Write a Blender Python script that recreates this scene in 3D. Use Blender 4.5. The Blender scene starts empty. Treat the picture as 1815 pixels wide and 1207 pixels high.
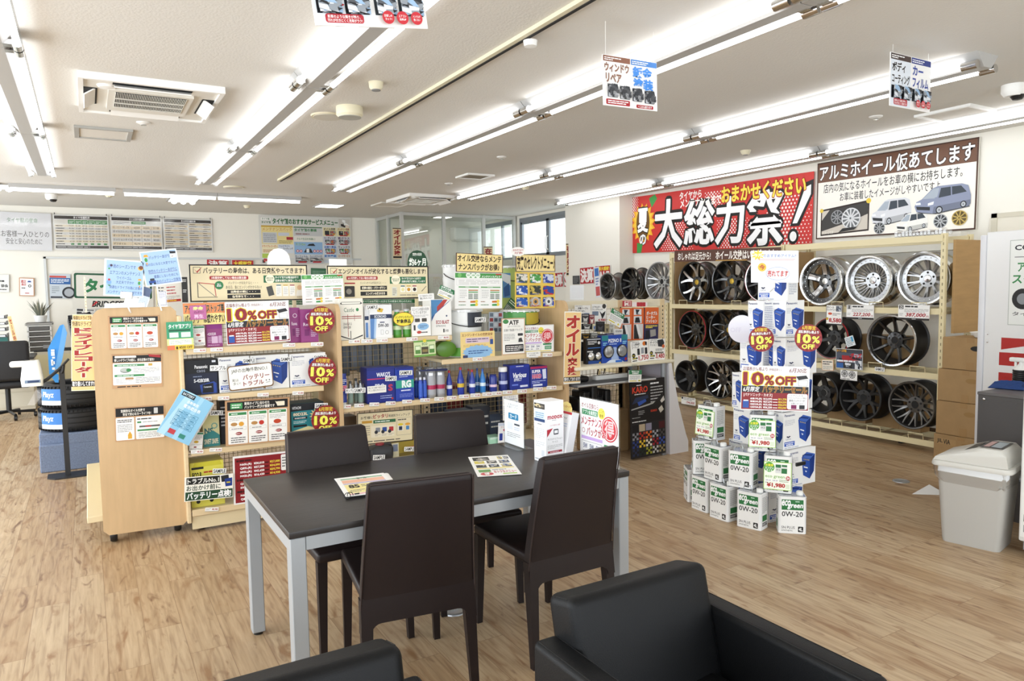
import bpy, bmesh, math, random
from mathutils import Matrix, Vector
random.seed(7)
SC = bpy.context.scene
COL = SC.collection
# ---------------------------------------------------------------- camera, world, exposure
F, H = 1279.4, 1.57
YAW, PIT, ROL = math.radians(30.396), math.radians(-4.237), math.radians(-0.932)
fwd = Vector((math.sin(YAW)*math.cos(PIT), math.cos(YAW)*math.cos(PIT), math.sin(PIT)))
rgt = Vector((math.cos(YAW), -math.sin(YAW), 0)); upv = rgt.cross(fwd)
R2 = rgt*math.cos(ROL)+upv*math.sin(ROL); U2 = -rgt*math.sin(ROL)+upv*math.cos(ROL)
CAM = Vector((0, 0, H))
RM = Matrix((R2, U2, -fwd)).transposed()
cd = bpy.data.cameras.new('camera'); cd.sensor_width = 36; cd.lens = F/1815*36; cd.clip_start = .05
co = bpy.data.objects.new('camera', cd); COL.objects.link(co)
co.matrix_world = Matrix.Translation(CAM) @ RM.to_4x4()
SC.camera = co
SC.view_settings.view_transform = 'Standard'; SC.view_settings.look = 'None'
SC.view_settings.gamma = 1; SC.view_settings.use_curve_mapping = False
SC.view_settings.exposure = 0.04
SC.cycles.max_bounces = 6; SC.cycles.diffuse_bounces = 4; SC.cycles.glossy_bounces = 3
SC.cycles.transmission_bounces = 4; SC.cycles.transparent_max_bounces = 8
SC.cycles.use_denoising = True; SC.cycles.sample_clamp_indirect = 6
w = bpy.data.worlds.new('world'); SC.world = w; w.use_nodes = True
w.node_tree.nodes['Background'].inputs[0].default_value = (.86, .93, 1, 1)
w.node_tree.nodes['Background'].inputs[1].default_value = 3.0
CEIL = 2.95
def area(name, loc, rot, sx, sy, power, col):
    l = bpy.data.lights.new(name, 'AREA'); l.shape = 'RECTANGLE'; l.size = sx; l.size_y = sy
    l.energy = power; l.color = col
    o = bpy.data.objects.new(name, l); COL.objects.link(o); o.location = loc; o.rotation_euler = rot
    return o
# daylight through the shop windows: behind the photographer and along the left side
area('daylight_front_window', (1.2, -2.75, 1.55), (math.radians(90), 0, 0), 8.5, 2.2, 82, (.90, .95, 1))
area('daylight_side_window', (-3.35, 5.0, 1.45), (0, math.radians(-90), 0), 2.2, 15, 320, (.90, .95, 1))
TUBE = 7.2
# ---------------------------------------------------------------- pixel -> place
def ray(px, py): return RM @ Vector((px-907.5, 603.5-py, -F))
def pt(px, py, plane):
    v = ray(px, py); a, c = plane
    if a == 'd': return CAM + v*(c/F)
    i = 'xyz'.index(a)
    return CAM + v*((c-CAM[i])/v[i])
# ---------------------------------------------------------------- materials
def lin(h):
    if not isinstance(h, str): return h
    h = h.lstrip('#')
    if len(h) == 3: h = ''.join(c*2 for c in h)
    o = []
    for i in (0, 2, 4):
        c = int(h[i:i+2], 16)/255
        o.append(c/12.92 if c <= .04045 else ((c+.055)/1.055)**2.4)
    return tuple(o)+(1,)
_M = {}
def mat(name, col='#888', rough=.5, metal=0, spec=.5, emit=None, es=0, noise=0, nscale=30, bump=0, bscale=200, alpha=1, trans=0, coat=0, ns=(1,1,1)):
    if name in _M: return _M[name]
    m = bpy.data.materials.new(name); m.use_nodes = True; nt = m.node_tree; b = nt.nodes['Principled BSDF']
    c = lin(col)
    b.inputs['Base Color'].default_value = c; b.inputs['Roughness'].default_value = rough
    b.inputs['Metallic'].default_value = metal; b.inputs['Specular IOR Level'].default_value = spec
    b.inputs['Alpha'].default_value = alpha; b.inputs['Transmission Weight'].default_value = trans
    b.inputs['Coat Weight'].default_value = coat
    if emit: b.inputs['Emission Color'].default_value = lin(emit); b.inputs['Emission Strength'].default_value = es
    if noise or bump:
        tc = nt.nodes.new('ShaderNodeTexCoord'); mp = nt.nodes.new('ShaderNodeMapping'); mp.inputs['Scale'].default_value = ns
        nt.links.new(tc.outputs['Object'], mp.inputs[0])
    if noise:
        n = nt.nodes.new('ShaderNodeTexNoise'); n.inputs['Scale'].default_value = nscale; n.inputs['Detail'].default_value = 4
        r = nt.nodes.new('ShaderNodeValToRGB'); k = 1-noise
        r.color_ramp.elements[0].color = (c[0]*k, c[1]*k, c[2]*k, 1); r.color_ramp.elements[1].color = tuple(min(1, x*(1+noise*.5)) for x in c[:3])+(1,)
        r.color_ramp.elements[0].position = .3; r.color_ramp.elements[1].position = .7
        nt.links.new(mp.outputs[0], n.inputs['Vector']); nt.links.new(n.outputs['Fac'], r.inputs[0]); nt.links.new(r.outputs[0], b.inputs['Base Color'])
    if bump:
        n = nt.nodes.new('ShaderNodeTexNoise'); n.inputs['Scale'].default_value = bscale
        bu = nt.nodes.new('ShaderNodeBump'); bu.inputs['Strength'].default_value = bump; bu.inputs['Distance'].default_value = .002
        nt.links.new(mp.outputs[0], n.inputs['Vector']); nt.links.new(n.outputs['Fac'], bu.inputs['Height']); nt.links.new(bu.outputs[0], b.inputs['Normal'])
    _M[name] = m
    return m
def ink(h): return mat('print '+h, h, .42, spec=.35)
def glassmat(name, tint=(.97, .99, .98, 1), refl=.09, rough=.02):
    if name in _M: return _M[name]
    m = bpy.data.materials.new(name); m.use_nodes = True; nt = m.node_tree; nt.nodes.clear()
    o = nt.nodes.new('ShaderNodeOutputMaterial'); mx = nt.nodes.new('ShaderNodeMixShader')
    t = nt.nodes.new('ShaderNodeBsdfTransparent'); t.inputs[0].default_value = tint
    g = nt.nodes.new('ShaderNodeBsdfGlossy'); g.inputs['Roughness'].default_value = rough
    mx.inputs[0].default_value = refl
    nt.links.new(t.outputs[0], mx.inputs[1]); nt.links.new(g.outputs[0], mx.inputs[2]); nt.links.new(mx.outputs[0], o.inputs[0])
    _M[name] = m
    return m
def emitmat(name, h, s):
    if name in _M: return _M[name]
    m = bpy.data.materials.new(name); m.use_nodes = True; nt = m.node_tree; nt.nodes.clear()
    o = nt.nodes.new('ShaderNodeOutputMaterial'); e = nt.nodes.new('ShaderNodeEmission'); e.inputs[0].default_value = lin(h); e.inputs[1].default_value = s
    nt.links.new(e.outputs[0], o.inputs[0]); _M[name] = m
    return m
# ---------------------------------------------------------------- mesh builder
class MB:
    def __init__(s): s.v = []; s.f = []; s.mi = []; s.ms = []
    def slot(s, m):
        if m not in s.ms: s.ms.append(m)
        return s.ms.index(m)
    def add(s, vs, fs, m, X=None):
        o = len(s.v); k = s.slot(m)
        s.v += [tuple(X @ Vector(p)) if X else tuple(p) for p in vs]
        for f in fs: s.f.append([i+o for i in f]); s.mi.append(k)
        return s
    def bm(s, b, m, X=None):
        b.verts.index_update()
        s.add([v.co.copy() for v in b.verts], [[v.index for v in f.verts] for f in b.faces], m, X); b.free()
        return s
    def box(s, x0, y0, z0, x1, y1, z1, m, X=None):
        vs = [(x, y, z) for z in (z0, z1) for y in (y0, y1) for x in (x0, x1)]
        return s.add(vs, [(0,2,3,1), (4,5,7,6), (0,1,5,4), (1,3,7,5), (3,2,6,7), (2,0,4,6)], m, X)
    def rbox(s, x0, y0, z0, x1, y1, z1, m, r=.01, n=2, X=None, taper=None):
        b = bmesh.new(); bmesh.ops.create_cube(b, size=1)
        for v in b.verts: v.co = Vector((x0+(v.co.x+.5)*(x1-x0), y0+(v.co.y+.5)*(y1-y0), z0+(v.co.z+.5)*(z1-z0)))
        if taper:
            cx, cy = (x0+x1)/2, (y0+y1)/2
            for v in b.verts:
                if v.co.z < (z0+z1)/2: v.co.x = cx+(v.co.x-cx)*taper; v.co.y = cy+(v.co.y-cy)*taper
        bmesh.ops.bevel(b, geom=list(b.edges), offset=r, segments=n, profile=.5, affect='EDGES')
        return s.bm(b, m, X)
    def tube(s, pts, r, m, n=8, X=None, cap=True, closed=False):
        pts = [Vector(p) for p in pts]; k = len(pts); vs = []; fs = []
        rs = r if isinstance(r, (list, tuple)) else [r]*k
        ref = None
        for i, p in enumerate(pts):
            a = pts[(i-1) % k] if (closed or i > 0) else p; c = pts[(i+1) % k] if (closed or i < k-1) else p
            t = (c-a).normalized()
            if ref is None: ref = t.orthogonal().normalized()
            ref = (ref-t*ref.dot(t))
            ref = ref.normalized() if ref.length > 1e-6 else t.orthogonal().normalized()
            bn = t.cross(ref)
            for j in range(n):
                an = 2*math.pi*j/n; vs.append(p+(ref*math.cos(an)+bn*math.sin(an))*rs[i])
        for i in range(k if closed else k-1):
            for j in range(n):
                a = i*n+j; b_ = i*n+(j+1) % n; c = ((i+1) % k)*n+(j+1) % n; d = ((i+1) % k)*n+j
                fs.append((a, b_, c, d))
        if cap and not closed: fs.append(tuple(range(n))[::-1]); fs.append(tuple(range((k-1)*n, k*n)))
        return s.add(vs, fs, m, X)
    def lathe(s, prof, m, n=24, X=None, closed=False, caps=True):
        # prof: (radius, z)
        k = len(prof); vs = [(r*math.cos(2*math.pi*j/n), r*math.sin(2*math.pi*j/n), z) for r, z in prof for j in range(n)]
        fs = [(i*n+j, i*n+(j+1) % n, ((i+1) % k)*n+(j+1) % n, ((i+1) % k)*n+j) for i in range(k if closed else k-1) for j in range(n)]
        if not closed and caps:
            if prof[0][0] > 0: fs.append(tuple(range(n))[::-1])
            if prof[-1][0] > 0: fs.append(tuple(range((k-1)*n, k*n)))
        return s.add(vs, fs, m, X)
    def prism(s, poly, z0, z1, m, X=None):
        n = len(poly); vs = [(x, y, z0) for x, y in poly]+[(x, y, z1) for x, y in poly]
        fs = [tuple(range(n))[::-1], tuple(range(n, 2*n))]+[(i, (i+1) % n, n+(i+1) % n, n+i) for i in range(n)]
        return s.add(vs, fs, m, X)
    def loft(s, rings, m, X=None, cap=True):
        n = len(rings[0]); vs = [p for r in rings for p in r]; k = len(rings)
        fs = [(i*n+j, i*n+(j+1) % n, (i+1)*n+(j+1) % n, (i+1)*n+j) for i in range(k-1) for j in range(n)]
        if cap: fs += [tuple(range(n))[::-1], tuple(range((k-1)*n, k*n))]
        return s.add(vs, fs, m, X)
    def build(s, name, parent=None, smooth=35, M=None):
        me = bpy.data.meshes.new(name); me.from_pydata(s.v, [], s.f)
        for m in s.ms: me.materials.append(m)
        me.polygons.foreach_set('material_index', s.mi)
        if smooth:
            me.polygons.foreach_set('use_smooth', [True]*len(s.f)); me.set_sharp_from_angle(angle=math.radians(smooth))
        me.update()
        o = bpy.data.objects.new(name, me); COL.objects.link(o)
        if parent: o.parent = parent
        if M: o.matrix_world = M
        return o
def tag(o, label, cat, group=None):
    o['label'] = label; o['category'] = cat
    if group: o['group'] = group
    return o
def st(o): o['kind'] = 'structure'; return o
def emp(name, label, cat, loc=(0, 0, 0), rz=0, group=None, M=None):
    o = bpy.data.objects.new(name, None); o.empty_display_size = .05; COL.objects.link(o)
    if M: o.matrix_world = M
    else: o.location = loc; o.rotation_euler = (0, 0, rz)
    return tag(o, label, cat, group)
def dup(r, label, loc=None, rz=None, M=None):
    c = r.copy(); COL.objects.link(c); c['label'] = label
    if M: c.matrix_world = M
    else:
        if loc: c.location = loc
        if rz is not None: c.rotation_euler = (0, 0, rz)
    for ch in list(r.children):
        d = ch.copy(); COL.objects.link(d); d.parent = c
        for g in list(ch.children):
            e = g.copy(); COL.objects.link(e); e.parent = d
    return c
ORD = ['first', 'second', 'third', 'fourth', 'fifth', 'sixth', 'seventh', 'eighth', 'ninth', 'tenth', 'eleventh', 'twelfth', 'thirteenth', 'fourteenth', 'fifteenth', 'sixteenth']
def rotz(a): return Matrix.Rotation(a, 4, 'Z')
def T(*a): return Matrix.Translation(Vector(a))
# ---------------------------------------------------------------- lettering
_T = {}
def tmesh(body, b=0, it=0):
    k = (body, b, it)
    if k in _T: return _T[k]
    cu = bpy.data.curves.new('t', 'FONT'); cu.body = body; cu.resolution_u = 2; cu.offset = b; cu.shear = it
    ob = bpy.data.objects.new('t', cu); me = bpy.data.meshes.new_from_object(ob)
    vs = [(v.co.x, v.co.y) for v in me.vertices]; fs = [tuple(p.vertices) for p in me.polygons]
    bpy.data.objects.remove(ob); bpy.data.curves.remove(cu); bpy.data.meshes.remove(me)
    xs = [v[0] for v in vs] or [0, 1]; ys = [v[1] for v in vs] or [0, 1]
    cjk = any(ord(c) > 0x2fff for c in body)
    y0, y1 = (min(ys), max(ys))
    if cjk: y0, y1 = min(y0, -.06), max(y1, .80)
    _T[k] = (vs, fs, min(xs), max(xs), y0, y1)
    return _T[k]
class Pr:
    """a printed sheet or board; x right, y down, both 0..100"""
    def __init__(s, W, Hh, base='#fbfbf8', t=.003, e=.0003, rnd=0, gloss=None, poly=None):
        s.W, s.H, s.z, s.e = W, Hh, 0.0, e; s.L = []; s.mb = MB(); bm_ = gloss or ink(base)
        if poly: s.mb.prism([s.q(x, y) for x, y in poly], -t, 0, bm_)
        elif rnd: s.mb.prism(s.rr(0, 0, 100, 100, rnd), -t, 0, bm_)
        else: s.mb.box(0, 0, -t, W, Hh, 0, bm_)
    def q(s, x, y): return (x/100*s.W, s.H*(1-y/100))
    def rr(s, x0, y0, x1, y1, r, n=5):
        a, b = s.q(x0, y1); c, d = s.q(x1, y0); o = []
        r = min(r, abs(c-a)/2-1e-5, abs(d-b)/2-1e-5)
        for cx, cy, a0 in ((c-r, d-r, 0), (a+r, d-r, 90), (a+r, b+r, 180), (c-r, b+r, 270)):
            for i in range(n+1):
                t = math.radians(a0+90*i/n); o.append((cx+r*math.cos(t), cy+r*math.sin(t)))
        return o
    def flat(s, poly, c):
        z = s.lay(poly)
        s.mb.add([(x, y, z) for x, y in poly], [tuple(range(len(poly)))], ink(c)); return s
    def lay(s, P, up=0):
        """each print lies just above the prints it overlaps"""
        xs = [p[0] for p in P]; ys = [p[1] for p in P]; a, b, c, d = min(xs)+1e-5, max(xs)-1e-5, min(ys)+1e-5, max(ys)-1e-5
        z = max([l[4] for l in s.L if l[0] < b and l[1] > a and l[2] < d and l[3] > c] or [0])+s.e
        s.L.append((a, b, c, d, z+up)); return z
    def r(s, x0, y0, x1, y1, c, rnd=0):
        if rnd: return s.flat(s.rr(x0, y0, x1, y1, rnd), c)
        a, b = s.q(x0, y1); d, e = s.q(x1, y0)
        return s.flat([(a, b), (d, b), (d, e), (a, e)], c)
    def p(s, pts, c):
        P = [s.q(*p) for p in pts]
        if sum(P[i-1][0]*P[i][1]-P[i][0]*P[i-1][1] for i in range(len(P))) < 0: P = P[::-1]
        return s.flat(P, c)
    def o(s, cx, cy, rx, c, ry=None, n=22):
        x, y = s.q(cx, cy); a = rx/100*s.W; b = a if ry is None else ry/100*s.H
        return s.flat([(x+a*math.cos(2*math.pi*i/n), y+b*math.sin(2*math.pi*i/n)) for i in range(n)], c)
    def star(s, cx, cy, r1, r2, n, c, asp=1):
        x, y = s.q(cx, cy); P = []
        for i in range(2*n):
            r = (r1 if i % 2 == 0 else r2)/100*s.W; t = math.pi*i/n+.1; P.append((x+r*math.cos(t), y+r*math.sin(t)*asp))
        return s.flat(P, c)
    def fr(s, x0, y0, x1, y1, w_, c):
        wy = w_*s.W/s.H
        s.r(x0, y0, x1, y0+wy, c); s.z -= s.e; s.r(x0, y1-wy, x1, y1, c); s.z -= s.e
        s.r(x0, y0+wy, x0+w_, y1-wy, c); s.z -= s.e; s.r(x1-w_, y0+wy, x1, y1-wy, c); return s
    def t(s, body, x0, y0, x1, y1, c, b=.012, out=None, ob=.06, it=0, rot=0):
        if out: s.t(body, x0, y0, x1, y1, out, b+ob, it=it, rot=rot)
        vs, fs, a0, a1, b0, b1 = tmesh(body, min(b, .018), it)
        if b > .018: a0 -= (b-.018)*.3; a1 += (b-.018)*.3
        X0, Y0 = s.q(x0, y1); X1, Y1 = s.q(x1, y0); kx = (X1-X0)/max(a1-a0, 1e-4); ky = (Y1-Y0)/max(b1-b0, 1e-4)
        ex = b-.018
        sh = [(0, 0)] if ex <= .002 else [(ex*math.cos(2*math.pi*i/k), ex*math.sin(2*math.pi*i/k)) for k in ((6 if ex < .03 else 12),) for i in range(k)]
        if ex > .06: sh += [(x*.5, y*.5) for x, y in sh[::2]]
        cx, cy = (X0+X1)/2, (Y0+Y1)/2; ca, sa = math.cos(math.radians(rot)), math.sin(math.radians(rot))
        du = max(s.e/12, 2.5e-5) if len(sh) > 1 else 0; z = None
        for dx, dy in sh:
            P = [(X0+(x+dx-a0)*kx, Y0+(y+dy-b0)*ky) for x, y in vs]
            if rot: P = [(cx+(x-cx)*ca-(y-cy)*sa, cy+(x-cx)*sa+(y-cy)*ca) for x, y in P]
            z = s.lay(P or [(0, 0)], du*len(sh)) if z is None else z+du
            s.mb.add([(x, y, z) for x, y in P], fs, ink(c))
        return s
    def vt(s, body, x0, y0, x1, y1, c, b=.02, out=None, ob=.06):
        n = len(body); h = (y1-y0)/n
        for i, ch in enumerate(body):
            ya = y0+h*i+h*.05; yb = y0+h*(i+1)-h*.05
            if ch == 'ー':
                m = (x0+x1)/2; dx = (x1-x0)*.09
                if out: s.r(m-dx*1.6, ya, m+dx*1.6, yb, out)
                s.r(m-dx, ya+h*.06, m+dx, yb-h*.06, c)
            else: s.t(ch, x0, ya, x1, yb, c, b, out, ob)
        return s
    def g(s, x0, y0, x1, y1, n, c='#555', fill=.45, seed=None):
        rd = random.Random(seed if seed is not None else int(x0*97+y0*13+n)); h = (y1-y0)/n; first = True
        for i in range(n):
            x = x0; end = x1 if i < n-1 else x0+(x1-x0)*rd.uniform(.5, 1)
            while x < end-.5:
                l = rd.uniform(.08, .3)*(x1-x0); e = min(end, x+l)
                if not first: s.z -= s.e
                s.r(x, y0+h*i+h*(1-fill)/2, e, y0+h*i+h*(1+fill)/2, c); first = False
                x = e+(x1-x0)*.025
        return s
    def put(s, name, label, cat, tl=None, tr=None, bl=None, plane=None, group=None, M=None, parent=None, off=0):
        """corner pixels (top-left, top-right, bottom-left) on a plane give the pose"""
        o = s.mb.build(name, parent, smooth=0)
        if M is None: M = pose(tl, tr, bl, plane, s.W, s.H, off)
        o.matrix_world = M
        if label: tag(o, label, cat, group)
        return o
def pose(tl, tr, bl, plane, W=None, Hh=None, off=0):
    A, B, C = pt(*tl, plane), pt(*tr, plane), pt(*bl, plane)
    u = (B-A).normalized(); v = (A-C); v = (v-u*v.dot(u)).normalized(); n = u.cross(v)
    M = Matrix((u, v, n)).transposed().to_4x4(); O = C+n*off
    if W: O = C+n*off
    M.translation = O
    return M
def size(tl, tr, bl, plane):
    A, B, C = pt(*tl, plane), pt(*tr, plane), pt(*bl, plane)
    u = (B-A).normalized(); v = A-C
    return (B-A).length, (v-u*v.dot(u)).length
def sheet(tl, tr, bl, plane, **k):
    s = Pr(*size(tl, tr, bl, plane), **k); s.args = (tl, tr, bl, plane); return s
def FX(s, px, py):
    M = pose(*s.args); q = M.inverted() @ pt(px, py, s.args[3]); return (q.x/s.W*100, 100-q.y/s.H*100)
def photo(p, x0, y0, x1, y1, base, cols, seed, n=5):
    rd = random.Random(seed); p.r(x0, y0, x1, y1, base); w_, h_ = x1-x0, y1-y0
    for i in range(n):
        c = rd.choice(cols); a, b = x0+rd.random()*w_*.7, y0+rd.random()*h_*.7
        P = [(a, b), (min(x1, a+w_*rd.uniform(.2, .5)), b+h_*rd.uniform(0, .12)), (min(x1, a+w_*rd.uniform(.2, .5)), min(y1, b+h_*rd.uniform(.2, .5))), (a, min(y1, b+h_*rd.uniform(.2, .4)))]
        p.p(P, c)
def car(p, x, y, w_, h_, c, win='#3a424c', flip=1):
    X = lambda u: x+w_/2+flip*(u-.5)*w_
    q = lambda L, c_: p.p([(X(u), y+v*h_) for u, v in L], c_)
    q([(.03, .9), (.4, .99), (.99, .82), (.96, .74), (.2, .8)], '#4a4b4e')
    q([(.33, .06), (.42, 0), (.84, 0), (.95, .08), (1, .42), (1, .72), (.97, .8), (.34, .96), (.04, .86), (0, .66), (.03, .5), (.13, .42)], c)
    d = tuple('%02x' % int(int(c[k:k+2], 16)*.82) for k in (1, 3, 5)); q([(.36, .72), (1, .58), (1, .72), (.97, .8), (.34, .96)], '#'+''.join(d))
    q([(.15, .41), (.34, .08), (.45, .07), (.41, .43)], '#aab4c0'); q([(.44, .42), (.48, .08), (.65, .07), (.66, .37)], win); q([(.68, .36), (.67, .07), (.83, .07), (.93, .3)], win)
    q([(.03, .66), (.29, .72), (.29, .84), (.05, .78)], '#2a2d31'); q([(.02, .53), (.11, .53), (.12, .61), (.02, .61)], '#f0f4f8'); q([(.25, .58), (.36, .53), (.35, .64), (.25, .67)], '#f0f4f8'); q([(.37, .4), (.42, .38), (.42, .45), (.38, .46)], c)
    for u, v, k in ((.46, .85, 1), (.88, .72, .86)):
        for a, cc in ((.078, '#1d1d1f'), (.055, '#b9bec4'), (.016, '#55585c')): p.o(X(u), y+h_*v, w_*a*.8*k, cc, h_*a*1.75*k)
def rimdraw(p, cx, cy, r, c='#c6c9cc', d='#3b3d40', n=9):
    p.o(cx, cy, r, c); p.o(cx, cy, r*.88, d)
    for i in range(n):
        t = 2*math.pi*i/n; k = p.W/p.H; a = .09
        p.p([(cx+r*.2*math.cos(t-a*4), cy+r*.2*math.sin(t-a*4)*k), (cx+r*.93*math.cos(t-a), cy+r*.93*math.sin(t-a)*k), (cx+r*.93*math.cos(t+a), cy+r*.93*math.sin(t+a)*k), (cx+r*.2*math.cos(t+a*4), cy+r*.2*math.sin(t+a*4)*k)], c); p.z -= p.e*.8
    p.z += p.e; p.o(cx, cy, r*.22, c); p.o(cx, cy, r*.1, d)
def fin(s, name, label, cat, group=None, off=.004): return s.put(name, label, cat, *s.args, group=group, off=off)
# ================================================================ SETTING
def floor_mat():
    m = bpy.data.materials.new('oak vinyl planks'); m.use_nodes = True; nt = m.node_tree; N = nt.nodes; L = nt.links.new; b = N['Principled BSDF']
    tc = N.new('ShaderNodeTexCoord'); sx = N.new('ShaderNodeSeparateXYZ'); L(tc.outputs['Object'], sx.inputs[0])
    cb = N.new('ShaderNodeCombineXYZ'); L(sx.outputs[1], cb.inputs[0]); L(sx.outputs[0], cb.inputs[1])
    br = N.new('ShaderNodeTexBrick'); L(cb.outputs[0], br.inputs['Vector']); br.offset = .37; br.offset_frequency = 2
    br.inputs['Scale'].default_value = 1; br.inputs['Brick Width'].default_value = .92; br.inputs['Row Height'].default_value = .1545
    br.inputs['Mortar Size'].default_value = .0011; br.inputs['Mortar Smooth'].default_value = .1; br.inputs['Bias'].default_value = 0
    br.inputs['Color1'].default_value = (0, 0, 0, 1); br.inputs['Color2'].default_value = (1, 1, 1, 1); br.inputs['Mortar'].default_value = (.5, .5, .5, 1)
    # per-plank shift
    sh = N.new('ShaderNodeVectorMath'); sh.operation = 'SCALE'; sh.inputs[3].default_value = 9; L(br.outputs['Color'], sh.inputs[0])
    def noise(sy, sxx, scale, det, dist=0):
        mp = N.new('ShaderNodeMapping'); mp.inputs['Scale'].default_value = (sy, sxx, 1); L(cb.outputs[0], mp.inputs[0])
        ad = N.new('ShaderNodeVectorMath'); L(mp.outputs[0], ad.inputs[0]); L(sh.outputs[0], ad.inputs[1])
        n = N.new('ShaderNodeTexNoise'); n.inputs['Scale'].default_value = scale; n.inputs['Detail'].default_value = det; n.inputs['Distortion'].default_value = dist
        L(ad.outputs[0], n.inputs['Vector']); return n.outputs['Fac']
    def ramp(f, stops):
        r = N.new('ShaderNodeValToRGB'); e = r.color_ramp.elements
        while len(e) < len(stops): e.new(.5)
        for i, (p, c) in enumerate(stops): e[i].position = p; e[i].color = lin(c)
        L(f, r.inputs[0]); return r.outputs[0]
    def mix(f, a, c, mode='MIX'):
        x = N.new('ShaderNodeMix'); x.data_type = 'RGBA'; x.blend_type = mode
        if isinstance(f, float): x.inputs[0].default_value = f
        else: L(f, x.inputs[0])
        L(a, x.inputs[6]); L(c, x.inputs[7]); return x.outputs[2]
    plank = ramp(br.outputs['Color'], [(0, '#b79a77'), (.5, '#c3a988'), (1, '#ccb595')])
    grain = ramp(noise(1.6, 26, 2.2, 6, .6), [(.28, '#94785a'), (.48, '#d9d3c8'), (.75, '#ffffff')])
    c = mix(.62, plank, grain, 'MULTIPLY')
    fig = ramp(noise(1.5, 6, 1.5, 5, 1.8), [(.47, '#000000'), (.58, '#7a7a7a'), (.70, '#ffffff')])
    br_ = N.new('ShaderNodeRGB'); br_.outputs[0].default_value = lin('#8f6c4a')
    c = mix(fig, c, br_.outputs[0])
    kn = ramp(noise(2.6, 9, 2.1, 3, .9), [(.60, '#000000'), (.66, '#a0a0a0'), (.75, '#ffffff')])
    kd = N.new('ShaderNodeRGB'); kd.outputs[0].default_value = lin('#76553a')
    c = mix(kn, c, kd.outputs[0])
    mo = N.new('ShaderNodeRGB'); mo.outputs[0].default_value = lin('#7f6144')
    c = mix(br.outputs['Fac'], c, mo.outputs[0])
    L(c, b.inputs['Base Color']); b.inputs['Roughness'].default_value = .36; b.inputs['Specular IOR Level'].default_value = .42
    bu = N.new('ShaderNodeBump'); bu.inputs['Strength'].default_value = .15; bu.inputs['Distance'].default_value = .002; L(noise(2, 30, 3, 4), bu.inputs['Height']); L(bu.outputs[0], b.inputs['Normal'])
    return m
WALL = mat('cream wallpaper', '#efece2', .75, spec=.2, bump=.15, bscale=140)
WHITE = mat('white plastic', '#eeeeea', .4)
CREAM = mat('cream plastic', '#e3dcc0', .45)
ALU = mat('brushed aluminium', '#b9bcbf', .35, metal=.75)
CHROME = mat('chrome', '#d8d8d8', .12, metal=1)
DARK = mat('dark void', '#191919', .7)
BLACK = mat('black plastic', '#1a1a1b', .38)
GREYP = mat('grey plastic', '#8e8f90', .45)
st(MB().box(-3.6, -3, -.1, 8, 14, 0, floor_mat()).build('floor'))
st(MB().box(-3.6, -3, CEIL, 8, 14, CEIL+.1, mat('rough painted ceiling', '#dedcd6', .85, spec=.15, bump=1, bscale=75)).build('ceiling'))
st(MB().box(-3.6, 13.6, 0, 8, 13.75, CEIL, WALL).build('wall_back'))
wr = MB().box(7.36, -3, 0, 7.6, 8.75, CEIL, WALL)
wr.box(7.36, 10.2, 0, 7.6, 13.6, 2.12, WALL).box(7.36, 10.2, 2.9, 7.6, 13.6, CEIL, WALL)
st(wr.build('wall_right'))
st(MB().box(7.07, 8.75, 0, 7.6, 10.2, CEIL, WALL).build('wall_pillar'))
# shop-window walls outside the frame: left side and behind the photographer
wl = MB().box(-3.6, -3, 0, -3.5, 14, .35, WALL).box(-3.6, -3, 2.6, -3.5, 14, CEIL, WALL).box(-3.6, 12.6, .35, -3.5, 14, 2.6, WALL)
st(wl.build('wall_left'))
wf = MB().box(-3.6, -3.1, 0, 8, -3, .35, WALL).box(-3.6, -3.1, 2.65, 8, -3, CEIL, WALL).box(5.6, -3.1, .35, 8, -3, 2.65, WALL)
st(wf.build('wall_front'))
st(MB().box(-1.2, 13.588, 0, 4.9, 13.6, .07, mat('brown baseboard', '#5d4a38', .5)).build('baseboard_back'))
st(MB().box(7.348, 3.9, 0, 7.36, 8.75, .07, mat('brown baseboard')).build('baseboard_right'))
# right window strip beyond the pillar
FRM = mat('grey window aluminium', '#8f959b', .4, metal=.5)
PANE = glassmat('window glass')
wn = st(MB().box(7.37, 10.2, 2.12, 7.44, 12.25, 2.16, FRM).box(7.37, 10.2, 2.82, 7.44, 12.25, 2.9, FRM).box(7.37, 12.17, 2.16, 7.44, 12.25, 2.82, FRM).build('window_1'))
f_ = MB()
for y0, y1 in ((10.2, 11.28), (11.18, 12.18)):
    for a, b_ in ((y0, y0+.05), (y1-.05, y1)): f_.box(7.385, a, 2.16, 7.425, b_, 2.82, FRM)
    f_.box(7.385, y0, 2.16, 7.425, y1, 2.2, FRM).box(7.385, y0, 2.78, 7.425, y1, 2.82, FRM)
f_.build('window_sash', wn)
MB().box(7.402, 10.2, 2.18, 7.408, 12.2, 2.8, PANE).build('glass_pane', wn)
for y in (11.24, 11.2): MB().tube([(7.37, y, 2.25), (7.34, y, 2.27), (7.34, y, 2.48), (7.37, y, 2.5)], .01, WHITE, 6).build('window_handle', wn)
w2 = st(MB().box(7.37, 12.4, 2.12, 7.44, 13.6, 2.16, FRM).box(7.37, 12.4, 2.82, 7.44, 13.6, 2.9, FRM).box(7.385, 12.9, 2.16, 7.425, 12.96, 2.82, FRM).build('window_2'))
MB().box(7.402, 12.4, 2.16, 7.408, 13.6, 2.82, PANE).build('glass_pane', w2)
st(MB().box(7.36, 12.2, 2.12, 7.6, 12.4, 2.9, WALL).build('wall_right_mullion'))
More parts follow.
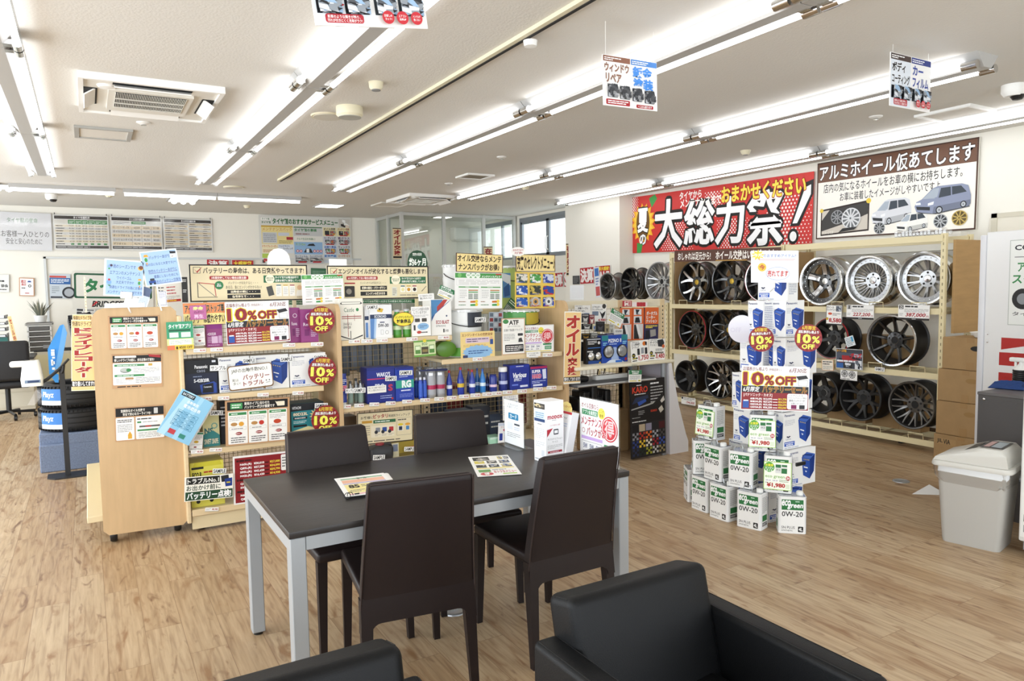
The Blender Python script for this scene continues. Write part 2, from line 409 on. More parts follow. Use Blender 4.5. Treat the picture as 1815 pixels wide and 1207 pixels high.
# glazed office in the far corner
OFF = mat('office frame', '#c9cac6', .4, metal=.3)
of = MB()
for x in (4.95, 5.78, 6.62, 7.3): of.box(x-.03, 12.27, 0, x+.03, 12.33, CEIL, OFF)
for z in (2.89, 1.78, .9): of.box(4.95, 12.275, z, 7.33, 12.325, z+.055, OFF)
for y in (12.95, 13.55): of.box(4.92, y-.03, 0, 4.98, y+.03, CEIL, OFF)
for z in (2.89, 1.78): of.box(4.925, 12.3, z, 4.975, 13.6, z+.055, OFF)
pw = st(of.build('wall_partition'))
MB().box(4.98, 12.297, .95, 7.3, 12.303, 2.9, glassmat('office glass', (.9, .92, .9, 1), .12)).build('glass_pane', pw)
MB().box(4.947, 12.33, .95, 4.953, 13.57, 2.9, glassmat('office glass')).build('glass_pane', pw)
MB().box(4.98, 12.29, 0, 7.3, 12.31, .95, mat('grey partition panel', '#a9a9a4', .6)).build('lower_panel', pw)
MB().box(4.945, 12.33, 0, 4.955, 13.57, .95, mat('grey partition panel')).build('lower_panel', pw)
# door outline behind the white board, and the recess under the wheel sign
dr = st(MB().box(7.34, 1.6, 0, 7.362, 3.62, 2.14, mat('cream door', '#e4dfd0', .55)).build('door_1'))
MB().box(7.33, 3.55, 0, 7.36, 3.6, 2.18, mat('door frame', '#cfc9b6', .5)).box(7.33, 1.6, 2.14, 7.36, 3.6, 2.18, mat('door frame')).build('door_frame', dr)
st(MB().box(7.2, 3.8, 1.86, 7.36, 5.3, 2.03, WALL).build('trim_1'))
# curtain rail on the ceiling
A = pt(497, 321, ('z', CEIL-.02)); B = pt(1047, 0, ('z', CEIL-.02)); X0 = (A.x+B.x)/2
rl = emp('ceiling_rail', 'long cream partition rail with dark slot fixed along the ceiling', 'rail', (X0, 0, CEIL))
MB().box(-.036, 1.5, -.022, -.006, A.y, 0, CREAM).box(.014, 1.5, -.01, .02, A.y, 0, CREAM).build('track', rl)
MB().box(-.006, 1.5, -.026, .014, A.y, -.002, DARK).build('slot', rl)
for i, (a, b_) in enumerate(((925, 73), )):
    p = pt(a, b_, ('z', CEIL-.04)); MB().lathe([(.0, -.035), (.035, -.03), (.04, 0)], WHITE, 16, T(.03, p.y, -.03)).build('stopper', rl)
# ================================================================ CEILING FIXTURES
TUBM = emitmat('lit tube', '#fbfcff', TUBE)
HOUS = mat('white enamel', '#b4b3b0', .4)
def fixture(label, x, y1, n=2, L=2.392):
    r = emp('fluorescent_light', label, 'ceiling light', (x, y1-2.4, CEIL), 0, 'twin tube ceiling lights')
    h = MB(); P = [(-.12, 0), (.12, 0), (.042, -.085), (-.042, -.085)]
    h.loft([[(a, 0, b) for a, b in P], [(a, L, b) for a, b in P]], HOUS)
    h.build('housing', r, smooth=0)
    for sx in (-1, 1):
        MB().tube([(sx*.105, .06, -.075), (sx*.105, L-.06, -.075)], .0165, TUBM, 10).build('tube', r)
        for y in (.05, L-.05):
            s_ = MB().tube([(sx*.105, y-.045, -.075), (sx*.105, y+.045, -.075)], .027, CHROME, 12)
            s_.box(sx*.05-.02, y-.03, -.085, sx*.09+.012, y+.03, -.06, CHROME)
            s_.build('lamp_holder', r)
    return r
ROWS = [(-.35, 'above the price sheets', 3, 9.5), (1.32, 'beside the cassette', 3, 9.52), (2.98, 'along the rail', 4, 9.5), (4.83, 'over the counter', 3, 9.62), (6.6, 'by the banner', 4, 9.65)]
_f0 = None
for x, d, n, ye in ROWS:
    for i in range(n):
        lab = 'twin tube batten light, %s from the back, in the row %s' % (ORD[i], d)
        if _f0 is None: _f0 = fixture(lab, x, ye)
        else: dup(_f0, lab, (x, ye-2.4*(i+1), CEIL))
# single-tube line near the back wall
ss = None
for i, x in enumerate((-2.02, -.77, .48, 1.65)):
    lab = 'single tube batten light along the back wall, %s from the office side' % ORD[3-i]
    if ss is None:
        ss = emp('strip_light', lab, 'ceiling light', (x, 10.95, CEIL), 0, 'single tube lights near the back wall')
        MB().box(.005, -.05, -.05, 1.17, .05, 0, HOUS).build('housing', ss)
        MB().tube([(.02, 0, -.07), (1.15, 0, -.07)], .02, TUBM, 10).build('tube', ss)
    else: dup(ss, lab, (x, 10.95, CEIL))
# ceiling cassette
def cassette(loc, lab, sc=1):
    r = emp('air_conditioner', lab, 'air conditioner', loc, 0)
    W2, D2 = .43*sc, .5*sc
    AC = mat('warm white plastic', '#e6e3da', .45); LI = mat('ac lip', '#f3f2ee', .4)
    f = MB()
    f.box(-W2+.004, -D2+.004, -.03, W2-.004, D2-.004, 0, AC)
    for a in ((-W2, -D2, -W2+.03, D2), (W2-.03, -D2, W2, D2), (-W2+.03, -D2, W2-.03, -D2+.03), (-W2+.03, D2-.03, W2-.03, D2)): f.box(a[0], a[1], -.045, a[2], a[3], 0, LI)
    f.box(-W2*.6, -D2*.58, -.05, W2*.6, D2*.62, -.03, AC)
    f.build('panel', r)
    g = MB(); g.box(-W2*.5, -D2*.5, -.053, W2*.5, D2*.4, -.0505, DARK)
    for i in range(44): 
        x = -W2*.5+W2*i/43; g.box(x-.0013, -D2*.5, -.058, x+.0013, D2*.4, -.053, AC)
    for j in range(3): g.box(-W2*.5, -D2*.2+j*.13, -.06, W2*.5, -D2*.2+j*.13+.006, -.053, AC)
    g.build('grille', r)
    for sx in (-1, 1):
        fl = MB().box(sx*W2*.86-.05, -D2*.45, -.034, sx*W2*.86+.05, D2*.45, -.0315, DARK); fl.build('outlet', r)
        MB().box(-.045, -D2*.42, -.004, .045, D2*.42, .004, LI, T(sx*W2*.84, 0, -.05) @ Matrix.Rotation(sx*.6, 4, 'Y')).build('flap', r)
    for sy in (-1, 1):
        MB().box(-W2*.55, sy*D2*.8-.03, -.034, W2*.55, sy*D2*.8+.03, -.0315, DARK).build('outlet', r)
        MB().box(-W2*.53, -.03, -.004, W2*.53, .03, .004, LI, T(0, sy*D2*.78, -.045) @ Matrix.Rotation(sy*-.5, 4, 'X')).build('flap', r)
    MB().lathe([(0, -.05), (.05, -.045), (.06, -.03)], LI, 16, T(-W2*.62, -D2*.62, 0)).build('sensor', r)
    return r
cassette((.45, 5.78, CEIL), 'large white ceiling air conditioner with slatted grille above the wood panel')
cassette((4.5, 10.3, CEIL), 'ceiling air conditioner with round slot in front of the glazed office', .95)
def hatch(name, lab, x0, y0, x1, y1, fill, border, dark=False, cat='ceiling panel'):
    r = emp(name, lab, cat, ((x0+x1)/2, (y0+y1)/2, CEIL)); a, b_ = (x1-x0)/2, (y1-y0)/2
    m = MB()
    for q in ((-a, -b_, -a+.035, b_), (a-.035, -b_, a, b_), (-a+.035, -b_, a-.035, -b_+.035), (-a+.035, b_-.035, a-.035, b_)): m.box(q[0], q[1], -.02, q[2], q[3], 0, border)
    m.build('frame', r)
    MB().box(-a+.03, -b_+.03, -.012, a-.03, b_-.03, 0, fill).build('grille' if dark else 'panel', r)
    return r
HF = mat('ceiling board', '#dcd8cf', .8)
hatch('access_hatch', 'square ceiling hatch with grey aluminium frame beside the large cassette', -.02, 6.98, .41, 7.45, HF, mat('hatch frame', '#a8a7a2', .5))
hatch('access_hatch', 'flush ceiling hatch behind the far cassette', 4.1, 11.0, 4.6, 11.5, HF, HF)
hatch('access_hatch', 'pale ceiling hatch near the dark security dome', 6.05, 3.15, 6.45, 3.6, HF, WHITE)
hatch('ceiling_vent', 'white framed ceiling vent with brown grille', 4.03, 7.85, 4.4, 8.2, mat('brown grille', '#8b8271', .7), WHITE, True, 'vent')
SQL = emitmat('lit square panel', '#fffdf2', 7)
def sqlight(lab, x0, y0, x1, y1, bulbs=True):
    r = emp('square_downlight', lab, 'ceiling light', ((x0+x1)/2, (y0+y1)/2, CEIL), 0); a, b_ = (x1-x0)/2, (y1-y0)/2
    MB().box(-a, -b_, -.015, a, b_, 0, HOUS).build('frame', r)
    MB().box(-a+.03, -b_+.03, -.018, a-.03, b_-.03, -.014, SQL).build('reflector', r)
    if bulbs:
        for k in (-1, 0, 1): MB().lathe([(0, -.075), (.035, -.06), (.04, -.03), (.02, -.018)], TUBM, 12, T(k*a*.6, 0, 0)).build('bulb', r)
sqlight('recessed square light with three bulbs near the third price sheet', 1.1, 11.6, 1.52, 12.08)
sqlight('recessed square light with bulbs above the white mission sheet', -1.1, 11.0, -.7, 11.45)
sqlight('lit square panel light in front of the service menu poster', 3.28, 11.55, 3.7, 12.0, False)
sqlight('lit square panel light inside the glazed office', 5.85, 12.6, 6.2, 13.0, False)
def disc(name, lab, cat, x, y, prof, m, m2=None, r2=0, z2=0):
    r = emp(name, lab, cat, (x, y, CEIL)); MB().lathe(prof, m, 24).build('body', r)
    if m2: MB().lathe([(0, z2-.004), (r2, z2-.003), (r2, z2+.003)], m2, 24).build('face', r)
    return r
disc('emergency_light', 'thick cream round emergency light on the ceiling by the rail', 'emergency light', 1.79, 5.43, [(.085, -.075), (.1, -.06), (.1, 0)], CREAM, mat('grey lens', '#a7a69d', .3), .085, -.077)
disc('smoke_detector', 'small cream smoke detector nearest the hanging white board', 'smoke detector', 1.74, 4.71, [(.035, -.05), (.045, -.035), (.05, 0)], CREAM, GREYP, .03, -.052)
for (x, y), d in {(.34, 11.6): 'above the price sheets', (5.3, 8.6): 'between the far lamp rows', (6.0, 5.35): 'between the two boards over the wheels', (2.3, 12.3): 'just before the service menu poster'}.items():
    disc('smoke_detector', 'small cream smoke detector on the ceiling ' + d, 'smoke detector', x, y, [(.03, -.045), (.045, -.03), (.055, 0)], CREAM, GREYP, .025, -.046)
for (x, y), d in {(1.72, 5.77): 'close to the thick round emergency light', (1.75, 10.2): 'near the back wall'}.items():
    disc('ceiling_speaker', 'flat round ceiling speaker ' + d, 'speaker', x, y, [(.125, -.012), (.13, 0)], CREAM, mat('speaker mesh', '#cfcbbf', .7), .11, -.013)
for (x, y), d in {(.47, 6.65): 'between the cassette and the framed hatch', (1.5, 7.44): 'beside the lamp row by the cassette', (3.87, 6.75): 'near the brown vent', (5.79, 3.77): 'beside the pale hatch', (4.2, 8.75): 'beyond the brown vent'}.items():
    disc('sprinkler', 'tiny round ceiling sprinkler ' + d, 'sprinkler', x, y, [(.02, -.02), (.05, -.008), (.055, 0)], WHITE, CHROME, .02, -.024)
for x, y, d in ((-.35, 11.9, 'above the white mission sheet'), (5.78, 2.72, 'beside the pale hatch')):
    r = emp('security_camera', 'white dome security camera with dark lens on the ceiling ' + d, 'camera', (x, y, CEIL))
    MB().lathe([(.055, -.08), (.075, -.05), (.075, 0)], WHITE, 20).build('housing', r)
    MB().lathe([(0, -.035), (.03, -.03), (.05, 0)], BLACK, 16, T(.02, -.02, -.075)).build('lens', r)
# ================================================================ FURNITURE
LEA = mat('dark brown leather', '#211817', .45, spec=.3, bump=.12, bscale=420)
LEAP = mat('brown piping', '#2c201e', .45)
LEAB = mat('black leather', '#090a0c', .5, spec=.24, bump=.25, bscale=330)
SEAM = mat('black thread', '#0c0c0d', .7)
SILV = mat('silver paint', '#a4a8ab', .38, metal=.25)
def dchair(label, x, y, rz):
    r = emp('dining_chair', label, 'chair', (x, y, 0), rz, 'dining chairs at the dark table')
    MB().rbox(-.212, -.235, .425, .212, .245, .472, LEA, .014, 3).build('seat', r)
    rings = []
    Z = [.41, .42, .5, .6, .7, .8, .86, .882, .89]
    for z in Z:
        t = max(0, (z-.42)/.47); hw = .218-.026*t; yc = -.222-.085*t**1.3; th = .019 if z < .87 else (.015 if z < .885 else .008)
        if z > .885: hw -= .012
        rings.append([(-hw, yc-th, z), (-hw+.012, yc-th-.004, z), (hw-.012, yc-th-.004, z), (hw, yc-th, z), (hw, yc+th, z), (hw-.012, yc+th+.003, z), (-hw+.012, yc+th+.003, z), (-hw, yc+th, z)])
    b = MB(); b.loft(rings, LEA)
    # lower edge steps up into an arch between the rear legs
    sk = [(-.216, .45), (.216, .45), (.222, .31), (.186, .31)]+[(.146+.04*math.cos(t), .31+.04*math.sin(t)) for t in [i*math.pi/10 for i in range(1, 6)]]+[(-.146-.04*math.sin(t), .31+.04*math.cos(t)) for t in [i*math.pi/10 for i in range(0, 5)]]+[(-.186, .31), (-.222, .31)]
    n_ = len(sk); b.add([(x, -.247-.01*(.45-z)/.14, z) for x, z in sk]+[(x, -.2-.01*(.45-z)/.14, z) for x, z in sk], [tuple(range(n_)), tuple(range(n_, 2*n_))[::-1]]+[((i+1) % n_, i, n_+i, n_+(i+1) % n_) for i in range(n_)], LEA)
    b.build('backrest', r, smooth=50)
    s_ = MB()
    for sx in (-1, 1): s_.tube([(sx*(.219-.026*max(0, (z-.42)/.47)), -.246-.085*max(0, (z-.42)/.47)**1.3, z) for z in Z[:-1]], .0032, LEAP, 5)
    s_.tube([(-.186, -.327, .886), (.186, -.327, .886)], .003, LEAP, 5)
    s_.build('piping', r)
    for sx in (-1, 1):
        def leg(top, bot, zt, a, c):
            m = MB(); R = []
            for k in range(6):
                t = k/5; h = a+(c-a)*t; px = top[0]+(bot[0]-top[0])*t; py = top[1]+(bot[1]-top[1])*t; z = zt*(1-t)
                R.append([(px-h, py-h*.9, z), (px+h, py-h*.9, z), (px+h, py+h*.9, z), (px-h, py+h*.9, z)])
            m.loft(R, LEA); return m.build('leg', r, smooth=30)
        leg((sx*.19, .222), (sx*.198, .232), .43, .021, .0135)
        leg((sx*.196, -.222), (sx*.207, -.262), .44, .024, .0145)
    return r
c0 = dchair('dark brown leather chair in front of the table, below the stack of flyers', 1.05, 2.69, math.radians(-8))
dup(c0, 'dark brown leather chair in front of the table, beside the white leaflet stand', (1.715, 2.70, 0), math.radians(1))
dup(c0, 'dark brown leather chair pushed in behind the table by the battery shelf', (.985, 3.195, 0), math.radians(180))
dup(c0, 'dark brown leather chair behind the table in front of the oil shelf', (1.635, 3.27, 0), math.radians(170))
# table
TX0, TX1, TY0, TY1 = .57, 2.108, 2.545, 3.407
tb = emp('meeting_table', 'long dark wood topped table with silver square legs', 'table', ((TX0+TX1)/2, (TY0+TY1)/2, 0))
a, b_ = (TX1-TX0)/2, (TY1-TY0)/2
TOPM = mat('black brown woodgrain', '#2e2a28', .36, spec=.4, noise=.3, nscale=6, ns=(1.2, 16, 1))
MB().rbox(-a, -b_, .694, a, b_, .72, TOPM, .003, 2).build('tabletop', tb)
ap = MB()
for s in (-1, 1):
    ap.box(-a+.06, s*(b_-.016)-.012, .645, a-.06, s*(b_-.016)+.012, .694, SILV)
    ap.box(s*(a-.016)-.012, -b_+.06, .645, s*(a-.016)+.012, b_-.06, .694, SILV)
ap.build('apron', tb)
for sx in (-1, 1):
    for sy in (-1, 1):
        x, y = sx*(a-.031), sy*(b_-.031)
        l = MB().rbox(x-.028, y-.028, .014, x+.028, y+.028, .694, SILV, .003, 1).build('leg', tb)
        MB().lathe([(.02, 0), (.022, .014)], BLACK, 14, T(x, y, 0)).build('foot', l)
# armchairs
def armchair(label, x, y, rz=0):
    r = emp('armchair', label, 'armchair', (x, y, 0), rz, 'black leather armchairs')
    MB().rbox(-.3, -.3, .1, .3, .3, .3, LEAB, .02, 2).build('base', r)
    MB().rbox(-.235, -.325, .29, .235, .2, .435, LEAB, .045, 4).build('seat', r)
    for sx in (-1, 1):
        m = MB(); x0, x1 = sorted((sx*.24, sx*.322))
        m.rbox(x0, -.33, .08, x1, .3, .605, LEAB, .02, 4)
        arm = m.build('armrest', r)
        sm = MB()
        for xx in (x0+.012, x1-.012): sm.tube([(xx, -.31, .6035), (xx, .28, .6035)], .0016, SEAM, 4)
        sm.build('seam', arm)
    # leaning back cushion
    b = bmesh.new(); bmesh.ops.create_cube(b, size=1)
    for v in b.verts: v.co = Vector((v.co.x*.5, v.co.y*.135, v.co.z*.44))
    bmesh.ops.subdivide_edges(b, edges=list(b.edges), cuts=3, use_grid_fill=True)
    for v in b.verts:
        d = 1-min(1, (v.co.x/.25)**4); e = 1-min(1, (v.co.z/.22)**4)
        v.co.y *= 1+.16*d*e
    bmesh.ops.bevel(b, geom=[e for e in b.edges if e.calc_face_angle(0) > 1], offset=.028, segments=4, profile=.5, affect='EDGES')
    X = T(0, .225, .505) @ Matrix.Rotation(math.radians(-13), 4, 'X')
    bk = MB().bm(b, LEAB, X).build('backrest', r, smooth=60)
    sm = MB()
    for sx in (-1, 1):
        sm.tube([(sx*.243, -.052, -.19), (sx*.243, -.052, .185), (sx*.241, -.03, .213), (sx*.241, .03, .213), (sx*.243, .052, .185)], .002, SEAM, 4, X)
    sm.build('seam', bk)
    for sx in (-1, 1):
        for sy in (-1, 1): MB().lathe([(.02, 0), (.024, .1)], BLACK, 12, T(sx*.26, sy*.26, 0)).build('leg', r)
    return r
a0 = armchair('black leather armchair with seat and both arms in view', 1.325, 1.33)
dup(a0, 'black leather armchair showing only the top of its backrest at the bottom edge', (.352, 1.345, 0))
# rubbish bin
P, Q = pt(1668, 958, ('z', 0)), pt(1770, 981, ('z', 0)); d = (Q-P).normalized(); nrm = Vector((-d.y, d.x, 0))
bw = (Q-P).length; ctr = (P+Q)/2+nrm*.13
BIN = mat('warm grey bin plastic', '#b3b1ab', .45); LID = mat('pale lid plastic', '#c6c4bc', .4)
rb = emp('trash_bin', 'pale grey rubbish bin with sloped lid and clear liner', 'trash bin', (ctr.x, ctr.y, 0), math.atan2(d.y, d.x))
def rr(hx, hy, z, r=.035, n=4):
    o = []
    for cx, cy, a0_ in ((hx-r, hy-r, 0), (-hx+r, hy-r, 90), (-hx+r, -hy+r, 180), (hx-r, -hy+r, 270)):
        for i in range(n+1):
            t = math.radians(a0_+90*i/n); o.append((cx+r*math.cos(t), cy+r*math.sin(t), z))
    return o
hb = bw/2
MB().loft([rr(hb, .125, 0, .03), rr(hb+.004, .129, .02, .03), rr(hb+.034, .155, .47, .04), rr(hb+.036, .157, .475, .04)], BIN).build('body', rb)
ld = MB(); ld.loft([rr(hb+.058, .178, .468, .045), rr(hb+.06, .18, .478, .045), rr(hb+.055, .176, .497, .045), rr(hb+.04, .163, .5, .04)], LID)
pr_ = [(-hb-.042, .5), (-hb-.035, .522), (.02, .592), (.06, .6), (hb+.005, .6), (hb+.03, .578), (hb+.042, .5)]
R_ = []
for y, k, dz in ((-.165, 1, 0), (-.15, .97, -.0), (.15, .97, 0), (.165, 1, 0)):
    R_.append([(x*k, y, .5+(z-.5)*(.82 if abs(y) > .16 else 1)) for x, z in pr_])
ld.loft(R_, LID); lid = ld.build('lid', rb, smooth=40)
fl = MB(); u_ = Vector((.02+hb+.035, 0, .07)).normalized()
fl.add([(-hb*.55, -.11, .5543), (.015, -.11, .5935), (.015, .11, .5935), (-hb*.55, .11, .5543)], [(0, 1, 2, 3)], mat('dark flap edge', '#45433f', .5))
fl.add([(.03, -.115, .6012), (hb-.0, -.115, .6025), (hb-.0, .115, .6025), (.03, .115, .6012)], [(0, 1, 2, 3)], mat('dark flap edge'))
fl.add([(.045, -.09, .6025), (hb*.5, -.09, .6034), (hb*.5, .09, .6034), (.045, .09, .6025)], [(0, 1, 2, 3)], ink('#c9a7a2'))
fl.add([(hb*.55, -.09, .6034), (hb-.015, -.09, .6036), (hb-.015, .09, .6036), (hb*.55, .09, .6034)], [(0, 1, 2, 3)], ink('#a9b4ba'))
fl.build('sticker', lid)
lr = MB(); rd = random.Random(3); RR = []
for z, g_ in ((.47, .048), (.44, .05), (.41, .044), (.385, .03), (.375, .022)):
    base = rr(hb, .127, z, .03, 8); RR.append([(x*(1+(g_+rd.uniform(-.007, .007))/hb), y*(1+(g_+rd.uniform(-.006, .006))/.127), z+rd.uniform(-.012, .012)*(z < .46)) for x, y, z in base])
lr.loft(RR, glassmat('clear bin liner', (.97, .97, .97, 1), .2, .25), cap=False).build('liner', rb, smooth=25)
# cartons stacked at the end of the wheel rack
CARD = mat('brown cardboard', '#a58760', .8, spec=.15, noise=.08, nscale=9)
CARD2 = mat('packing tape', '#9c7a4c', .45)
BX = 6.39; zs = [0]+[pt(1665, y, ('x', BX)).z for y in (768, 709, 652, 596)]
yL = [pt(px, 700, ('x', BX)).y for px in (1657, 1660, 1661.5, 1668)]
labs = ['brown carton marked VIA at the bottom of the carton stack', 'brown carton second from the floor in the carton stack', 'brown carton third from the floor in the carton stack', 'topmost brown carton of the stack with open handle hole']
for i in range(4):
    h = zs[i+1]-zs[i]-.004; r = emp('cardboard_box', labs[i], 'carton', (BX+.17, yL[i]-.23, zs[i]), 0, 'brown cartons in a stack')
    m = MB().rbox(-.17, -.23, 0, .17, .23, h, CARD, .004, 1); body = m.build('body', r)
    hd = MB(); k = [(.03+.022*math.cos(t)*2.2, h*.68+.022*math.sin(t)) for t in [math.pi*2*j/16 for j in range(16)]]
    hd.add([(-.1708, -y-.02, z) for y, z in k], [tuple(range(16))], DARK if i == 3 else mat('pressed cardboard', '#967648', .8)); hd.build('hand_hole', r)
    MB().box(-.1712, -.03, 0, -.17, .03, h*.25, CARD2).box(-.1712, -.03, h*.85, -.17, .03, h, CARD2).build('tape', r)
    if i == 0:
        p = Pr(.16, .05, '#a98a5f', t=.001); p.t('ມ VIA'[2:], 34, 8, 70, 92, '#222222', .02); p.t('JIL', 0, 8, 30, 92, '#222222', .02)
        o = p.mb.build('print', r, 0); o.matrix_world = Matrix(((0, 0, -1, -.1712), (-1, 0, 0, .2), (0, 1, 0, h*.62), (0, 0, 0, 1)))
pl = emp('plastic_tray', 'white plastic tray on the topmost carton', 'tray', (6.55, 3.2, zs[4]+.001))
MB().loft([rr(.1, .08, 0), rr(.13, .11, .045), rr(.125, .105, .045), rr(.095, .075, .006)], WHITE).build('tray', pl)
# dark cabinet, cloth, bottle, black box
CAB = mat('charcoal cabinet', '#4b4745', .5)
cx0 = 5.1; cy1 = pt(1732, 760, ('x', cx0)).y; cz = pt(1735, 694, ('x', cx0)).z
cb = emp('cabinet', 'charcoal grey cabinet behind the rubbish bin', 'cabinet', (cx0+.25, cy1-.4, 0))
MB().box(-.25, -.38, 0, .25, .4, cz-.02, CAB).build('body', cb)
MB().rbox(-.255, -.385, cz-.02, .255, .405, cz, mat('cabinet top', '#5a5654', .4), .003, 1).build('top', cb)
MB().box(-.252, -.375, .05, -.25, .39, cz-.05, mat('cabinet door', '#474341', .45)).build('door', cb)
MB().lathe([(0, .012), (.008, .008), (.008, 0)], CHROME, 10, T(-.252, .36, cz-.045) @ Matrix.Rotation(-math.pi/2, 4, 'Y')).build('lock', cb)
m = MB(); rd = random.Random(5); gx = 12
vs = []
for i in range(gx):
    for j in range(8):
        u, v = i/(gx-1), j/7; e = min(u, 1-u, v, 1-v)
        vs.append(((u-.5)*.13+rd.uniform(-.004, .004), (v-.5)*.23+rd.uniform(-.004, .004), .004+min(.045, e*.25)*(.75+.4*math.sin(u*9+v*5))))
m.add(vs, [(i*8+j, (i+1)*8+j, (i+1)*8+j+1, i*8+j+1) for i in range(gx-1) for j in range(7)], mat('navy cloth', '#223f77', .85))
m.add([(x, y, 0) for x, y in ((-.065, -.115), (.065, -.115), (.065, .115), (-.065, .115))], [(3, 2, 1, 0)], mat('navy cloth'))
p = pt(1783, 690, ('z', cz)); tag(m.build('cleaning_cloth', M=T(p.x+.05, p.y, cz+.001) @ rotz(.2)), 'crumpled navy blue cloth on the charcoal cabinet', 'cloth')
p = pt(1806, 684, ('z', cz)); bt = emp('spray_bottle', 'white trigger spray bottle with black body on the charcoal cabinet', 'bottle', (p.x+.03, p.y, cz))
sb = MB()
for k in range(8): sb.lathe([(.05, k*.014), (.054, k*.014+.004), (.054, k*.014+.01), (.05, k*.014+.014)], BLACK, 16)
sb.build('body', bt)
MB().lathe([(.05, .112), (.02, .15), (.016, .17)], WHITE, 14).rbox(-.02, -.025, .165, .02, .075, .195, WHITE, .008, 2).box(-.006, .03, .13, .006, .045, .17, WHITE).build('trigger', bt)
# vending machine sliver at the picture's edge
vm = emp('vending_machine', 'tall white vending machine cut by the picture edge beside the bin', 'vending machine', (4.79, 1.655, 0))
VM = mat('white machine enamel', '#e6e6e2', .3)
MB().rbox(-.31, -.35, .09, .31, .35, 1.85, VM, .012, 2).build('body', vm)
MB().box(-.29, -.33, .04, .29, .33, .09, GREYP).build('plinth', vm)
mb_ = MB()
for sx in (-1, 1):
    for sy in (-1, 1): mb_.lathe([(.03, 0), (.03, .012), (.012, .016), (.012, .045)], CHROME, 12, T(sx*.25, sy*.29, 0))
mb_.build('feet', vm)
f_ = MB().box(-.318, -.33, .12, -.312, .335, .9, VM); f_.box(-.319, .23, .21, -.318, .32, .25, BLACK).box(-.3195, .24, .22, -.319, .3, .24, WHITE).box(-.319, .23, .15, -.318, .32, .19, GREYP).box(-.319, .2, .62, -.318, .325, .7, ink('#2f8a4a')).build('lower_front', vm)
# ================================================================ GONDOLAS
BIRCH = mat('birch board', '#cbab80', .5, noise=.07, nscale=5, ns=(6, 6, .8))
BIRE = mat('pale birch edge', '#dcc59c', .5, noise=.05, nscale=8, ns=(1, 8, 8))
SHELF = mat('cream shelf board', '#dccba4', .45)
POST = mat('cream steel post', '#dccfa6', .4)
WIRE = mat('cream wire', '#9f8f6a', .45)
def caster(r, x, y, m=BLACK):
    b = MB(); X = T(x, y, .045) @ Matrix.Rotation(math.pi/2, 4, 'Y')
    b.lathe([(.012, -.022), (.04, -.02), (.045, -.01), (.045, .01), (.04, .02), (.012, .022)], BLACK, 18, X, True)
    b.box(x-.03, y-.012, .05, x+.03, y+.02, .088, CHROME if m is None else m).lathe([(.012, .08), (.012, .11)], CHROME, 10, T(x, y, 0))
    return b.build('caster', r)
def grid(r, x0, x1, z0, z1, y, px=.05, pz=.05, name='wire_back'):
    b = MB(); t = .0018
    n = int((x1-x0)/px)
    for i in range(n+1): b.box(x0+i*px-t, y-t, z0, x0+i*px+t, y+t, z1, WIRE)
    n = int((z1-z0)/pz)
    for i in range(n+1): b.box(x0, y-3*t, z0+i*pz-t, x1, y-t, z0+i*pz+t, WIRE)
    return b.build(name, r, 0)
def wood_end(r, y0, y1, z0, z1, x0, x1, name='end_panel', rad=.07):
    """upright board in the y-z plane with rounded top corners"""
    b = MB(); P = [(y0, z0), (y1, z0)]
    for i in range(7):
        t = math.radians(i*15); P.append((y1-rad+rad*math.cos(t), z1-rad+rad*math.sin(t)))
    for i in range(7):
        t = math.radians(90+i*15); P.append((y0+rad+rad*math.cos(t), z1-rad+rad*math.sin(t)))
    b.loft([[(x, y, z) for y, z in P] for x in (x0, x1)], BIRCH)
    return b.build(name, r, 0)
# --- left unit running away from us, its wooden end facing the table
GL = emp('display_gondola', 'wooden end of the shelf unit with three notices stuck on it', 'shelf unit', (0, 5.1, 0))
b = MB(); P = []
for px, py in ((188, 951), (330, 932), (322, 790), (310, 552)):
    q = pt(px, py, ('y', 5.1)); P.append((q.x, q.z))
tlx, tlz = pt(160, 547, ('y', 5.1)).x, pt(200, 546, ('y', 5.1)).z; trx = pt(312, 548, ('y', 5.1)).x
PX0, PX1 = .015, .49
poly = [(PX0+.03, .06), (PX1-.02, .05), (PX1, .07), (PX1, tlz-.03), (PX1-.03, tlz)]+[(PX0+.08-.08*math.sin(t), tlz-.08+.08*math.cos(t)) for t in [i*math.pi/12 for i in range(7)]]+[(PX0, .09)]
b.loft([[(x, y, z) for x, z in poly] for y in (0, .03)], BIRCH); b.build('end_panel', GL, 0)
for z in (.16, .55, .9, 1.2):
    MB().rbox(-.07 if z < .3 else .02, .05, z-.02, .22, 1.7, z+.02, SHELF, .004, 1).build('shelf', GL)
grid(GL, 0, 0, 0, 0, 0) if False else None
MB().box(.22, .03, .1, .27, 1.75, 1.4, mat('unit back board', '#d8c9a0', .6)).build('back_board', GL)
MB().box(.3, .03, .1, .48, .05, 1.3, mat('unit back board')).build('stiffener', GL)
for x, y in ((.07, .06), (.44, .06), (.07, 1.65)): caster(GL, x, y)
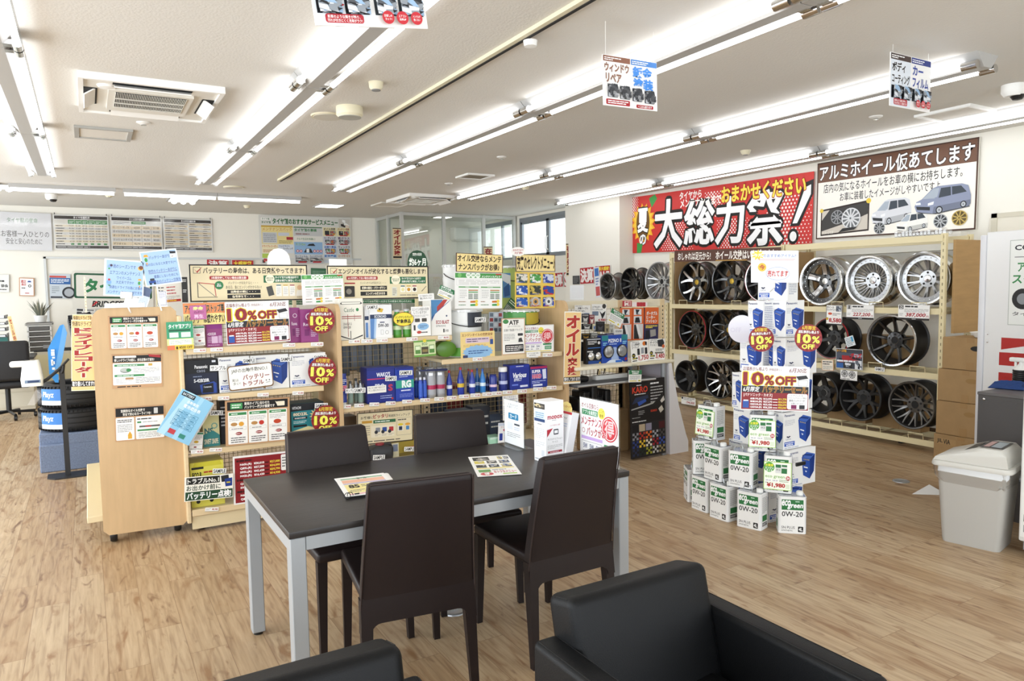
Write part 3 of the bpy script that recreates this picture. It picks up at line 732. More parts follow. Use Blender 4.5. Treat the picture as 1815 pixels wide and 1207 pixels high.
# --- battery unit
BY = 5.05; BX0, BX1 = .52, 1.50
GB = emp('display_gondola', 'battery shelf unit with four stocked shelves under the lifespan board', 'shelf unit', (BX0, BY, 0))
W_ = BX1-BX0
def shelf(r, x0, x1, ytop, z, d, name='shelf', lip=.035):
    b = MB(); b.rbox(x0, ytop, z-.022, x1, ytop+d, z, SHELF, .003, 1)
    b.rbox(x0, ytop-.012, z-lip, x1, ytop+.004, z+.003, BIRE, .003, 1)
    return b.build(name, r)
BZ = {1: pt(450, 616, ('y', BY)).z, 2: pt(450, 697, ('y', BY)).z, 3: pt(420, 793, ('y', BY)).z, 4: pt(400, 898, ('y', BY)).z}
BZ = {k: v+.012 for k, v in BZ.items()}
for k in (1, 2, 3): shelf(GB, .01, W_-.09, 0, BZ[k], .36)
shelf(GB, .0, W_-.03, -.01, BZ[4], .38, lip=.04)
MB().box(.0, .0, BZ[4]-.13, W_-.03, .03, BZ[4]-.04, SHELF).build('kick_board', GB)
for x in (.0, W_-.05):
    MB().box(x-.012, .4, .1, x+.03, .44, 1.4, POST).build('post', GB)
MB().rbox(-.03, -.02, .07, -.006, .44, 1.42, BIRE, .004, 1).build('side_board', GB)
grid(GB, .03, W_-.06, .2, 1.36, .39, .03, .03)
for x in (.06, W_-.12): caster(GB, x, .05, None); caster(GB, x, .38)
for k, (x0, x1) in {1: (.34, .75), 2: (.6, .8)}.items():
    b = MB()
    for i in range(4): b.tube([(x0+i*.1, .36, BZ[k]-.03), (x0+i*.1, .36, BZ[k]-.055), (x0+i*.1, .33, BZ[k]-.055)], .004, CHROME, 5)
    b.build('hook', GB)
# --- oil unit
OX0, OX1 = 1.54, 3.47
GO = emp('display_gondola', 'oil and additive shelf unit between two rounded wooden end panels', 'shelf unit', (OX0, BY, 0))
WO = OX1-OX0
OZT = pt(603, 608, ('y', BY)).z+.012; OZM = (pt(603, 722, ('y', BY)).z+pt(1000, 690, ('y', BY)).z)/2+.014; OZR = pt(880, 634, ('y', BY)).z+.012
XM = 2.33-OX0
wood_end(GO, -.03, .5, .08, 1.47, -.03, 0)
wood_end(GO, -.03, .5, .08, 1.45, WO, WO+.03)
shelf(GO, .005, XM+.09, 0, OZT, .38); shelf(GO, XM+.0, WO-.02, 0, OZR, .4); shelf(GO, .005, WO-.02, 0, OZM, .38)
shelf(GO, .005, WO-.02, -.02, .3, .42)
MB().box(.0, .02, .1, WO, .04, .265, SHELF).build('kick_board', GO)
for x in (.03, XM+.05, WO-.04):
    b = MB().box(x-.03, .42, .1, x+.03, .46, 1.43, BIRE)
    for i in range(30): b.box(x-.008, .4185, .3+i*.04, x+.008, .42, .315+i*.04, DARK)
    b.build('post', GO)
MB().box(XM-.13, .44, .3, XM+.0, .46, 1.2, BIRE).build('post_board', GO)
grid(GO, .05, WO-.05, .33, OZR-.05, .405, .042, .042)
grid(GO, .05, XM, OZR-.05, OZT-.03, .405, .042, .042)
for x in (.08, WO-.08): caster(GO, x, .05); caster(GO, x, .4)
# blue-grey stock hanging behind the wire, seen through it
b = MB(); rd = random.Random(2)
sg_ = emp('hanging_stock', 'grey blue packs hanging behind the wire of the oil shelf', 'stock', (OX0, BY+.55, 0))
for i in range(12):
    x = .06+i*.063; k = MB().rbox(x, 0, OZM+.2-.02*(i % 3), x+.055, .05, OZT-.06, mat('grey blue pack', '#7f8794' , .6) if i % 2 else mat('slate pack', '#6c7480', .6), .005, 1); k.build('pack', sg_)
# ================================================================ WHEEL RACK
RX = 6.6
RACK = mat('cream rack steel', '#e3d6ac', .4)
def rack(label, y0, y1, levels, top, back=True):
    r = emp('wheel_rack', label, 'rack', (RX, (y0+y1)/2, 0)); h = (y1-y0)/2
    for sy in (-1, 1):
        for x in (0, .42):
            m = MB().box(x, sy*h-.022, 0, x+.035, sy*h+.022, top, RACK)
            for i in range(int(top/.06)): m.box(x-.0006, sy*h-.004, .06*i+.02, x, sy*h+.004, .06*i+.045, mat('slot shade', '#8f845f', .7))
            m.build('post', r)
    for z in levels:
        m = MB().box(-.012, -h, z-.055, .012, h, z, RACK).box(.4, -h, z-.055, .42, h, z, RACK).box(0, -h, z-.055, .42, -h+.03, z-.03, RACK).box(0, h-.03, z-.055, .42, h, z-.03, RACK)
        m.build('beam', r)
        n = int(2*h/.36)
        for i in range(n):
            y = -h+.2+i*2*h/n
            MB().tube([(-.008, y-.07, z-.01), (-.012, y-.07, z+.05), (-.012, y+.07, z+.05), (-.008, y+.07, z-.01)], .0045, RACK, 6).build('stop_wire', r)
        for i in range(int(2*h/.25)):
            y = -h+.12+i*.25; MB().tube([(0, y, z-.012), (.41, y, z-.012)], .005, RACK, 5).build('shelf_wire', r)
    if top > 1.6:
        MB().box(-.012, -h, top-.07, .012, h, top-.01, RACK).box(.4, -h, top-.07, .42, h, top-.01, RACK).build('top_beam', r)
    return r
Z1, Z2, Z3 = 1.315, .725, .10
RB = rack('wheel rack bay under the brown slogan strip', 5.36, 7.12, (Z1, Z2, Z3), 1.985)
RC = rack('wheel rack bay under the white wheel sign, ending at the cardboard panel', 3.63, 5.3, (Z1, Z2, Z3), 1.985)
RA = rack('low rack bay with three wheels on top by the pillar', 7.2, 8.7, (Z1-.02, .35), 1.33)
# stored cartons seen through the rack
for i, (y, z, w_, h_) in enumerate(((6.75, Z1, .5, .44), (5.75, Z1, .45, .42), (6.7, Z2, .6, .5), (4.2, Z3, .5, .42), (4.75, Z3, .45, .4), (4.35, Z2, .55, .3), (6.3, Z3, .5, .35), (5.15, Z1, .25, .42))):
    MBx = emp('cardboard_box', 'brown carton stored behind the wheels, %s on the %s level' % (('by the left post', 'near its middle', 'by the post', 'low down', 'beside the gunmetal mesh wheel', 'behind the nine spoke wheel', 'behind the tower', 'beside the five spoke chrome wheel')[i], {Z1: 'top', Z2: 'middle', Z3: 'bottom'}[z]), 'carton', (RX+.34, y, z), 0, 'cartons behind the wheels')
    MB().box(-.06, -w_/2, 0, .09, w_/2, h_, CARD).build('body', MBx); MB().box(-.061, -.03, h_*.8, -.06, .03, h_, CARD2).box(-.061, -.03, 0, -.06, .03, h_*.2, CARD2).build('tape', MBx)
cp = tag(MB().box(.0, -.012, 0, .52, .012, pt(1690, 425, ('y', 3.59)).z-pt(1690, 590, ('y', 3.59)).z, mat('tan board', '#b3906049'[:7], .75, noise=.1, nscale=4, ns=(1, 1, 6))).build('end_board', M=T(6.66, 3.565, pt(1690, 590, ('y', 3.59)).z) @ Matrix.Rotation(math.radians(-4), 4, 'Z')), 'tall tan board closing the end of the wheel rack above the cartons', 'board')
for y0, z0, z1 in ((7.085, Z2-.02, 1.95), (5.26, .8, 1.9)):
    tag(MB().box(.045, 0, 0, .4, .012, z1-z0, CARD).build('side_board', M=T(RX, y0, z0)), 'tan board closing the inside of the wheel rack, %s' % ('beside the twin spoke wheel' if y0 > 6 else 'behind the battery tower'), 'board')
# ---------------- wheels
GLB = mat('gloss black paint', '#131314', .22, spec=.6, coat=.4); MTB = mat('satin black paint', '#1b1b1c', .42)
CHR = mat('polished lip', '#cfd1d2', .14, metal=1); SIL = mat('silver alloy', '#b4b6b8', .28, metal=.85); GUN = mat('gunmetal alloy', '#6b6a68', .28, metal=.85)
REDP = mat('red lacquer', '#b0202a', .35); GOLDC = mat('gold badge', '#c3a23c', .35, metal=.6); MACH = mat('machined face', '#c9cacb', .2, metal=.95); HOLE = mat('lug hole', '#0e0e0e', .7)
def wheel(label, px, pyt, pyb, style, n, face, barrel, lip=None, edge=None, cap=None, wspoke=.03, depth=.22, xf=6.62, conc=.05, lipw=.022, rivets=False, red=None, tilt=0):
    A_, B_ = pt(px, pyt, ('x', xf)), pt(px, pyb, ('x', xf)); R = (A_.z-B_.z)/2
    M_ = T(xf, A_.y, (A_.z+B_.z)/2) @ Matrix.Rotation(math.radians(-90+tilt), 4, 'Y') @ Matrix.Rotation(-math.pi/2, 4, 'Z')
    r = emp('alloy_wheel', label, 'wheel', group='display wheels on the rack', M=M_)
    D = depth
    MB().lathe([(R, 0), (R, -.012), (R-.014, -.022), (R-.02, -.05), (R-.05, -.1), (R-.05, -.15), (R-.022, -.19), (R-.014, -D+.015), (R, -D+.01), (R, -D), (R-.02, -D+.004), (R-.034, -.19), (R-.062, -.15), (R-.062, -.1), (R-.034, -.05), (R-lipw, -.006)], barrel, 40, None, True).build('barrel', r, smooth=40)
    lm = lip or face
    lp = MB().lathe([(R, .001), (R-.006, .006), (R-lipw*.8, .004), (R-lipw-.003, -.012), (R-lipw-.006, -.05), (R-lipw+.002, -.05), (R-lipw+.004, -.01)], lm, 40, None, True)
    if rivets:
        for i in range(24):
            t = 2*math.pi*i/24; lp.lathe([(.006, 0), (.005, .006), (0, .007)], CHR, 6, T((R-lipw-.022)*math.cos(t), (R-lipw-.022)*math.sin(t), -.03))
        lp.lathe([(R-lipw, -.032), (R-lipw-.045, -.03), (R-lipw-.045, -.038)], face, 40, caps=False)
    lp.build('lip', r, smooth=40)
    if red:
        MB().lathe([(R+.0005, .0), (R-.003, .0072), (R-.008, .0065)], red, 40, caps=False).build('pinstripe', r)
    sp = MB(); r1 = R-lipw-(.03 if rivets else .002); r0 = .06; zo = -.018 if not rivets else -.03; zh = zo-conc
    def arm(a0, a1, w0, w1, m=face, m2=None, rr0=r0, bend=0):
        k = 7; ring = []; ring2 = []
        for i in range(k):
            t = i/(k-1); a = a0+(a1-a0)*(t**1.15); rad = rr0+(r1-rr0)*t
            z = zh+(zo-zh)*(t**1.6)+.012*math.sin(math.pi*min(1, t*1.0))*0
            x, y = rad*math.cos(a), rad*math.sin(a)
            dt = 1e-3; t2 = t+dt; a2 = a0+(a1-a0)*(t2**1.15); rd2 = rr0+(r1-rr0)*t2
            tx, ty = rd2*math.cos(a2)-x, rd2*math.sin(a2)-y; L_ = math.hypot(tx, ty); nx, ny = -ty/L_, tx/L_
            w_ = (w0+(w1-w0)*t)/2; f_ = w_*.62; th = .034-.01*t
            ring.append([(x-nx*w_, y-ny*w_, z-th), (x-nx*w_, y-ny*w_, z-.008), (x-nx*f_, y-ny*f_, z), (x+nx*f_, y+ny*f_, z), (x+nx*w_, y+ny*w_, z-.008), (x+nx*w_, y+ny*w_, z-th)])
            if m2: ring2.append([(x-nx*f_*.98, y-ny*f_*.98, z+.0012), (x+nx*f_*.98, y+ny*f_*.98, z+.0012), (x+nx*f_*.98, y+ny*f_*.98, z-.001), (x-nx*f_*.98, y-ny*f_*.98, z-.001)])
        sp.loft(ring, m)
        if m2: sp.loft(ring2, m2)
    for i in range(n):
        c = 2*math.pi*i/n+math.pi/2
        g = 2*math.pi/n
        if style == 'S': arm(c, c, wspoke*1.25, wspoke, m2=edge)
        elif style == 'Y':
            arm(c, c+g*.26, wspoke*1.3, wspoke*.8, m2=edge); arm(c, c-g*.26, wspoke*1.3, wspoke*.8, m2=edge)
        elif style == 'V':
            arm(c-.02, c-g*.17, wspoke, wspoke*.8, m2=edge); arm(c+.02, c+g*.17, wspoke, wspoke*.8, m2=edge)
        elif style == 'X':
            arm(c, c+g*.5, wspoke, wspoke, m2=edge); arm(c, c-g*.5, wspoke, wspoke, m2=edge)
        elif style == 'star':
            arm(c+.05, c+.1, wspoke*.9, wspoke*.55, m2=edge); arm(c-.05, c-.1, wspoke*.9, wspoke*.55, m2=edge); arm(c, c, wspoke*1.2, wspoke*.9)
        elif style == 'fin':
            arm(c-.09*g, c-g*.18, wspoke, wspoke*.9, m2=edge); arm(c+.09*g, c+g*.18, wspoke, wspoke*.9, m2=edge); arm(c+g*.5, c+g*.5, wspoke*.9, wspoke*.8, m2=edge, rr0=.1)
    sp.build('spoke_face', r, smooth=30)
    hb_ = MB().lathe([(.082, zh-.06), (.085, zh-.01), (.078, zh+.002), (.036, zh+.004), (.034, zh-.01)], face, 28, caps=False)
    for i in range(5):
        t = 2*math.pi*i/5+.3; hb_.lathe([(.0105, zh+.0035), (.009, zh+.0045), (0, zh+.004)], HOLE, 10, T(.057*math.cos(t), .057*math.sin(t), .0008))
    hb_.build('hub', r, smooth=40)
    MB().lathe([(.034, zh-.006), (.032, zh+.006), (.0, zh+.009)], cap or face, 24).build('center_cap', r) if cap != 0 else MB().lathe([(.035, zh+.0055), (0, zh+.0056)], HOLE, 24).build('bore', r)
    return r
Q = dict(red=REDP)
wheel('black twin spoke wheel with machined silver faces, top level by the rack post', 1228.5, 463.5, 536.8, 'Y', 5, GLB, GLB, None, MACH, GOLDC, .044)
wheel('black wheel with Y shaped spokes and yellow badge on the top level', 1290.6, 459.8, 536.8, 'Y', 5, GLB, GLB, None, None, GOLDC, .038)
wheel('dark wheel with thin silver lip half hidden behind the white handwritten sheet', 1352, 456, 536, 'S', 10, GLB, GLB, CHR, None, None, .03, red=REDP)
wheel('black five spoke star wheel with deep polished lip', 1454.7, 454.8, 541.8, 'star', 5, GLB, CHR, CHR, MACH, CHR, .075, lipw=.03, rivets=True)
wheel('silver many finned wheel with riveted chrome lip', 1539.8, 452, 541.8, 'fin', 10, SIL, CHR, CHR, None, CHR, .016, lipw=.03, rivets=True)
wheel('large silver mesh wheel on the top level by the tan end board', 1637, 446, 541.8, 'V', 10, SIL, CHR, CHR, None, CHR, .024, lipw=.03, rivets=True, xf=6.66)
wheel('silver mesh wheel standing left of the rack post', 1166.6, 464, 534, 'V', 10, SIL, SIL, SIL, None, 0, .022)
wheel('black ten spoke wheel between two silver ones by the pillar', 1117.5, 474, 532, 'S', 10, GLB, GLB, None, None, None, .03)
wheel('smaller grey multi spoke wheel by the pillar end', 1076, 483, 532, 'V', 7, GUN, GUN, SIL, None, None, .022)
wheel('black ten spoke wheel with red rim line on the middle level', 1226.6, 550.5, 618, 'S', 10, GLB, GLB, None, None, None, .026, red=REDP)
wheel('black mesh wheel with yellow badge behind the round white card', 1285, 548, 622.5, 'X', 7, GLB, GLB, GLB, None, GOLDC, .024)
wheel('black wheel with red spoke accents beside the round discount card', 1472, 563, 636, 'S', 7, MTB, MTB, None, None, 0, .04, red=REDP)
wheel('black nine spoke wheel with polished lip on the middle level', 1580, 557, 650, 'S', 9, GUN if 0 else GLB, MTB, CHR, None, 0, .026, lipw=.026)
wheel('satin black six spoke wheel on the bottom level by the post', 1216.7, 638.7, 696, 'S', 6, MTB, MTB, None, None, None, .042)
wheel('black mesh wheel with machined spokes on the bottom level', 1274.5, 640, 707, 'Y', 7, GLB, GLB, None, MACH, None, .026)
wheel('plain black five spoke wheel beside the battery tower at floor level', 1454, 661, 733, 'S', 5, MTB, MTB, None, None, 0, .05)
wheel('satin black split spoke wheel second from the cartons at floor level', 1524.6, 665, 746, 'Y', 6, MTB, MTB, None, None, 0, .032)
wheel('gunmetal mesh wheel at floor level next to the cartons', 1616, 676, 761, 'Y', 10, GUN, MTB, GUN, None, 0, .022)
# ---------------- red summer banner
bn = sheet((1114.4, 351), (1437, 304.5), (1117, 449), ('x', 7.33), base='#cc3531', e=.0007)
rd = random.Random(1)
def dots(x0, x1, y0, y1, n, r):
    for i in range(n):
        for j in range(7):
            x = x0+(x1-x0)*i/n; y = y0+(y1-y0)*j/7+(i % 2)*(y1-y0)/14
            k = r*(1-abs(i/n-.4)); bn.o(x, y, max(.05, k), '#f6e9e4', n=8); bn.z -= bn.e
dots(0, 6, 2, 40, 10, .42); dots(22, 42, 50, 100, 26, .45); dots(55, 72, 55, 100, 22, .42); dots(80, 100, 30, 100, 26, .5); dots(48, 58, 10, 50, 12, .45)
bn.z += bn.e
bn.p([(13, 6), (17, 0), (18.5, 8), (15, 22)], '#3c9a48'); bn.p([(5, 82), (9, 84), (8, 100), (5, 100)], '#3c9a48')
bn.star(9.2, 48, 8.6, 6.4, 16, '#f3b52e', 1.08); bn.star(9.2, 48, 7.4, 5.2, 14, '#f7cf4a', 1.08); bn.o(9.2, 48, 4.6, '#6b4a1d', 30)
bn.t('夏', 5.6, 22, 12.8, 64, '#ffffff', .035, '#15120f', .04); bn.t('の', 7, 66, 11.6, 86, '#ffffff', .035, '#15120f', .04)
for ch, a, b_, y0, y1 in (('大', 17, 35, 12, 93), ('総', 36, 53.5, 20, 90), ('力', 54, 69, 20, 92), ('祭', 70, 88.5, 16, 96)): bn.t(ch, a, y0, b_, y1, '#15120f', .09)
for ch, a, b_, y0, y1 in (('大', 17, 35, 12, 93), ('総', 36, 53.5, 20, 90), ('力', 54, 69, 20, 92), ('祭', 70, 88.5, 16, 96)): bn.t(ch, a, y0, b_, y1, '#fbfbfb', .03)
bn.p([(96, 14), (100, 10), (100, 30), (94.5, 72), (90.5, 72)], '#15120f'); bn.o(92, 86, 2.4, '#15120f', 11)
bn.p([(96.6, 20), (99, 17), (99, 30), (93.6, 68), (91.6, 68)], '#fbfbfb'); bn.o(92, 86, 1.5, '#fbfbfb', 7)
bn.t('タイヤから', 33, 3, 46, 15, '#fff6f0', .03); bn.t('メンテナンスまで', 33.5, 15, 57, 29, '#fff6f0', .03); bn.t('おまかせください', 57, 4, 97, 29, '#f6dc4e', .035, '#a3231f', .05)
fin(bn, 'banner', 'long red sale banner with a sunflower and large white lettering on the wall', 'banner', off=.003)
# ---------------- wheel try-on sign
sg = sheet((1447.2, 290.7), (1732.5, 243.5), (1447.2, 424.4), ('x', 7.335), base='#f3efe6', e=.0006, t=.012)
sg.fr(0, 0, 100, 100, .9, '#4a2f21'); sg.r(.9, 1.6, 99.1, 26, '#6d4a36')
sg.t('アルミホイール仮あてします', 2, 4, 98, 24.5, '#ffffff', .022, '#3a2418', .05)
sg.t('店内の気になるホイールをお車の横にお持ちします。', 5, 28.5, 92, 40.5, '#1c1a18', .006); sg.t('お車に装着したイメージがしやすいですよ', 17, 42, 80, 53, '#1c1a18', .006)
sg.p([(3.5, 62), (37.5, 55), (37.5, 93), (3.5, 96)], '#2a1b14'); sg.p([(4.3, 64), (36.6, 57.5), (36.6, 91), (4.3, 94)], '#cfc7bb')
sg.p([(4.3, 76), (10, 62.6), (36.6, 57.5), (36.6, 72), (25, 80), (4.3, 90)], '#3a3836'); rimdraw(sg, 15.5, 73, 4.5, '#9a9c9e'); rimdraw(sg, 25.5, 76, 6.6, '#dcdee0', '#6a6d70', 12); sg.p([(17, 93), (28, 90.5), (30, 87), (20, 88)], '#232222')
sg.o(4, 63, 1.3, '#e4c645'); sg.o(37, 56, 1.6, '#e4c645'); sg.t('イメージです', 5, 90, 13, 94, '#f3efe6', .01)
car(sg, 39, 57, 25, 31, '#d9dbe0'); car(sg, 55, 76, 19, 22, '#efeee9'); car(sg, 66, 48, 31, 32, '#8c94ad')
rimdraw(sg, 44.5, 94 if 0 else 91, 3.6, '#a8abae'); rimdraw(sg, 81, 88, 4, '#b7babc'); rimdraw(sg, 91.5, 86, 4.2, '#c2a85a', '#5c4a1f')
fin(sg, 'wall_sign', 'white wall sign with brown header about trying wheels and pictures of three cars', 'sign', off=.012)
# brown slogan strip on top of the rack
sl = sheet((1195, 444.5), (1383, 438), (1195.5, 464), ('x', RX-.02), base='#5a3a2e', e=.0006)
sl.t('おしゃれは足元から!', 4, 20, 38, 88, '#fffaf2', .02); sl.t('ホイール交換はいかがですか?', 43, 12, 98, 88, '#fffaf2', .03); sl.r(43, 92, 72, 97, '#d8a944')
fin(sl, 'slogan_strip', 'brown slogan strip with white lettering along the top of the wheel rack', 'sign')
tf = MB(); rd = random.Random(9)
for i in range(14):
    y = -.25+i*.035; tf.rbox(-.05, y, 0, .05+rd.uniform(0, .06), y+.03, rd.uniform(.03, .07), glassmat('clear film', (.95, .95, .95, 1), .25, .2), .008, 1)
tag(tf.build('plastic_film', M=T(RX+.2, 3.95, 1.985)), 'crumpled clear plastic film lying on top of the wheel rack', 'plastic film')
# ---------------- price cards on the wheel rack
def wcard(tl, tr, bl, no, price, sz, label, x=RX-.03):
    p = sheet(tl, tr, bl, ('x', x), base='#f4f4f2', e=.0005)
    p.r(3, 3, 17, 30, '#222222'); p.t(no, 5, 6, 15, 27, '#f4f4f2', .02); p.g(22, 4, 97, 20, 1, '#333333', .6); p.g(20, 26, 97, 50, 3, '#9a9a98', .35)
    p.g(4, 55, 16, 75, 2, '#888888', .3); p.t(price, 24, 54, 88, 82, '#a8232a', .03, it=.2); p.t('円', 90, 68, 97, 82, '#a8232a', .01); p.r(0, 87, 100, 100, '#2b2726'); p.g(45, 91, 60, 96, 1, '#ddd', .7)
    return fin(p, 'price_card', label, 'price card', 'price cards on the wheel rack')
wcard((1501, 540), (1549.5, 541), (1500.5, 565), '11', '227,200', 1, 'price card reading 227,200 under the silver many finned wheel')
wcard((1592.5, 539.5), (1648, 541), (1592, 566), '25', '387,000', 1, 'price card reading 387,000 under the large silver mesh wheel')
for i, (px, py) in enumerate(((1205, 702), (1247, 711))):
    p = sheet((px, py), (px+25, py+4), (px+(3 if i == 0 else 0), py+13), ('x', RX-.05), base='#efefec'); p.r(2, 4, 14, 30, '#222222'); p.g(18, 6, 96, 44, 2, '#777', .4); p.t('194,000' if i == 0 else '128,000', 35, 52, 92, 92, '#a8232a', .02, it=.2)
    fin(p, 'price_card', ('slanted white price card below the satin black six spoke wheel', 'slanted price card below the machined mesh wheel')[i], 'price card', 'price cards on the wheel rack')
p = sheet((1464.5, 540), (1493, 541), (1464, 575), ('x', RX-.05), base='#f5f4f0', e=.0005)
p.r(0, 0, 100, 100, '#2a2524'); p.r(3, 2, 97, 94, '#f5f4f0'); p.t('ホイール', 6, 6, 50, 18, '#222', .02); p.t('ロックナット', 6, 19, 60, 30, '#222', .02); photo(p, 62, 5, 95, 32, '#59606e', ['#8d96a6', '#2f3542', '#c3c8d0'], 4)
p.o(26, 44, 13, '#d1552e', 6); p.g(42, 40, 92, 54, 2, '#555', .4); p.o(9, 70, 8, '#c9a636'); p.t('8,580', 20, 66, 97, 90, '#b3262b', .04, '#fff', .03)
fin(p, 'price_card', 'lock nut price card reading 8,580 hanging beside the star wheel', 'price card', 'price cards on the wheel rack')
p = sheet((1482.5, 617), (1530, 620), (1482, 652), ('x', RX-.06), base='#3b3f49', e=.0005)
p.t('ホイール特集', 3, 4, 40, 18, '#f0b028', .02); photo(p, 3, 20, 97, 70, '#4b5364', ['#aab3c2', '#a7262c', '#d6dbe2', '#22262f'], 8, 9); p.t('グッズ', 55, 20, 96, 44, '#c9242b', .05); p.g(5, 54, 90, 68, 1, '#e9edf4', .6); photo(p, 30, 68, 62, 97, '#23262c', ['#dfe3ea', '#9aa3af'], 3); photo(p, 72, 55, 97, 97, '#dfe3e8', ['#23262c', '#6a727f'], 5); p.r(3, 72, 28, 96, '#2f63a8')
p.fr(0, 0, 100, 100, 1.5, '#e8e8e8'); fin(p, 'poster', 'dark wheel goods picture card hanging below the red accented wheel', 'poster')
p = sheet((1490.5, 655), (1520, 658), (1490, 672), ('x', RX-.06), base='#f0f0ee'); rimdraw(p, 25, 38, 20, '#3a3a3c', '#e5e5e5'); rimdraw(p, 70, 42, 20, '#3a3a3c', '#e5e5e5'); p.g(5, 82, 95, 98, 1, '#777', .5)
fin(p, 'card', 'small white card with two wheel drawings below the dark picture card', 'card')
p = sheet((1457.5, 637), (1478.5, 638), (1457, 656), ('x', RX-.06), base='#d9a878'); p.r(4, 4, 96, 96, '#efe7d8'); p.g(10, 10, 90, 50, 2, '#444', .5); p.g(10, 55, 90, 92, 3, '#999', .4)
fin(p, 'card', 'small tan edged card above the plain black five spoke wheel', 'card')
p = sheet((1503, 597), (1518, 592), (1502, 616), ('x', RX-.04), base='#e6eef2'); p.g(8, 8, 92, 92, 6, '#6b7a86', .4); p.r(70, 10, 92, 60, '#4aa0c9')
fin(p, 'card', 'narrow pale blue card stuck on the red accented wheel', 'card')
p = sheet((1551, 650), (1568, 652), (1551, 657), ('x', RX-.03), base='#f4f4f2'); p.t('SAMPLE', 8, 15, 92, 85, '#222', .02)
fin(p, 'sample_label', 'white sample label under the nine spoke wheel', 'label')
# ================================================================ BATTERY TOWER AND OIL CANS
BOXW = '#eeeeec'
def battery_pic(p, x0, y0, x1, y1, c='#2c4fa3', dk='#1f3a80', lt='#4568b8'):
    X = lambda u: x0+(x1-x0)*u; Y = lambda v: y0+(y1-y0)*v
    q = lambda L, c_: p.p([(X(u), Y(v)) for u, v in L], c_)
    q([(0, .16), (.62, .28), (.62, 1), (.12, .82)], c); q([(.62, .28), (1, .12), (.94, .74), (.62, 1)], dk); q([(0, .16), (.36, 0), (1, .12), (.62, .28)], lt)
    q([(.1, .1), (.2, .05), (.85, .13), (.75, .18)], dk); q([(.03, .12), (.1, .06), (.14, .12), (.07, .17)], '#1a2f6a')
    for k in range(4): q([(.14+.12*k, .22+.022*k), (.2+.12*k, .232+.022*k), (.2+.12*k, .27+.022*k), (.14+.12*k, .258+.022*k)], '#c5b25a')
    q([(.16, .5), (.46, .57), (.46, .61), (.16, .54)], '#f2f4f8'); q([(.26, .66), (.4, .7), (.4, .72), (.33, .74), (.26, .68)], '#dfe5f2')
def caos_print(p, narrow=False, badge='80B24'):
    p.t('Panasonic', 4, 5, 40 if not narrow else 62, 11, '#23346e', .02)
    if narrow: battery_pic(p, 30, 20, 98, 84)
    else: battery_pic(p, 52, 12, 98, 88)
    p.p([(10, 66), (15, 64), (18, 66.5), (21, 64), (26, 66), (18, 70)], '#2b3350'); p.t('caos', 9, 71, 27, 75, '#8c93a4', .0)
    p.g(5, 20, 28 if narrow else 40, 36, 4, '#b7bac4', .35)
    p.r(4, 80, 40, 92, '#2d57b4'); p.g(6, 82, 38, 85, 1, '#dfe6f5', .8); p.t(badge, 10, 86, 34, 91, '#ffffff', .02); p.g(5, 95, 60, 98, 1, '#9aa2b8', .6)
BXM = ink(BOXW)
def batbox(label, pxl, pxc, pxr, z, h, d, ypx, rot=0, narrow=True, group='battery boxes of the tower'):
    """carton whose near vertical edge is seen at pxc: one face to -X, one to -Y"""
    C0 = pt(pxc, ypx, ('d', d)); v = ray(pxl, ypx); wy = max(.1, min(.3, v.y*(C0.x/v.x)-C0.y)); v = ray(pxr, ypx); wx = max(.1, min(.34, v.x*(C0.y/v.y)-C0.x))
    r = emp('battery_box', label, 'box', (C0.x, C0.y, z), rot, group)
    MB().rbox(0, 0, 0, wx, wy, h-.004, BXM, .002, 1).build('carton', r)
    p = Pr(wy, h, BOXW, t=.0004); caos_print(p, wy < .2); o = p.mb.build('front_print', r, 0); o.matrix_local = Matrix(((0, 0, -1, -.0006), (-1, 0, 0, wy), (0, 1, 0, 0), (0, 0, 0, 1)))
    p = Pr(wx, h, BOXW, t=.0004)
    if wx < .16: p.g(12, 15, 88, 85, 14, '#8f96ab', .4); p.t('Panasonic', 12, 5, 80, 10, '#23346e', .02)
    else: caos_print(p, wx < .2)
    o = p.mb.build('side_print', r, 0); o.matrix_local = Matrix(((1, 0, 0, 0), (0, 0, -1, -.0006), (0, 1, 0, 0), (0, 0, 0, 1)))
    return r
hT = .242
batbox('single battery box on top of the tower behind the white handwritten sheet', 1343.6, 1396, 1402, 6*hT, .25, 4.76, 520)
batbox('battery box in the second tier of the tower beside the round white card', 1326, 1353, 1362, 5*hT, hT, 4.8, 565)
batbox('battery box of the tower in its second tier, on the side of the star wheel', 1363.5, 1392.5, 1425, 5*hT, hT, 4.76, 565)
batbox('battery box of the tower behind the discount circle beside the rack', 1311.7, 1352, 1362, 4*hT, hT, 4.82, 630)
batbox('battery box with small printed side panel between the two discount circles', 1363, 1376, 1391, 4*hT, hT, 4.8, 630)
batbox('battery box of the tower under the discount circle that glares', 1389, 1392.5, 1447, 4*hT, hT, 4.66, 630)
batbox('battery box behind the large sale poster, on the can side', 1302, 1318, 1350, 3*hT, hT, 4.85, 690)
batbox('battery box behind the large sale poster, on the wheel side', 1375, 1386, 1440, 3*hT, hT, 4.7, 690)
batbox('battery box below the sale poster, partly behind the raised oil can', 1300, 1330, 1352, 2*hT, hT, 4.85, 755)
batbox('battery box below the sale poster beside the raised oil can', 1380, 1388.5, 1438, 2*hT, hT, 4.68, 755)
batbox('battery box of the tower behind the middle oil cans', 1292, 1325, 1360, hT, hT, 4.95, 820)
batbox('battery box beside the lower price card with a black tab', 1382, 1393.5, 1445, hT, hT, 4.66, 820)
batbox('battery box at the bottom of the tower between two oil cans', 1355, 1362, 1431, 0, hT, 4.72, 890)
batbox('battery box at the bottom of the tower behind the cans', 1290, 1325, 1355, 0, hT, 5.0, 880)
TINM = mat('white tin', '#e9eaea', .3, metal=.0); TINE = mat('bare tin', '#b9bcbf', .25, metal=.9)
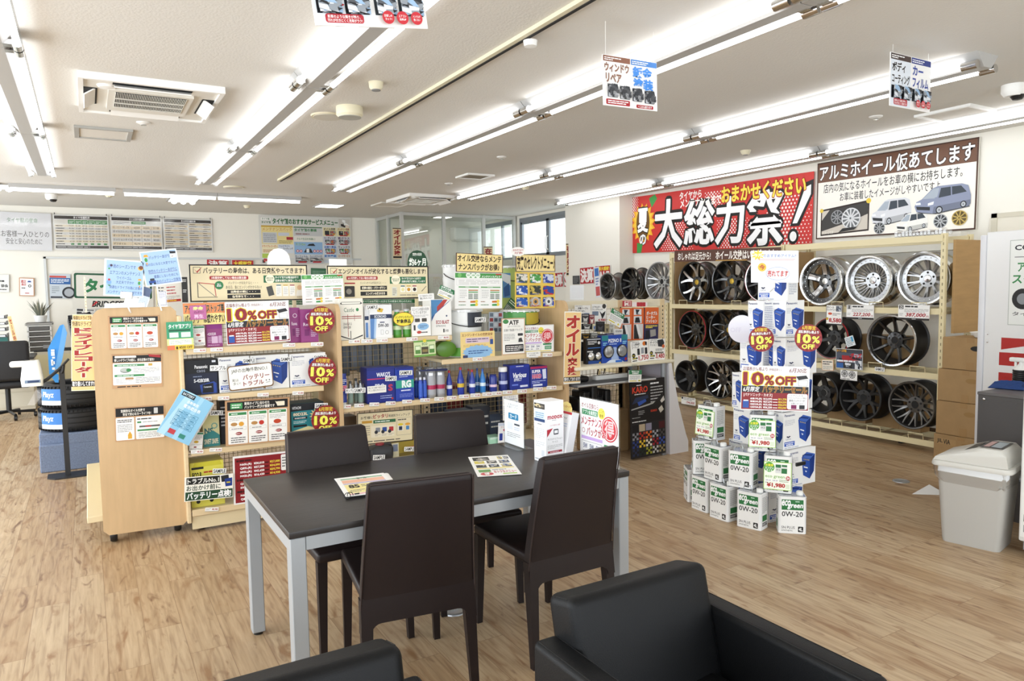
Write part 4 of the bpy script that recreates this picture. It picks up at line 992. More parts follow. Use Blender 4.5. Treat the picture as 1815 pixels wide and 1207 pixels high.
def can_base():
    r = emp('oil_can', 'x', 'oil can', group='white oil cans around the tower'); w_, d_, h_ = .0825, .055, .235
    MB().loft([rr(w_, d_, 0, .014, 3), rr(w_+.001, d_+.001, .004, .014, 3), rr(w_, d_, .008, .014, 3), rr(w_, d_, h_-.008, .014, 3), rr(w_+.001, d_+.001, h_-.004, .014, 3), rr(w_, d_, h_, .014, 3)], TINM).build('body', r)
    MB().loft([rr(w_-.004, d_-.004, h_, .012, 3), rr(w_-.006, d_-.006, h_+.002, .012, 3)], TINE).build('top_plate', r)
    MB().tube([(-.06, 0, h_), (-.055, 0, h_+.024), (-.01, 0, h_+.03), (.0, 0, h_+.002)], .004, TINE, 6).build('handle', r)
    MB().lathe([(.021, h_), (.021, h_+.02), (.017, h_+.024), (0, h_+.024)], WHITE, 16, T(.05, 0, 0)).build('cap', r)
    p = Pr(.14, h_, '#eeeeec', t=.0004)
    p.r(4, 8, 96, 36, '#2e7340'); p.t('eco', 5, 10, 42, 25, '#ffffff', .03, it=.25); p.t('green', 28, 20, 94, 34, '#ffffff', .03, it=.25); p.g(62, 11, 92, 15, 1, '#bfe0c8', .7)
    p.t('0W-20', 5, 40, 94, 54, '#2b2b2b', .014); p.t('SN PLUS', 4, 80, 60, 87, '#2b2b2b', .006); p.t('SYNTHETIC', 4, 90, 52, 94, '#2b2b2b', .006); p.r(74, 80, 96, 95, '#1f1f1f', .004); p.t('4L', 77, 83, 93, 92, '#ffffff', .02)
    o = p.mb.build('front_print', r, 0); o.matrix_local = Matrix(((1, 0, 0, -.07), (0, 0, -1, -d_-.0006), (0, 1, 0, 0), (0, 0, 0, 1)))
    p = Pr(.085, h_*.9, '#e9e9e7', t=.0004); p.g(10, 6, 88, 56, 12, '#8d8d8d', .4); p.r(12, 62, 88, 80, '#2e7340'); p.r(12, 84, 88, 95, '#2c2c2c'); p.g(16, 86, 84, 93, 2, '#ddd', .5)
    o = p.mb.build('side_print', r, 0); o.matrix_local = Matrix(((0, 0, 1, w_+.0006), (1, 0, 0, -.0425), (0, 1, 0, .012), (0, 0, 0, 1)))
    p = Pr(.085, h_*.9, '#e9e9e7', t=.0004); p.r(30, 8, 70, 55, '#2c2c2c'); p.g(33, 12, 67, 52, 6, '#e9e9e7', .5); p.r(25, 68, 75, 92, '#2e7340')
    o = p.mb.build('side_print', r, 0); o.matrix_local = Matrix(((0, 0, -1, -w_-.0006), (-1, 0, 0, .0425), (0, 1, 0, .012), (0, 0, 0, 1)))
    return r
def canM(p, q, z, dz=0):
    P, Q = Vector(p), Vector(q); d = (Q-P).normalized(); n = Vector((-d.y, d.x)); c = (P+Q)/2+n*.0555
    return T(c.x, c.y, z) @ rotz(math.atan2(d.y, d.x))
def px2(a, b_, z): return tuple(pt(*a, ('z', z)).xy), tuple(pt(*b_, ('z', z)).xy)
CANS = [('oil can on the floor at the far end of the curved bottom row, mostly hidden', px2((1211.5, 879), (1218.5, 890), 0), 0),
 ('oil can on the floor in the bottom row, second from the counter side', px2((1224, 899), (1253.6, 910.5), 0), 0),
 ('oil can on the floor in the middle of the curved bottom row', px2((1254.4, 914), (1292, 927), 0), 0),
 ('oil can on the floor below the front one of the middle row', px2((1304, 931.6), (1349, 942), 0), 0),
 ('oil can standing apart on the floor at the wheel end of the row', px2((1375.6, 944.3), (1433, 947.5), 0), 0),
 ('oil can in the middle row turned to show its black printed side', px2((1226, 834), (1247, 843), .24), .24),
 ('oil can in the middle row under the raised can by the counter', px2((1246, 845.5), (1277.5, 855.3), .24), .24),
 ('oil can in the middle row showing its full green label', px2((1287.6, 860), (1334.5, 868.5), .24), .24),
 ('oil can in the middle row hidden behind a price card', px2((1347.7, 870.7), (1408.7, 876.7), .24), .24),
 ('raised oil can at the counter end carrying a price card', px2((1236.4, 775.2), (1265.6, 781.8), .48), .48),
 ('raised oil can in front of the battery boxes carrying a price card', px2((1320, 797.7), (1382, 801.7), .48), .48)]
cb0 = None; CM = []
for lab, (p_, q_), z in CANS:
    M_ = canM(p_, q_, z+.0005)
    if 'turned' in lab: M_ = M_ @ rotz(math.radians(62)) 
    CM.append(M_)
    if cb0 is None: cb0 = can_base(); cb0['label'] = lab; cb0.matrix_world = M_
    else: dup(cb0, lab, M=M_)
def oilcard(M_, label, dx=0, dz=.05, tilt=6):
    p = Pr(.165, .175, '#a8d45a', t=.0012); p.r(2, 2, 98, 98, '#f4f9ea'); p.o(20, 20, 19, '#4fa33d'); p.t('お買得', 6, 8, 34, 18, '#f3ea4a', .03); p.t('エンジン', 5, 19, 36, 27, '#ffffff', .03); p.t('オイル', 9, 28, 32, 36, '#ffffff', .03)
    for x in (42, 64): p.r(x, 8, x+21, 40, '#dfe0dd'); p.r(x+1, 9, x+20, 20 if x < 60 else 16, '#2e7340'); p.t('0W-20' if x < 60 else '5W-30', x+3, 24, x+18, 31, '#555', .01)
    p.r(64, 22, 84, 40, '#2e7340')
    p.t('eco green', 6, 50, 76, 61, '#7fb04c', .012); p.o(88, 56, 8, '#b8353a'); p.t('SN', 83, 52, 93, 60, '#fff', .02)
    p.r(6, 64, 28, 71, '#ffffff'); p.t('0W-20', 8, 65, 26, 70, '#444', .01); p.r(31, 64, 53, 71, '#ffffff'); p.t('5W-30', 33, 65, 51, 70, '#444', .01); p.g(57, 62, 90, 72, 2, '#7d8b6d', .4)
    p.t('¥1,980', 12, 76, 78, 93, '#b3302c', .045); p.g(6, 74, 24, 77, 1, '#777', .6); p.r(80, 78, 94, 94, '#dfe8cf')
    p.put('price_card', label, 'price card', M=M_ @ T(-.0825+dx, -.0555-.021, dz) @ Matrix.Rotation(math.radians(90-tilt), 4, 'X'), group='green and yellow oil price cards')
oilcard(CM[9], 'oil price card on the raised can at the counter end', 0, .03); oilcard(CM[10], 'oil price card on the raised can in front of the battery boxes', 0, .03); oilcard(CM[8], 'oil price card on the middle row can, lowest of the three', 0, .025)
tag(MB().rbox(-.045, -.006, -.012, .045, .006, .012, BLACK, .003, 1).build('tab', M=T(*pt(1419, 822, ('d', 4.58)))), 'black tab sticking out beside the lower price card', 'tab')
# --------- sale posters
def poster10(tl, tr, bl, plane, label):
    p = sheet(tl, tr, bl, plane, base='#f4f4f2', e=.0004)
    p.t('店頭表示価格より', 2, 3, 38, 12, '#7a2a30', .012); p.t('(特価品除く)', 40, 5, 58, 12, '#7a2a30', .0); p.t('6月30迄', 70, 3, 96, 14, '#7a2a30', .008, it=.2)
    p.t('10', 3, 15, 33, 44, '#8d2530', .04, '#efd93f', .05); p.t('%', 34, 22, 48, 43, '#8d2530', .04, '#efd93f', .06); p.t('OFF', 50, 23, 80, 42, '#8d2530', .05, '#efd93f', .06)
    p.p([(80, 22), (95, 19), (98, 26), (84, 30)], '#2b2a2c'); p.p([(80, 23), (84, 30), (84, 44), (81, 38)], '#e3e3e3'); p.p([(84, 30), (98, 26), (97, 39), (84, 44)], '#f2f2f2'); p.fr(84, 30, 97, 43, .4, '#8b8b8b')
    p.r(1, 45, 99, 60, '#242329'); p.t('6月限定', 3, 47, 27, 59, '#f4f4f4', .022, it=.2); p.t('バッテリーセール', 31, 44, 97, 60, '#8d2530', .022, '#f1df62', .03)
    p.r(1, 60, 99, 98, '#8d2428'); p.t('[パナソニック・カオス]', 4, 62, 46, 70, '#fff4f0', .02)
    p.r(3, 79, 12, 95, '#2e56a6'); p.r(4, 77, 11, 80, '#dfe6f2')
    for i, (n, a, b_) in enumerate((('60B19L(R)', '¥13,970', '¥11,770'), ('80B24L(R)', '¥27,270', '¥24,530'), ('100D23L(R)', '¥33,430', '¥30,070'), ('125D26L(R)', '¥36,250', '¥33,040'))):
        y = 72+i*6.3; p.t(n, 14, y, 31, y+5, '#fff', .03); p.t(a, 33, y, 46, y+5, '#fff', .03); p.r(47, y+2, 54, y+3.4, '#fff'); p.t(b_, 55, y, 67, y+5, '#f2dd4c', .03)
    p.r(68, 61, 98, 96, '#f4f4f4', .012); p.t('ハイブリッドカー', 70, 63, 94, 67, '#444', .0); p.t('アイドリングストップ車は', 69, 68.5, 96, 72.5, '#444', .0); p.t('専用バッテリーが', 71, 74, 94, 79, '#333', .01); p.t('必要になります', 74, 80.5, 92, 84.5, '#444', 0)
    p.r(74, 86, 82, 95, '#7d2155'); p.r(86, 86, 94, 95, '#26262a'); p.fr(0, 0, 100, 100, .8, '#f0f0ee')
    return fin(p, 'sale_poster', label, 'poster', 'battery sale posters')
poster10((1312, 647), (1432.6, 650.6), (1312, 726), ('d', 4.5), 'battery sale poster standing in the battery tower above the oil cans')
def round10(cx, cy, rx, plane, label, rot=0, arm=.05):
    C0 = pt(cx, cy, plane); R = (pt(cx+rx, cy, plane)-C0).length; D = 2*R
    p = Pr(D, D, '#8f2a2e', t=.0012, poly=[(50+50*math.cos(2*math.pi*i/36), 50-50*math.sin(2*math.pi*i/36)) for i in range(36)])
    p.o(50, 50, 48.5, '#7f1d22', n=36)
    for i in range(18):
        t = 2*math.pi*i/18; p.p([(50, 50), (50+48*math.cos(t), 50+48*math.sin(t)), (50+48*math.cos(t+.17), 50+48*math.sin(t+.17))], '#9c2f30'); p.z -= p.e
    p.z += p.e
    p.t('6月限定', 25, 6, 75, 21, '#e9c445', .03, '#6d1318', .02); p.t('店頭表示価格より', 12, 23, 86, 34, '#ffffff', .025, '#6d1318', .02)
    p.t('10', 10, 37, 58, 69, '#f4ef62', .045, '#5c1015', .02); p.t('%', 63, 43, 91, 68, '#f4ef62', .03, '#5c1015', .02); p.t('OFF', 27, 73, 73, 90, '#f4ef62', .04, '#5c1015', .02)
    M_ = pose((cx-rx, cy-rx), (cx+rx, cy-rx), (cx-rx, cy+rx), plane) if plane[0] != 'd' else pose((cx-rx, cy-rx), (cx+rx, cy-rx), (cx-rx, cy+rx), plane)
    M_ = Matrix.Translation(C0) @ M_.to_3x3().to_4x4() @ rotz(rot) @ T(-R, -R, 0)
    o = p.put('discount_card', label, 'discount card', M=M_, group='round ten percent discount cards')
    MB().tube([(R, R, -.002), (R, R*.9, -arm*.4), (R, R*.5, -arm)], .004, WHITE, 6).build('arm', o)
    return o
round10(1349.5, 601, 22.5, ('d', 4.62), 'round discount card on the battery tower, nearer the rack post', .06, .17)
round10(1432.8, 599, 24.5, ('d', 4.45), 'round discount card on the battery tower, overlapping the red accented wheel', -.05, .2)
# round white card seen from behind, and the handwritten sheet
C0 = pt(1315, 583, ('d', 4.9)); R = 24.5*4.9/F
p = Pr(2*R, 2*R, '#e4e2ea', t=.0012, poly=[(50+50*math.cos(2*math.pi*i/36), 50-50*math.sin(2*math.pi*i/36)) for i in range(36)])
p.t('OFF', 8, 45, 48, 62, '#d9d5e2', .02)
M_ = pose((1290, 560), (1340, 560), (1290, 608), ('d', 4.9)); p.put('round_card', 'plain round white card in front of the black mesh wheel', 'card', M=Matrix.Translation(C0) @ M_.to_3x3().to_4x4() @ T(-R, -R, 0))
p = sheet((1331, 444.4), (1415, 444.4), (1331, 500.8), ('d', 4.62), base='#f3f4f8', e=.0004)
p.star(14, 14, 15, 8, 9, '#f2d24c', .8); p.t('今月', 5, 9, 22, 20, '#f7f3e0', .04); p.t('のおすすめアイテム!!', 26, 11, 95, 21, '#6a86c0', .012); p.r(13, 26, 93, 27.2, '#c98a8a'); p.z += p.e; p.r(16, 30, 90, 31, '#d9a6a6')
p.o(23, 52, 9, '#e8c04a'); p.t('今', 17, 44, 29, 60, '#b8443c', .03); p.o(56, 72, 25, '#9fb0dc', 21, 40); p.o(56, 72, 24, '#f3f4f8', 19.5, 40); p.t('売れてます', 34, 62, 78, 82, '#c2352f', .025, it=.1)
o = fin(p, 'handwritten_sheet', 'white handwritten recommendation sheet at the top of the battery tower', 'sheet')
MB().tube([(p.W*.5, 0, -.003), (p.W*.52, -.03, -.02), (p.W*.55, -.05, -.13)], .004, WHITE, 6).build('clip', o)
# ================================================================ ACCESSORY COUNTER
AC = emp('accessory_counter', 'cream topped accessory counter with grey post and white tapered side', 'counter', (3.5, 4.95, 0))
IVO = mat('ivory board', '#e9e2c8', .4); DGR = mat('dark grey shelf', '#55565a', .45)
MB().rbox(.03, 0, .853, 1.14, .42, .88, IVO, .006, 2).build('counter_top', AC)
MB().rbox(.03, .0, .705, .92, .42, .735, DGR, .012, 3).build('lower_shelf', AC)
MB().tube([(.04, -.004, .72), (.9, -.004, .72)], .011, ALU, 8).build('edge_trim', AC)
MB().lathe([(.026, 0), (.026, .852)], mat('grey post paint', '#8a8d90', .35, metal=.3), 18, T(1.03, .03, 0)).build('post', AC)
MB().lathe([(.02, .74), (.02, .852)], mat('grey post paint'), 14, T(.86, .3, 0)).build('post', AC)
b = MB(); P = [(1.07, .85), (1.10, .85), (1.13, .70), (1.19, .45), (1.28, .17), (1.31, .1), (1.31, .0), (1.08, .0)]
b.loft([[(x, y, z) for x, z in P] for y in (.0, .03)], mat('white side board', '#dedddf', .35)); b.build('side_panel', AC, 0)
b = MB(); P = [(1.055, .84), (1.075, .84), (1.085, .0), (1.055, .0)]
b.loft([[(x, y, z) for x, z in P] for y in (.03, .4)], mat('lilac side board', '#b8b3bd', .4)); b.build('inner_panel', AC, 0)
for x in (.12, .87, 1.40):
    b = MB().box(x-.025, .45, 0, x+.025, .5, 1.43, BIRE)
    for i in range(26): b.box(x-.006, .4492, .35+i*.04, x+.006, .45, .365+i*.04, DARK)
    b.build('upright', AC)
MB().box(.12, .46, 1.36, 1.40, .49, 1.43, mat('cream beam', '#e3dac0', .5)).build('beam', AC)
MB().box(.84, .45, .3, .92, .47, .85, BIRE).build('back_post', AC)
grid(AC, .1, .85, .12, .86, .45, .045, .045); grid(AC, .15, .86, .9, 1.36, .45, .05, .05)
MB().box(.88, .4, 0, 1.05, .44, .84, CARD).build('inner_board', AC)
bs = emp('wire_basket', 'dark wire basket full of black goods under the accessory counter', 'basket', (3.62, 5.05, .35))
DW = mat('dark wire', '#2b2a28', .5); b = MB()
for i in range(9): b.tube([(i*.05, .3, 0), (i*.05, .0, .12), (i*.05, -.02, .3)], .0025, DW, 4)
for j in range(6): b.tube([(0, .3-.3*j/5, .024*j+(.036*max(0, j-3))), (.4, .3-.3*j/5, .024*j+(.036*max(0, j-3)))], .0025, DW, 4)
b.build('wire', bs)
for i in range(5): MB().rbox(.03+i*.075, .04+.02*(i % 2), .12, .09+i*.075, .26, .24+.05*(i % 3), BLACK, .01, 1).build('pack', bs)
cbx = emp('cardboard_box', 'brown carton on the floor under the accessory counter', 'carton', (4.18, 5.5, 0)); MB().rbox(-.16, -.2, 0, .2, .15, .4, CARD, .004, 1).build('body', cbx); MB().box(-.02, -.201, .33, .02, -.2, .4, CARD2).build('tape', cbx)
ps = emp('power_strip', 'long white power strip on the grey lower shelf of the counter', 'power strip', (3.86, 5.12, .735))
MB().rbox(-.02, -.03, 0, .34, .03, .04, WHITE, .006, 2).build('body', ps)
b = MB()
for i in range(6): b.box(.02+i*.05, -.012, .0401, .04+i*.05, .012, .041, BLACK)
b.build('sockets', ps)
for k, (P, lab) in enumerate((([(4.2, 5.12, .76), (4.3, 5.2, .8), (4.38, 5.25, .745), (4.42, 5.3, .85)], 'thin black cable rising from the end of the power strip'), ([(3.9, 5.15, .78), (4.0, 5.25, .86), (4.1, 5.3, .8), (4.15, 5.38, .745)], 'black cable looping over the power strip'), ([(3.95, 5.4, .7), (4.05, 5.42, .5), (4.12, 5.41, .3), (4.14, 5.4, .12)], 'black cable hanging down under the grey shelf'))):
    tag(MB().tube(P, .006, BLACK, 6).build('cable'), lab, 'cable')
tag(MB().rbox(-.09, -.06, 0, .09, .06, .05, BLACK, .02, 3).build('cable_box', M=T(3.66, 5.12, .735)), 'black rounded adapter box on the grey lower shelf', 'adapter')
# sample board of floor mats
p = sheet((1118, 676), (1179, 668), (1119, 814), ('y', 4.942), base='#1b1a1c', t=.012)
p.t('KARO', 6, 8, 50, 16, '#c9402c', .03); p.g(18, 5.5, 42, 7, 1, '#ddd', .7); p.g(12, 17, 46, 18.5, 1, '#ddd', .7); p.g(58, 4, 96, 8, 1, '#eee', .5); p.g(58, 9, 94, 32, 6, '#b9b9b9', .35)
p.p([(18, 26), (40, 22), (46, 28), (24, 33)], '#3454a6'); p.p([(4, 30), (14, 22), (50, 20), (52, 24)], '#29344f'); p.p([(2, 36), (50, 32), (99, 28), (99, 29), (50, 34), (2, 37.5)], '#a9a8a6'); p.p([(62, 34), (92, 20), (99, 30), (78, 40)], '#1f1f20'); p.p([(86, 30), (96, 24), (99, 30), (90, 33)], '#cfcac2')
p.t('KARO', 58, 40, 76, 43, '#c9402c', .03); p.g(22, 39, 40, 45, 3, '#bbb', .3); p.g(4, 47, 30, 48.5, 1, '#999', .6); p.p([(80, 40), (90, 36), (96, 42), (86, 46)], '#c9c3b6'); p.g(4, 52, 46, 54, 1, '#ddd', .6)
p.r(1, 55, 99, 99.3, '#252427')
cl = [['#16171c', '#b9a98e', '#8d8ba0', '#222326', '#4a1c22'], ['#8f8f97', '#b33a30', '#dc6a34', '#a9abb2', '#4d4b4e'], ['#2d3f80', '#e2bf3a', '#ece6d6', '#a12c38', '#3d55a8'], ['#26304f', '#1e2f2a', '#a8a83a', '#c9c9c6', '#9a8a63']]
for r_ in range(4):
    for c_ in range(5):
        x, y, w_, h_ = 4+c_*19.2, 57+r_*10.4, 17, 9.2; p.r(x, y, x+w_, y+h_, cl[r_][c_])
        if r_ > 0:
            for i in range(3):
                for j in range(3):
                    if (i+j) % 2: p.r(x+i*w_/3, y+j*h_/3, x+(i+1)*w_/3, y+(j+1)*h_/3, '#1a1a1c'); p.z -= p.e
            p.z += p.e
fin(p, 'sample_board', 'black floor mat sample board with checkered swatches against the counter', 'display board')
# goods on the counter
hp = emp('headlamp_pack', 'black headlamp bulb package with two round bulbs on the accessory counter', 'package', pt(1054, 648, ('y', 5.12)))
MB().rbox(-.09, 0, 0, .085, .05, .245, mat('black card', '#141416', .35), .004, 1).build('box', hp)
p = Pr(.17, .245, '#17181b', t=.0005); p.r(4, 3, 94, 6, '#dfe3ea'); p.g(8, 9, 66, 24, 3, '#e4e4e4', .5); p.o(80, 18, 8, '#e8e8e8'); p.r(8, 34, 94, 37, '#3c70b8'); p.r(4, 46, 40, 50, '#dcdcdc'); p.r(10, 82, 92, 97, '#274b93'); p.o(86, 92, 7, '#e9c33a')
o = p.mb.build('print', hp, 0); o.matrix_local = Matrix(((1, 0, 0, -.087), (0, 0, -1, -.0008), (0, 1, 0, 0), (0, 0, 0, 1)))
for sx in (-1, 1): MB().lathe([(.036, 0), (.034, .012), (.02, .024), (0, .028)], CHROME, 20, T(sx*.04-.002, -.001, .085) @ Matrix.Rotation(math.pi/2, 4, 'X')).build('bulb', hp)
fg = emp('fog_lamp_pack', 'blue fog lamp package with two large round lenses on the accessory counter', 'package', pt(1090, 647, ('y', 5.1)))
MB().rbox(-.145, 0, 0, .145, .07, .27, mat('navy card', '#1e3a8c', .35), .004, 1).build('box', fg)
p = Pr(.29, .27, '#2348a6', t=.0005); p.r(0, 0, 24, 18, '#2a7f86'); p.r(76, 0, 100, 18, '#2a7f86'); p.t('PIZINO II', 25, 12, 75, 24, '#f2f5fb', .03); p.g(28, 27, 72, 32, 1, '#bcd0f0', .5); p.g(4, 22, 20, 34, 2, '#8fd0e6', .6); p.g(80, 20, 96, 32, 2, '#8fd0e6', .6)
p.p([(44, 40), (56, 40), (66, 84), (34, 84)], '#a9bfe6'); p.p([(6, 96), (30, 82), (70, 82), (94, 96)], '#dfe8f5'); p.r(52, 84, 78, 94, '#2f6fd0'); p.p([(88, 78), (96, 76), (97, 84), (89, 88)], '#b02b33')
o = p.mb.build('print', fg, 0); o.matrix_local = Matrix(((1, 0, 0, -.145), (0, 0, -1, -.0008), (0, 1, 0, 0), (0, 0, 0, 1)))
for sx in (-1, 1):
    l = MB().lathe([(.058, 0), (.058, .01), (.05, .014)], BLACK, 26, T(sx*.076, -.001, .125) @ Matrix.Rotation(math.pi/2, 4, 'X'), caps=False); l.build('lamp_rim', fg)
    MB().lathe([(.051, .012), (.03, .02), (0, .023)], mat('ribbed lens', '#b9bcbf', .15, metal=.7), 26, T(sx*.076, -.001, .125) @ Matrix.Rotation(math.pi/2, 4, 'X')).build('lens', fg)
def pcard(tl, tr, bl, price, label, kind):
    p = sheet(tl, tr, bl, ('y', 5.0), base='#f3f2ee', t=.002)
    p.g(6, 3, 70, 8, 1, '#555', .5); p.t('ミニ掃除機' if kind else 'ポータブル', 5, 10, 52, 22, '#222', .02); p.t('コードレス' if kind else 'クッション', 5, 23, 46, 34, '#222', .015)
    if kind: p.r(36, 36, 50, 66, '#2c2d31', .004); p.r(80, 36, 94, 66, '#2c2d31', .004); p.r(58, 34, 74, 62, '#9aa0a6'); p.o(78, 16, 10, '#d9772c'); p.p([(82, 6), (94, 10), (92, 26), (84, 24)], '#2c2d31')
    else: p.p([(50, 6), (86, 2), (96, 20), (88, 40), (56, 36)], '#303136'); p.o(90, 36, 9, '#d06a3c'); p.g(40, 46, 94, 58, 2, '#666', .5); p.r(36, 62, 92, 70, '#77736c')
    p.o(14, 66, 10, '#2b2a22'); p.t('税込', 8, 63, 20, 70, '#e8d94a', .02); p.r(6, 76, 36, 84, '#2b2a22', .01); p.g(10, 77, 32, 83, 1, '#e8d94a', .6); p.g(6, 87, 34, 96, 1, '#333', .6)
    p.t(price, 42, 70, 99, 96, '#b1282f', .03); return fin(p, 'price_card', label, 'price card', 'large price cards on the accessory counter')
pcard((1118, 606), (1148.5, 601.5), (1119, 644), '1,750', 'price card reading 1,750 standing on the accessory counter', 1)
pcard((1149.5, 601), (1177, 600), (1150, 638.5), '3,480', 'price card reading 3,480 at the end of the accessory counter', 0)
# packs hanging on the wire
def pack(x0, y0, x1, y1, label, base, paint, y=5.37, t=.025, cat='package', rot=0, group=None, name='hanging_pack'):
    p = sheet((x0, y0), (x1, y0), (x0, y1), ('y', y), base=base, t=t); paint(p)
    o = fin(p, name, label, cat, group)
    if rot: o.matrix_world = o.matrix_world @ T(p.W/2, p.H/2, 0) @ rotz(rot) @ T(-p.W/2, -p.H/2, 0)
    return o
def pk_orange(p):
    p.r(6, 4, 76, 22, '#e4e6ea'); p.p([(20, 5), (60, 6), (40, 18), (70, 21), (30, 21)], '#2b3038'); p.r(6, 26, 80, 48, '#d7dbe0'); p.p([(16, 46), (22, 30), (55, 29), (68, 46)], '#24262b'); p.r(6, 50, 94, 96, '#cfcfd2'); p.p([(10, 52), (26, 52), (60, 96), (10, 96)], '#2b2c30'); p.p([(30, 52), (44, 50), (80, 88), (72, 92), (46, 80)], '#e6e6e8')
pack(1100.5, 546, 1119, 604, 'orange topped seat cushion pack hanging closest to the green card', '#d9662f', pk_orange)
pack(1121, 545.5, 1140, 603, 'orange topped seat cushion pack hanging in the middle of three', '#d9662f', pk_orange)
def pk_big(p):
    p.r(0, 0, 100, 52, '#d9662f'); p.t('ポータブル', 12, 12, 90, 24, '#f6efe8', .04, '#a3361c', .03); p.t('ヒーター', 12, 25, 74, 36, '#f6efe8', .04, '#a3361c', .03); p.t('クッション', 10, 37, 88, 48, '#f6efe8', .04, '#a3361c', .03); p.r(0, 52, 100, 100, '#31305a'); p.g(8, 55, 92, 65, 2, '#e9d44a', .6); p.p([(40, 70), (80, 68), (84, 88), (44, 92)], '#9d9b98'); p.p([(6, 72), (34, 70), (40, 96), (8, 98)], '#1e1f2c')
pack(1141.5, 545, 1166, 602, 'large orange and navy heater cushion pack beside the rack post', '#31305a', pk_big)
pack(1018, 541, 1046, 566, 'white charging cable card at the top of the accessory wire', '#f1f0ec', lambda p: (p.t('充電ケーブル', 20, 14, 84, 30, '#222', .02), p.t('キーホルダー', 4, 34, 66, 50, '#222', .02), p.g(4, 4, 80, 10, 1, '#555', .5), p.o(34, 70, 10, '#333'), p.r(60, 56, 92, 92, '#9ab0cf')), t=.003)
pack(1048, 539, 1074, 571, 'white phone holder card with black clip picture and red price', '#f1f0ec', lambda p: (p.t('エアホルダー', 4, 10, 60, 22, '#222', .02), p.t('ウィングキャッチ', 4, 24, 74, 36, '#222', .02), p.o(84, 12, 13, '#3c3a3a'), p.r(4, 40, 46, 64, '#78879a'), p.p([(52, 36), (70, 54), (94, 38), (88, 60), (72, 84), (64, 62)], '#26262a'), p.t('4,980', 44, 82, 96, 97, '#b1282f', .04)), t=.003)
pack(1079, 551, 1104, 576, 'green headed white card tilted in front of the accessory wire', '#f3f3ef', lambda p: (p.r(0, 0, 100, 34, '#3c7f55'), p.t('取付工賃も', 14, 3, 88, 16, '#fff', .03), p.t('お気軽に!', 24, 18, 78, 31, '#fff', .03), p.g(6, 42, 92, 78, 4, '#888', .35), p.r(6, 84, 52, 92, '#d9c93a'), p.o(78, 86, 6, '#e0cf3c')), y=5.3, t=.002, rot=-.42)
for i, (x0, y0, x1, y1, c, c2, lab) in enumerate(((1030, 556, 1044, 572, '#3a3b40', '#d5d5d0', 'grey phone adapter pack with red hook'), (1044, 558, 1053, 574, '#86333b', '#e9e2da', 'small red framed pack beside the phone holder card'), (1031, 574, 1049, 584, '#1c1c1f', '#cfcfcf', 'black strip pack above the row of dark packs'), (1050, 570, 1056, 586, '#e6dcb8', '#5a78b4', 'tiny cream and blue pack on the wire'), (1056, 570, 1071, 588, '#1b1b1e', '#4a4a50', 'square black pack hanging on the wire'), (1072, 574, 1079, 590, '#a89c7a', '#5b5343', 'beige blister pack with small fuses'), (1080, 575, 1087, 592, '#c9c7bd', '#8a897f', 'pale grey slim pack beside the fuses'), (1030, 591, 1046, 602, '#1e1d1c', '#b08a3a', 'black pack with golden lettering'), (1047, 590, 1059, 605, '#8b8b86', '#d9d9d4', 'grey blister pack with two round dots'), (1061, 592, 1076, 605, '#232428', '#53545a', 'dark pack behind the fog lamp package'), (1074, 591, 1087, 605, '#2c2a55', '#b9b4e6', 'purple pack with a white flare'), (1088, 583, 1103, 606, '#e4e4e2', '#1f1f22', 'white pack with a black gripping claw'), (1029, 606, 1039, 640, '#161616', '#333333', 'tall black pack next to the oil change sign'), (1019, 572, 1029, 600, '#1f3a2c', '#888', 'dark green pack beside the oil change sign'))):
    pack(x0, y0, x1, y1, lab, c, lambda p: (p.g(12, 8, 88, 26, 2, c2, .5), p.p([(20, 40), (50, 56), (82, 38), (72, 84), (28, 82)], c2), p.r(20, 88, 80, 94, c2)), y=5.33-.008*(i % 3), t=.03, group='small packs on the accessory wire')
for i, (x0, x1, c) in enumerate(((1103, 1119, '#b5313a'), (1120, 1147, '#eadfdf'))):
    pack(x0, 533-i*-2.5, x1, 543.5, ('small red and white price header above the orange packs', 'pale pink price header above the orange packs')[i], c, lambda p: (p.r(20, 10, 90, 90, '#f0e4e0'), p.t('実用' if i == 0 else '---', 30, 14, 86, 86, '#b5313a', .04)), y=5.34, t=.002, cat='price card', name='price_card')
p = sheet((1113.5, 656), (1136, 656), (1113.5, 677.5), ('y', 4.92), base='#f3f3ef'); p.r(0, 0, 100, 36, '#3c7f55'); p.t('取付工賃', 20, 5, 80, 17, '#fff', .03); p.t('見積無料', 24, 20, 76, 32, '#fff', .03); p.g(8, 44, 90, 80, 4, '#888', .35); p.r(8, 86, 62, 93, '#d9c93a'); p.r(76, 80, 92, 93, '#c9b93a')
o = fin(p, 'hanging_card', 'small green and white card hanging from the counter edge over the mat board', 'card')
MB().box(p.W*.3, p.H, -.02, p.W*.7, p.H+.05, -.012, glassmat('clear acrylic', (.93, .95, .95, 1), .15)).build('clip', o)
def vsign(tl, tr, bl, plane, lab, top, body, foot, **k):
    p = sheet(tl, tr, bl, plane, base='#f1e9d4', **k); p.r(3, 1, 97, 99, '#eccb8f')
    if top: p.t(top, 4, 2, 96, 9, '#2a211b', .01)
    p.vt(body, 14, 11 if top else 6, 88, 82 if top else 78, '#a52d2c', .05, '#f5ead2', .04)
    if foot: p.r(0, 86 if top else 91, 100, 94 if top else 97.5, '#221d1b'); p.t(foot, 4, 86.5 if top else 91.5, 97, 93.5 if top else 97, '#fff', .03)
    return fin(p, 'vertical_sign', lab, 'sign', 'tall beige signs with red lettering')
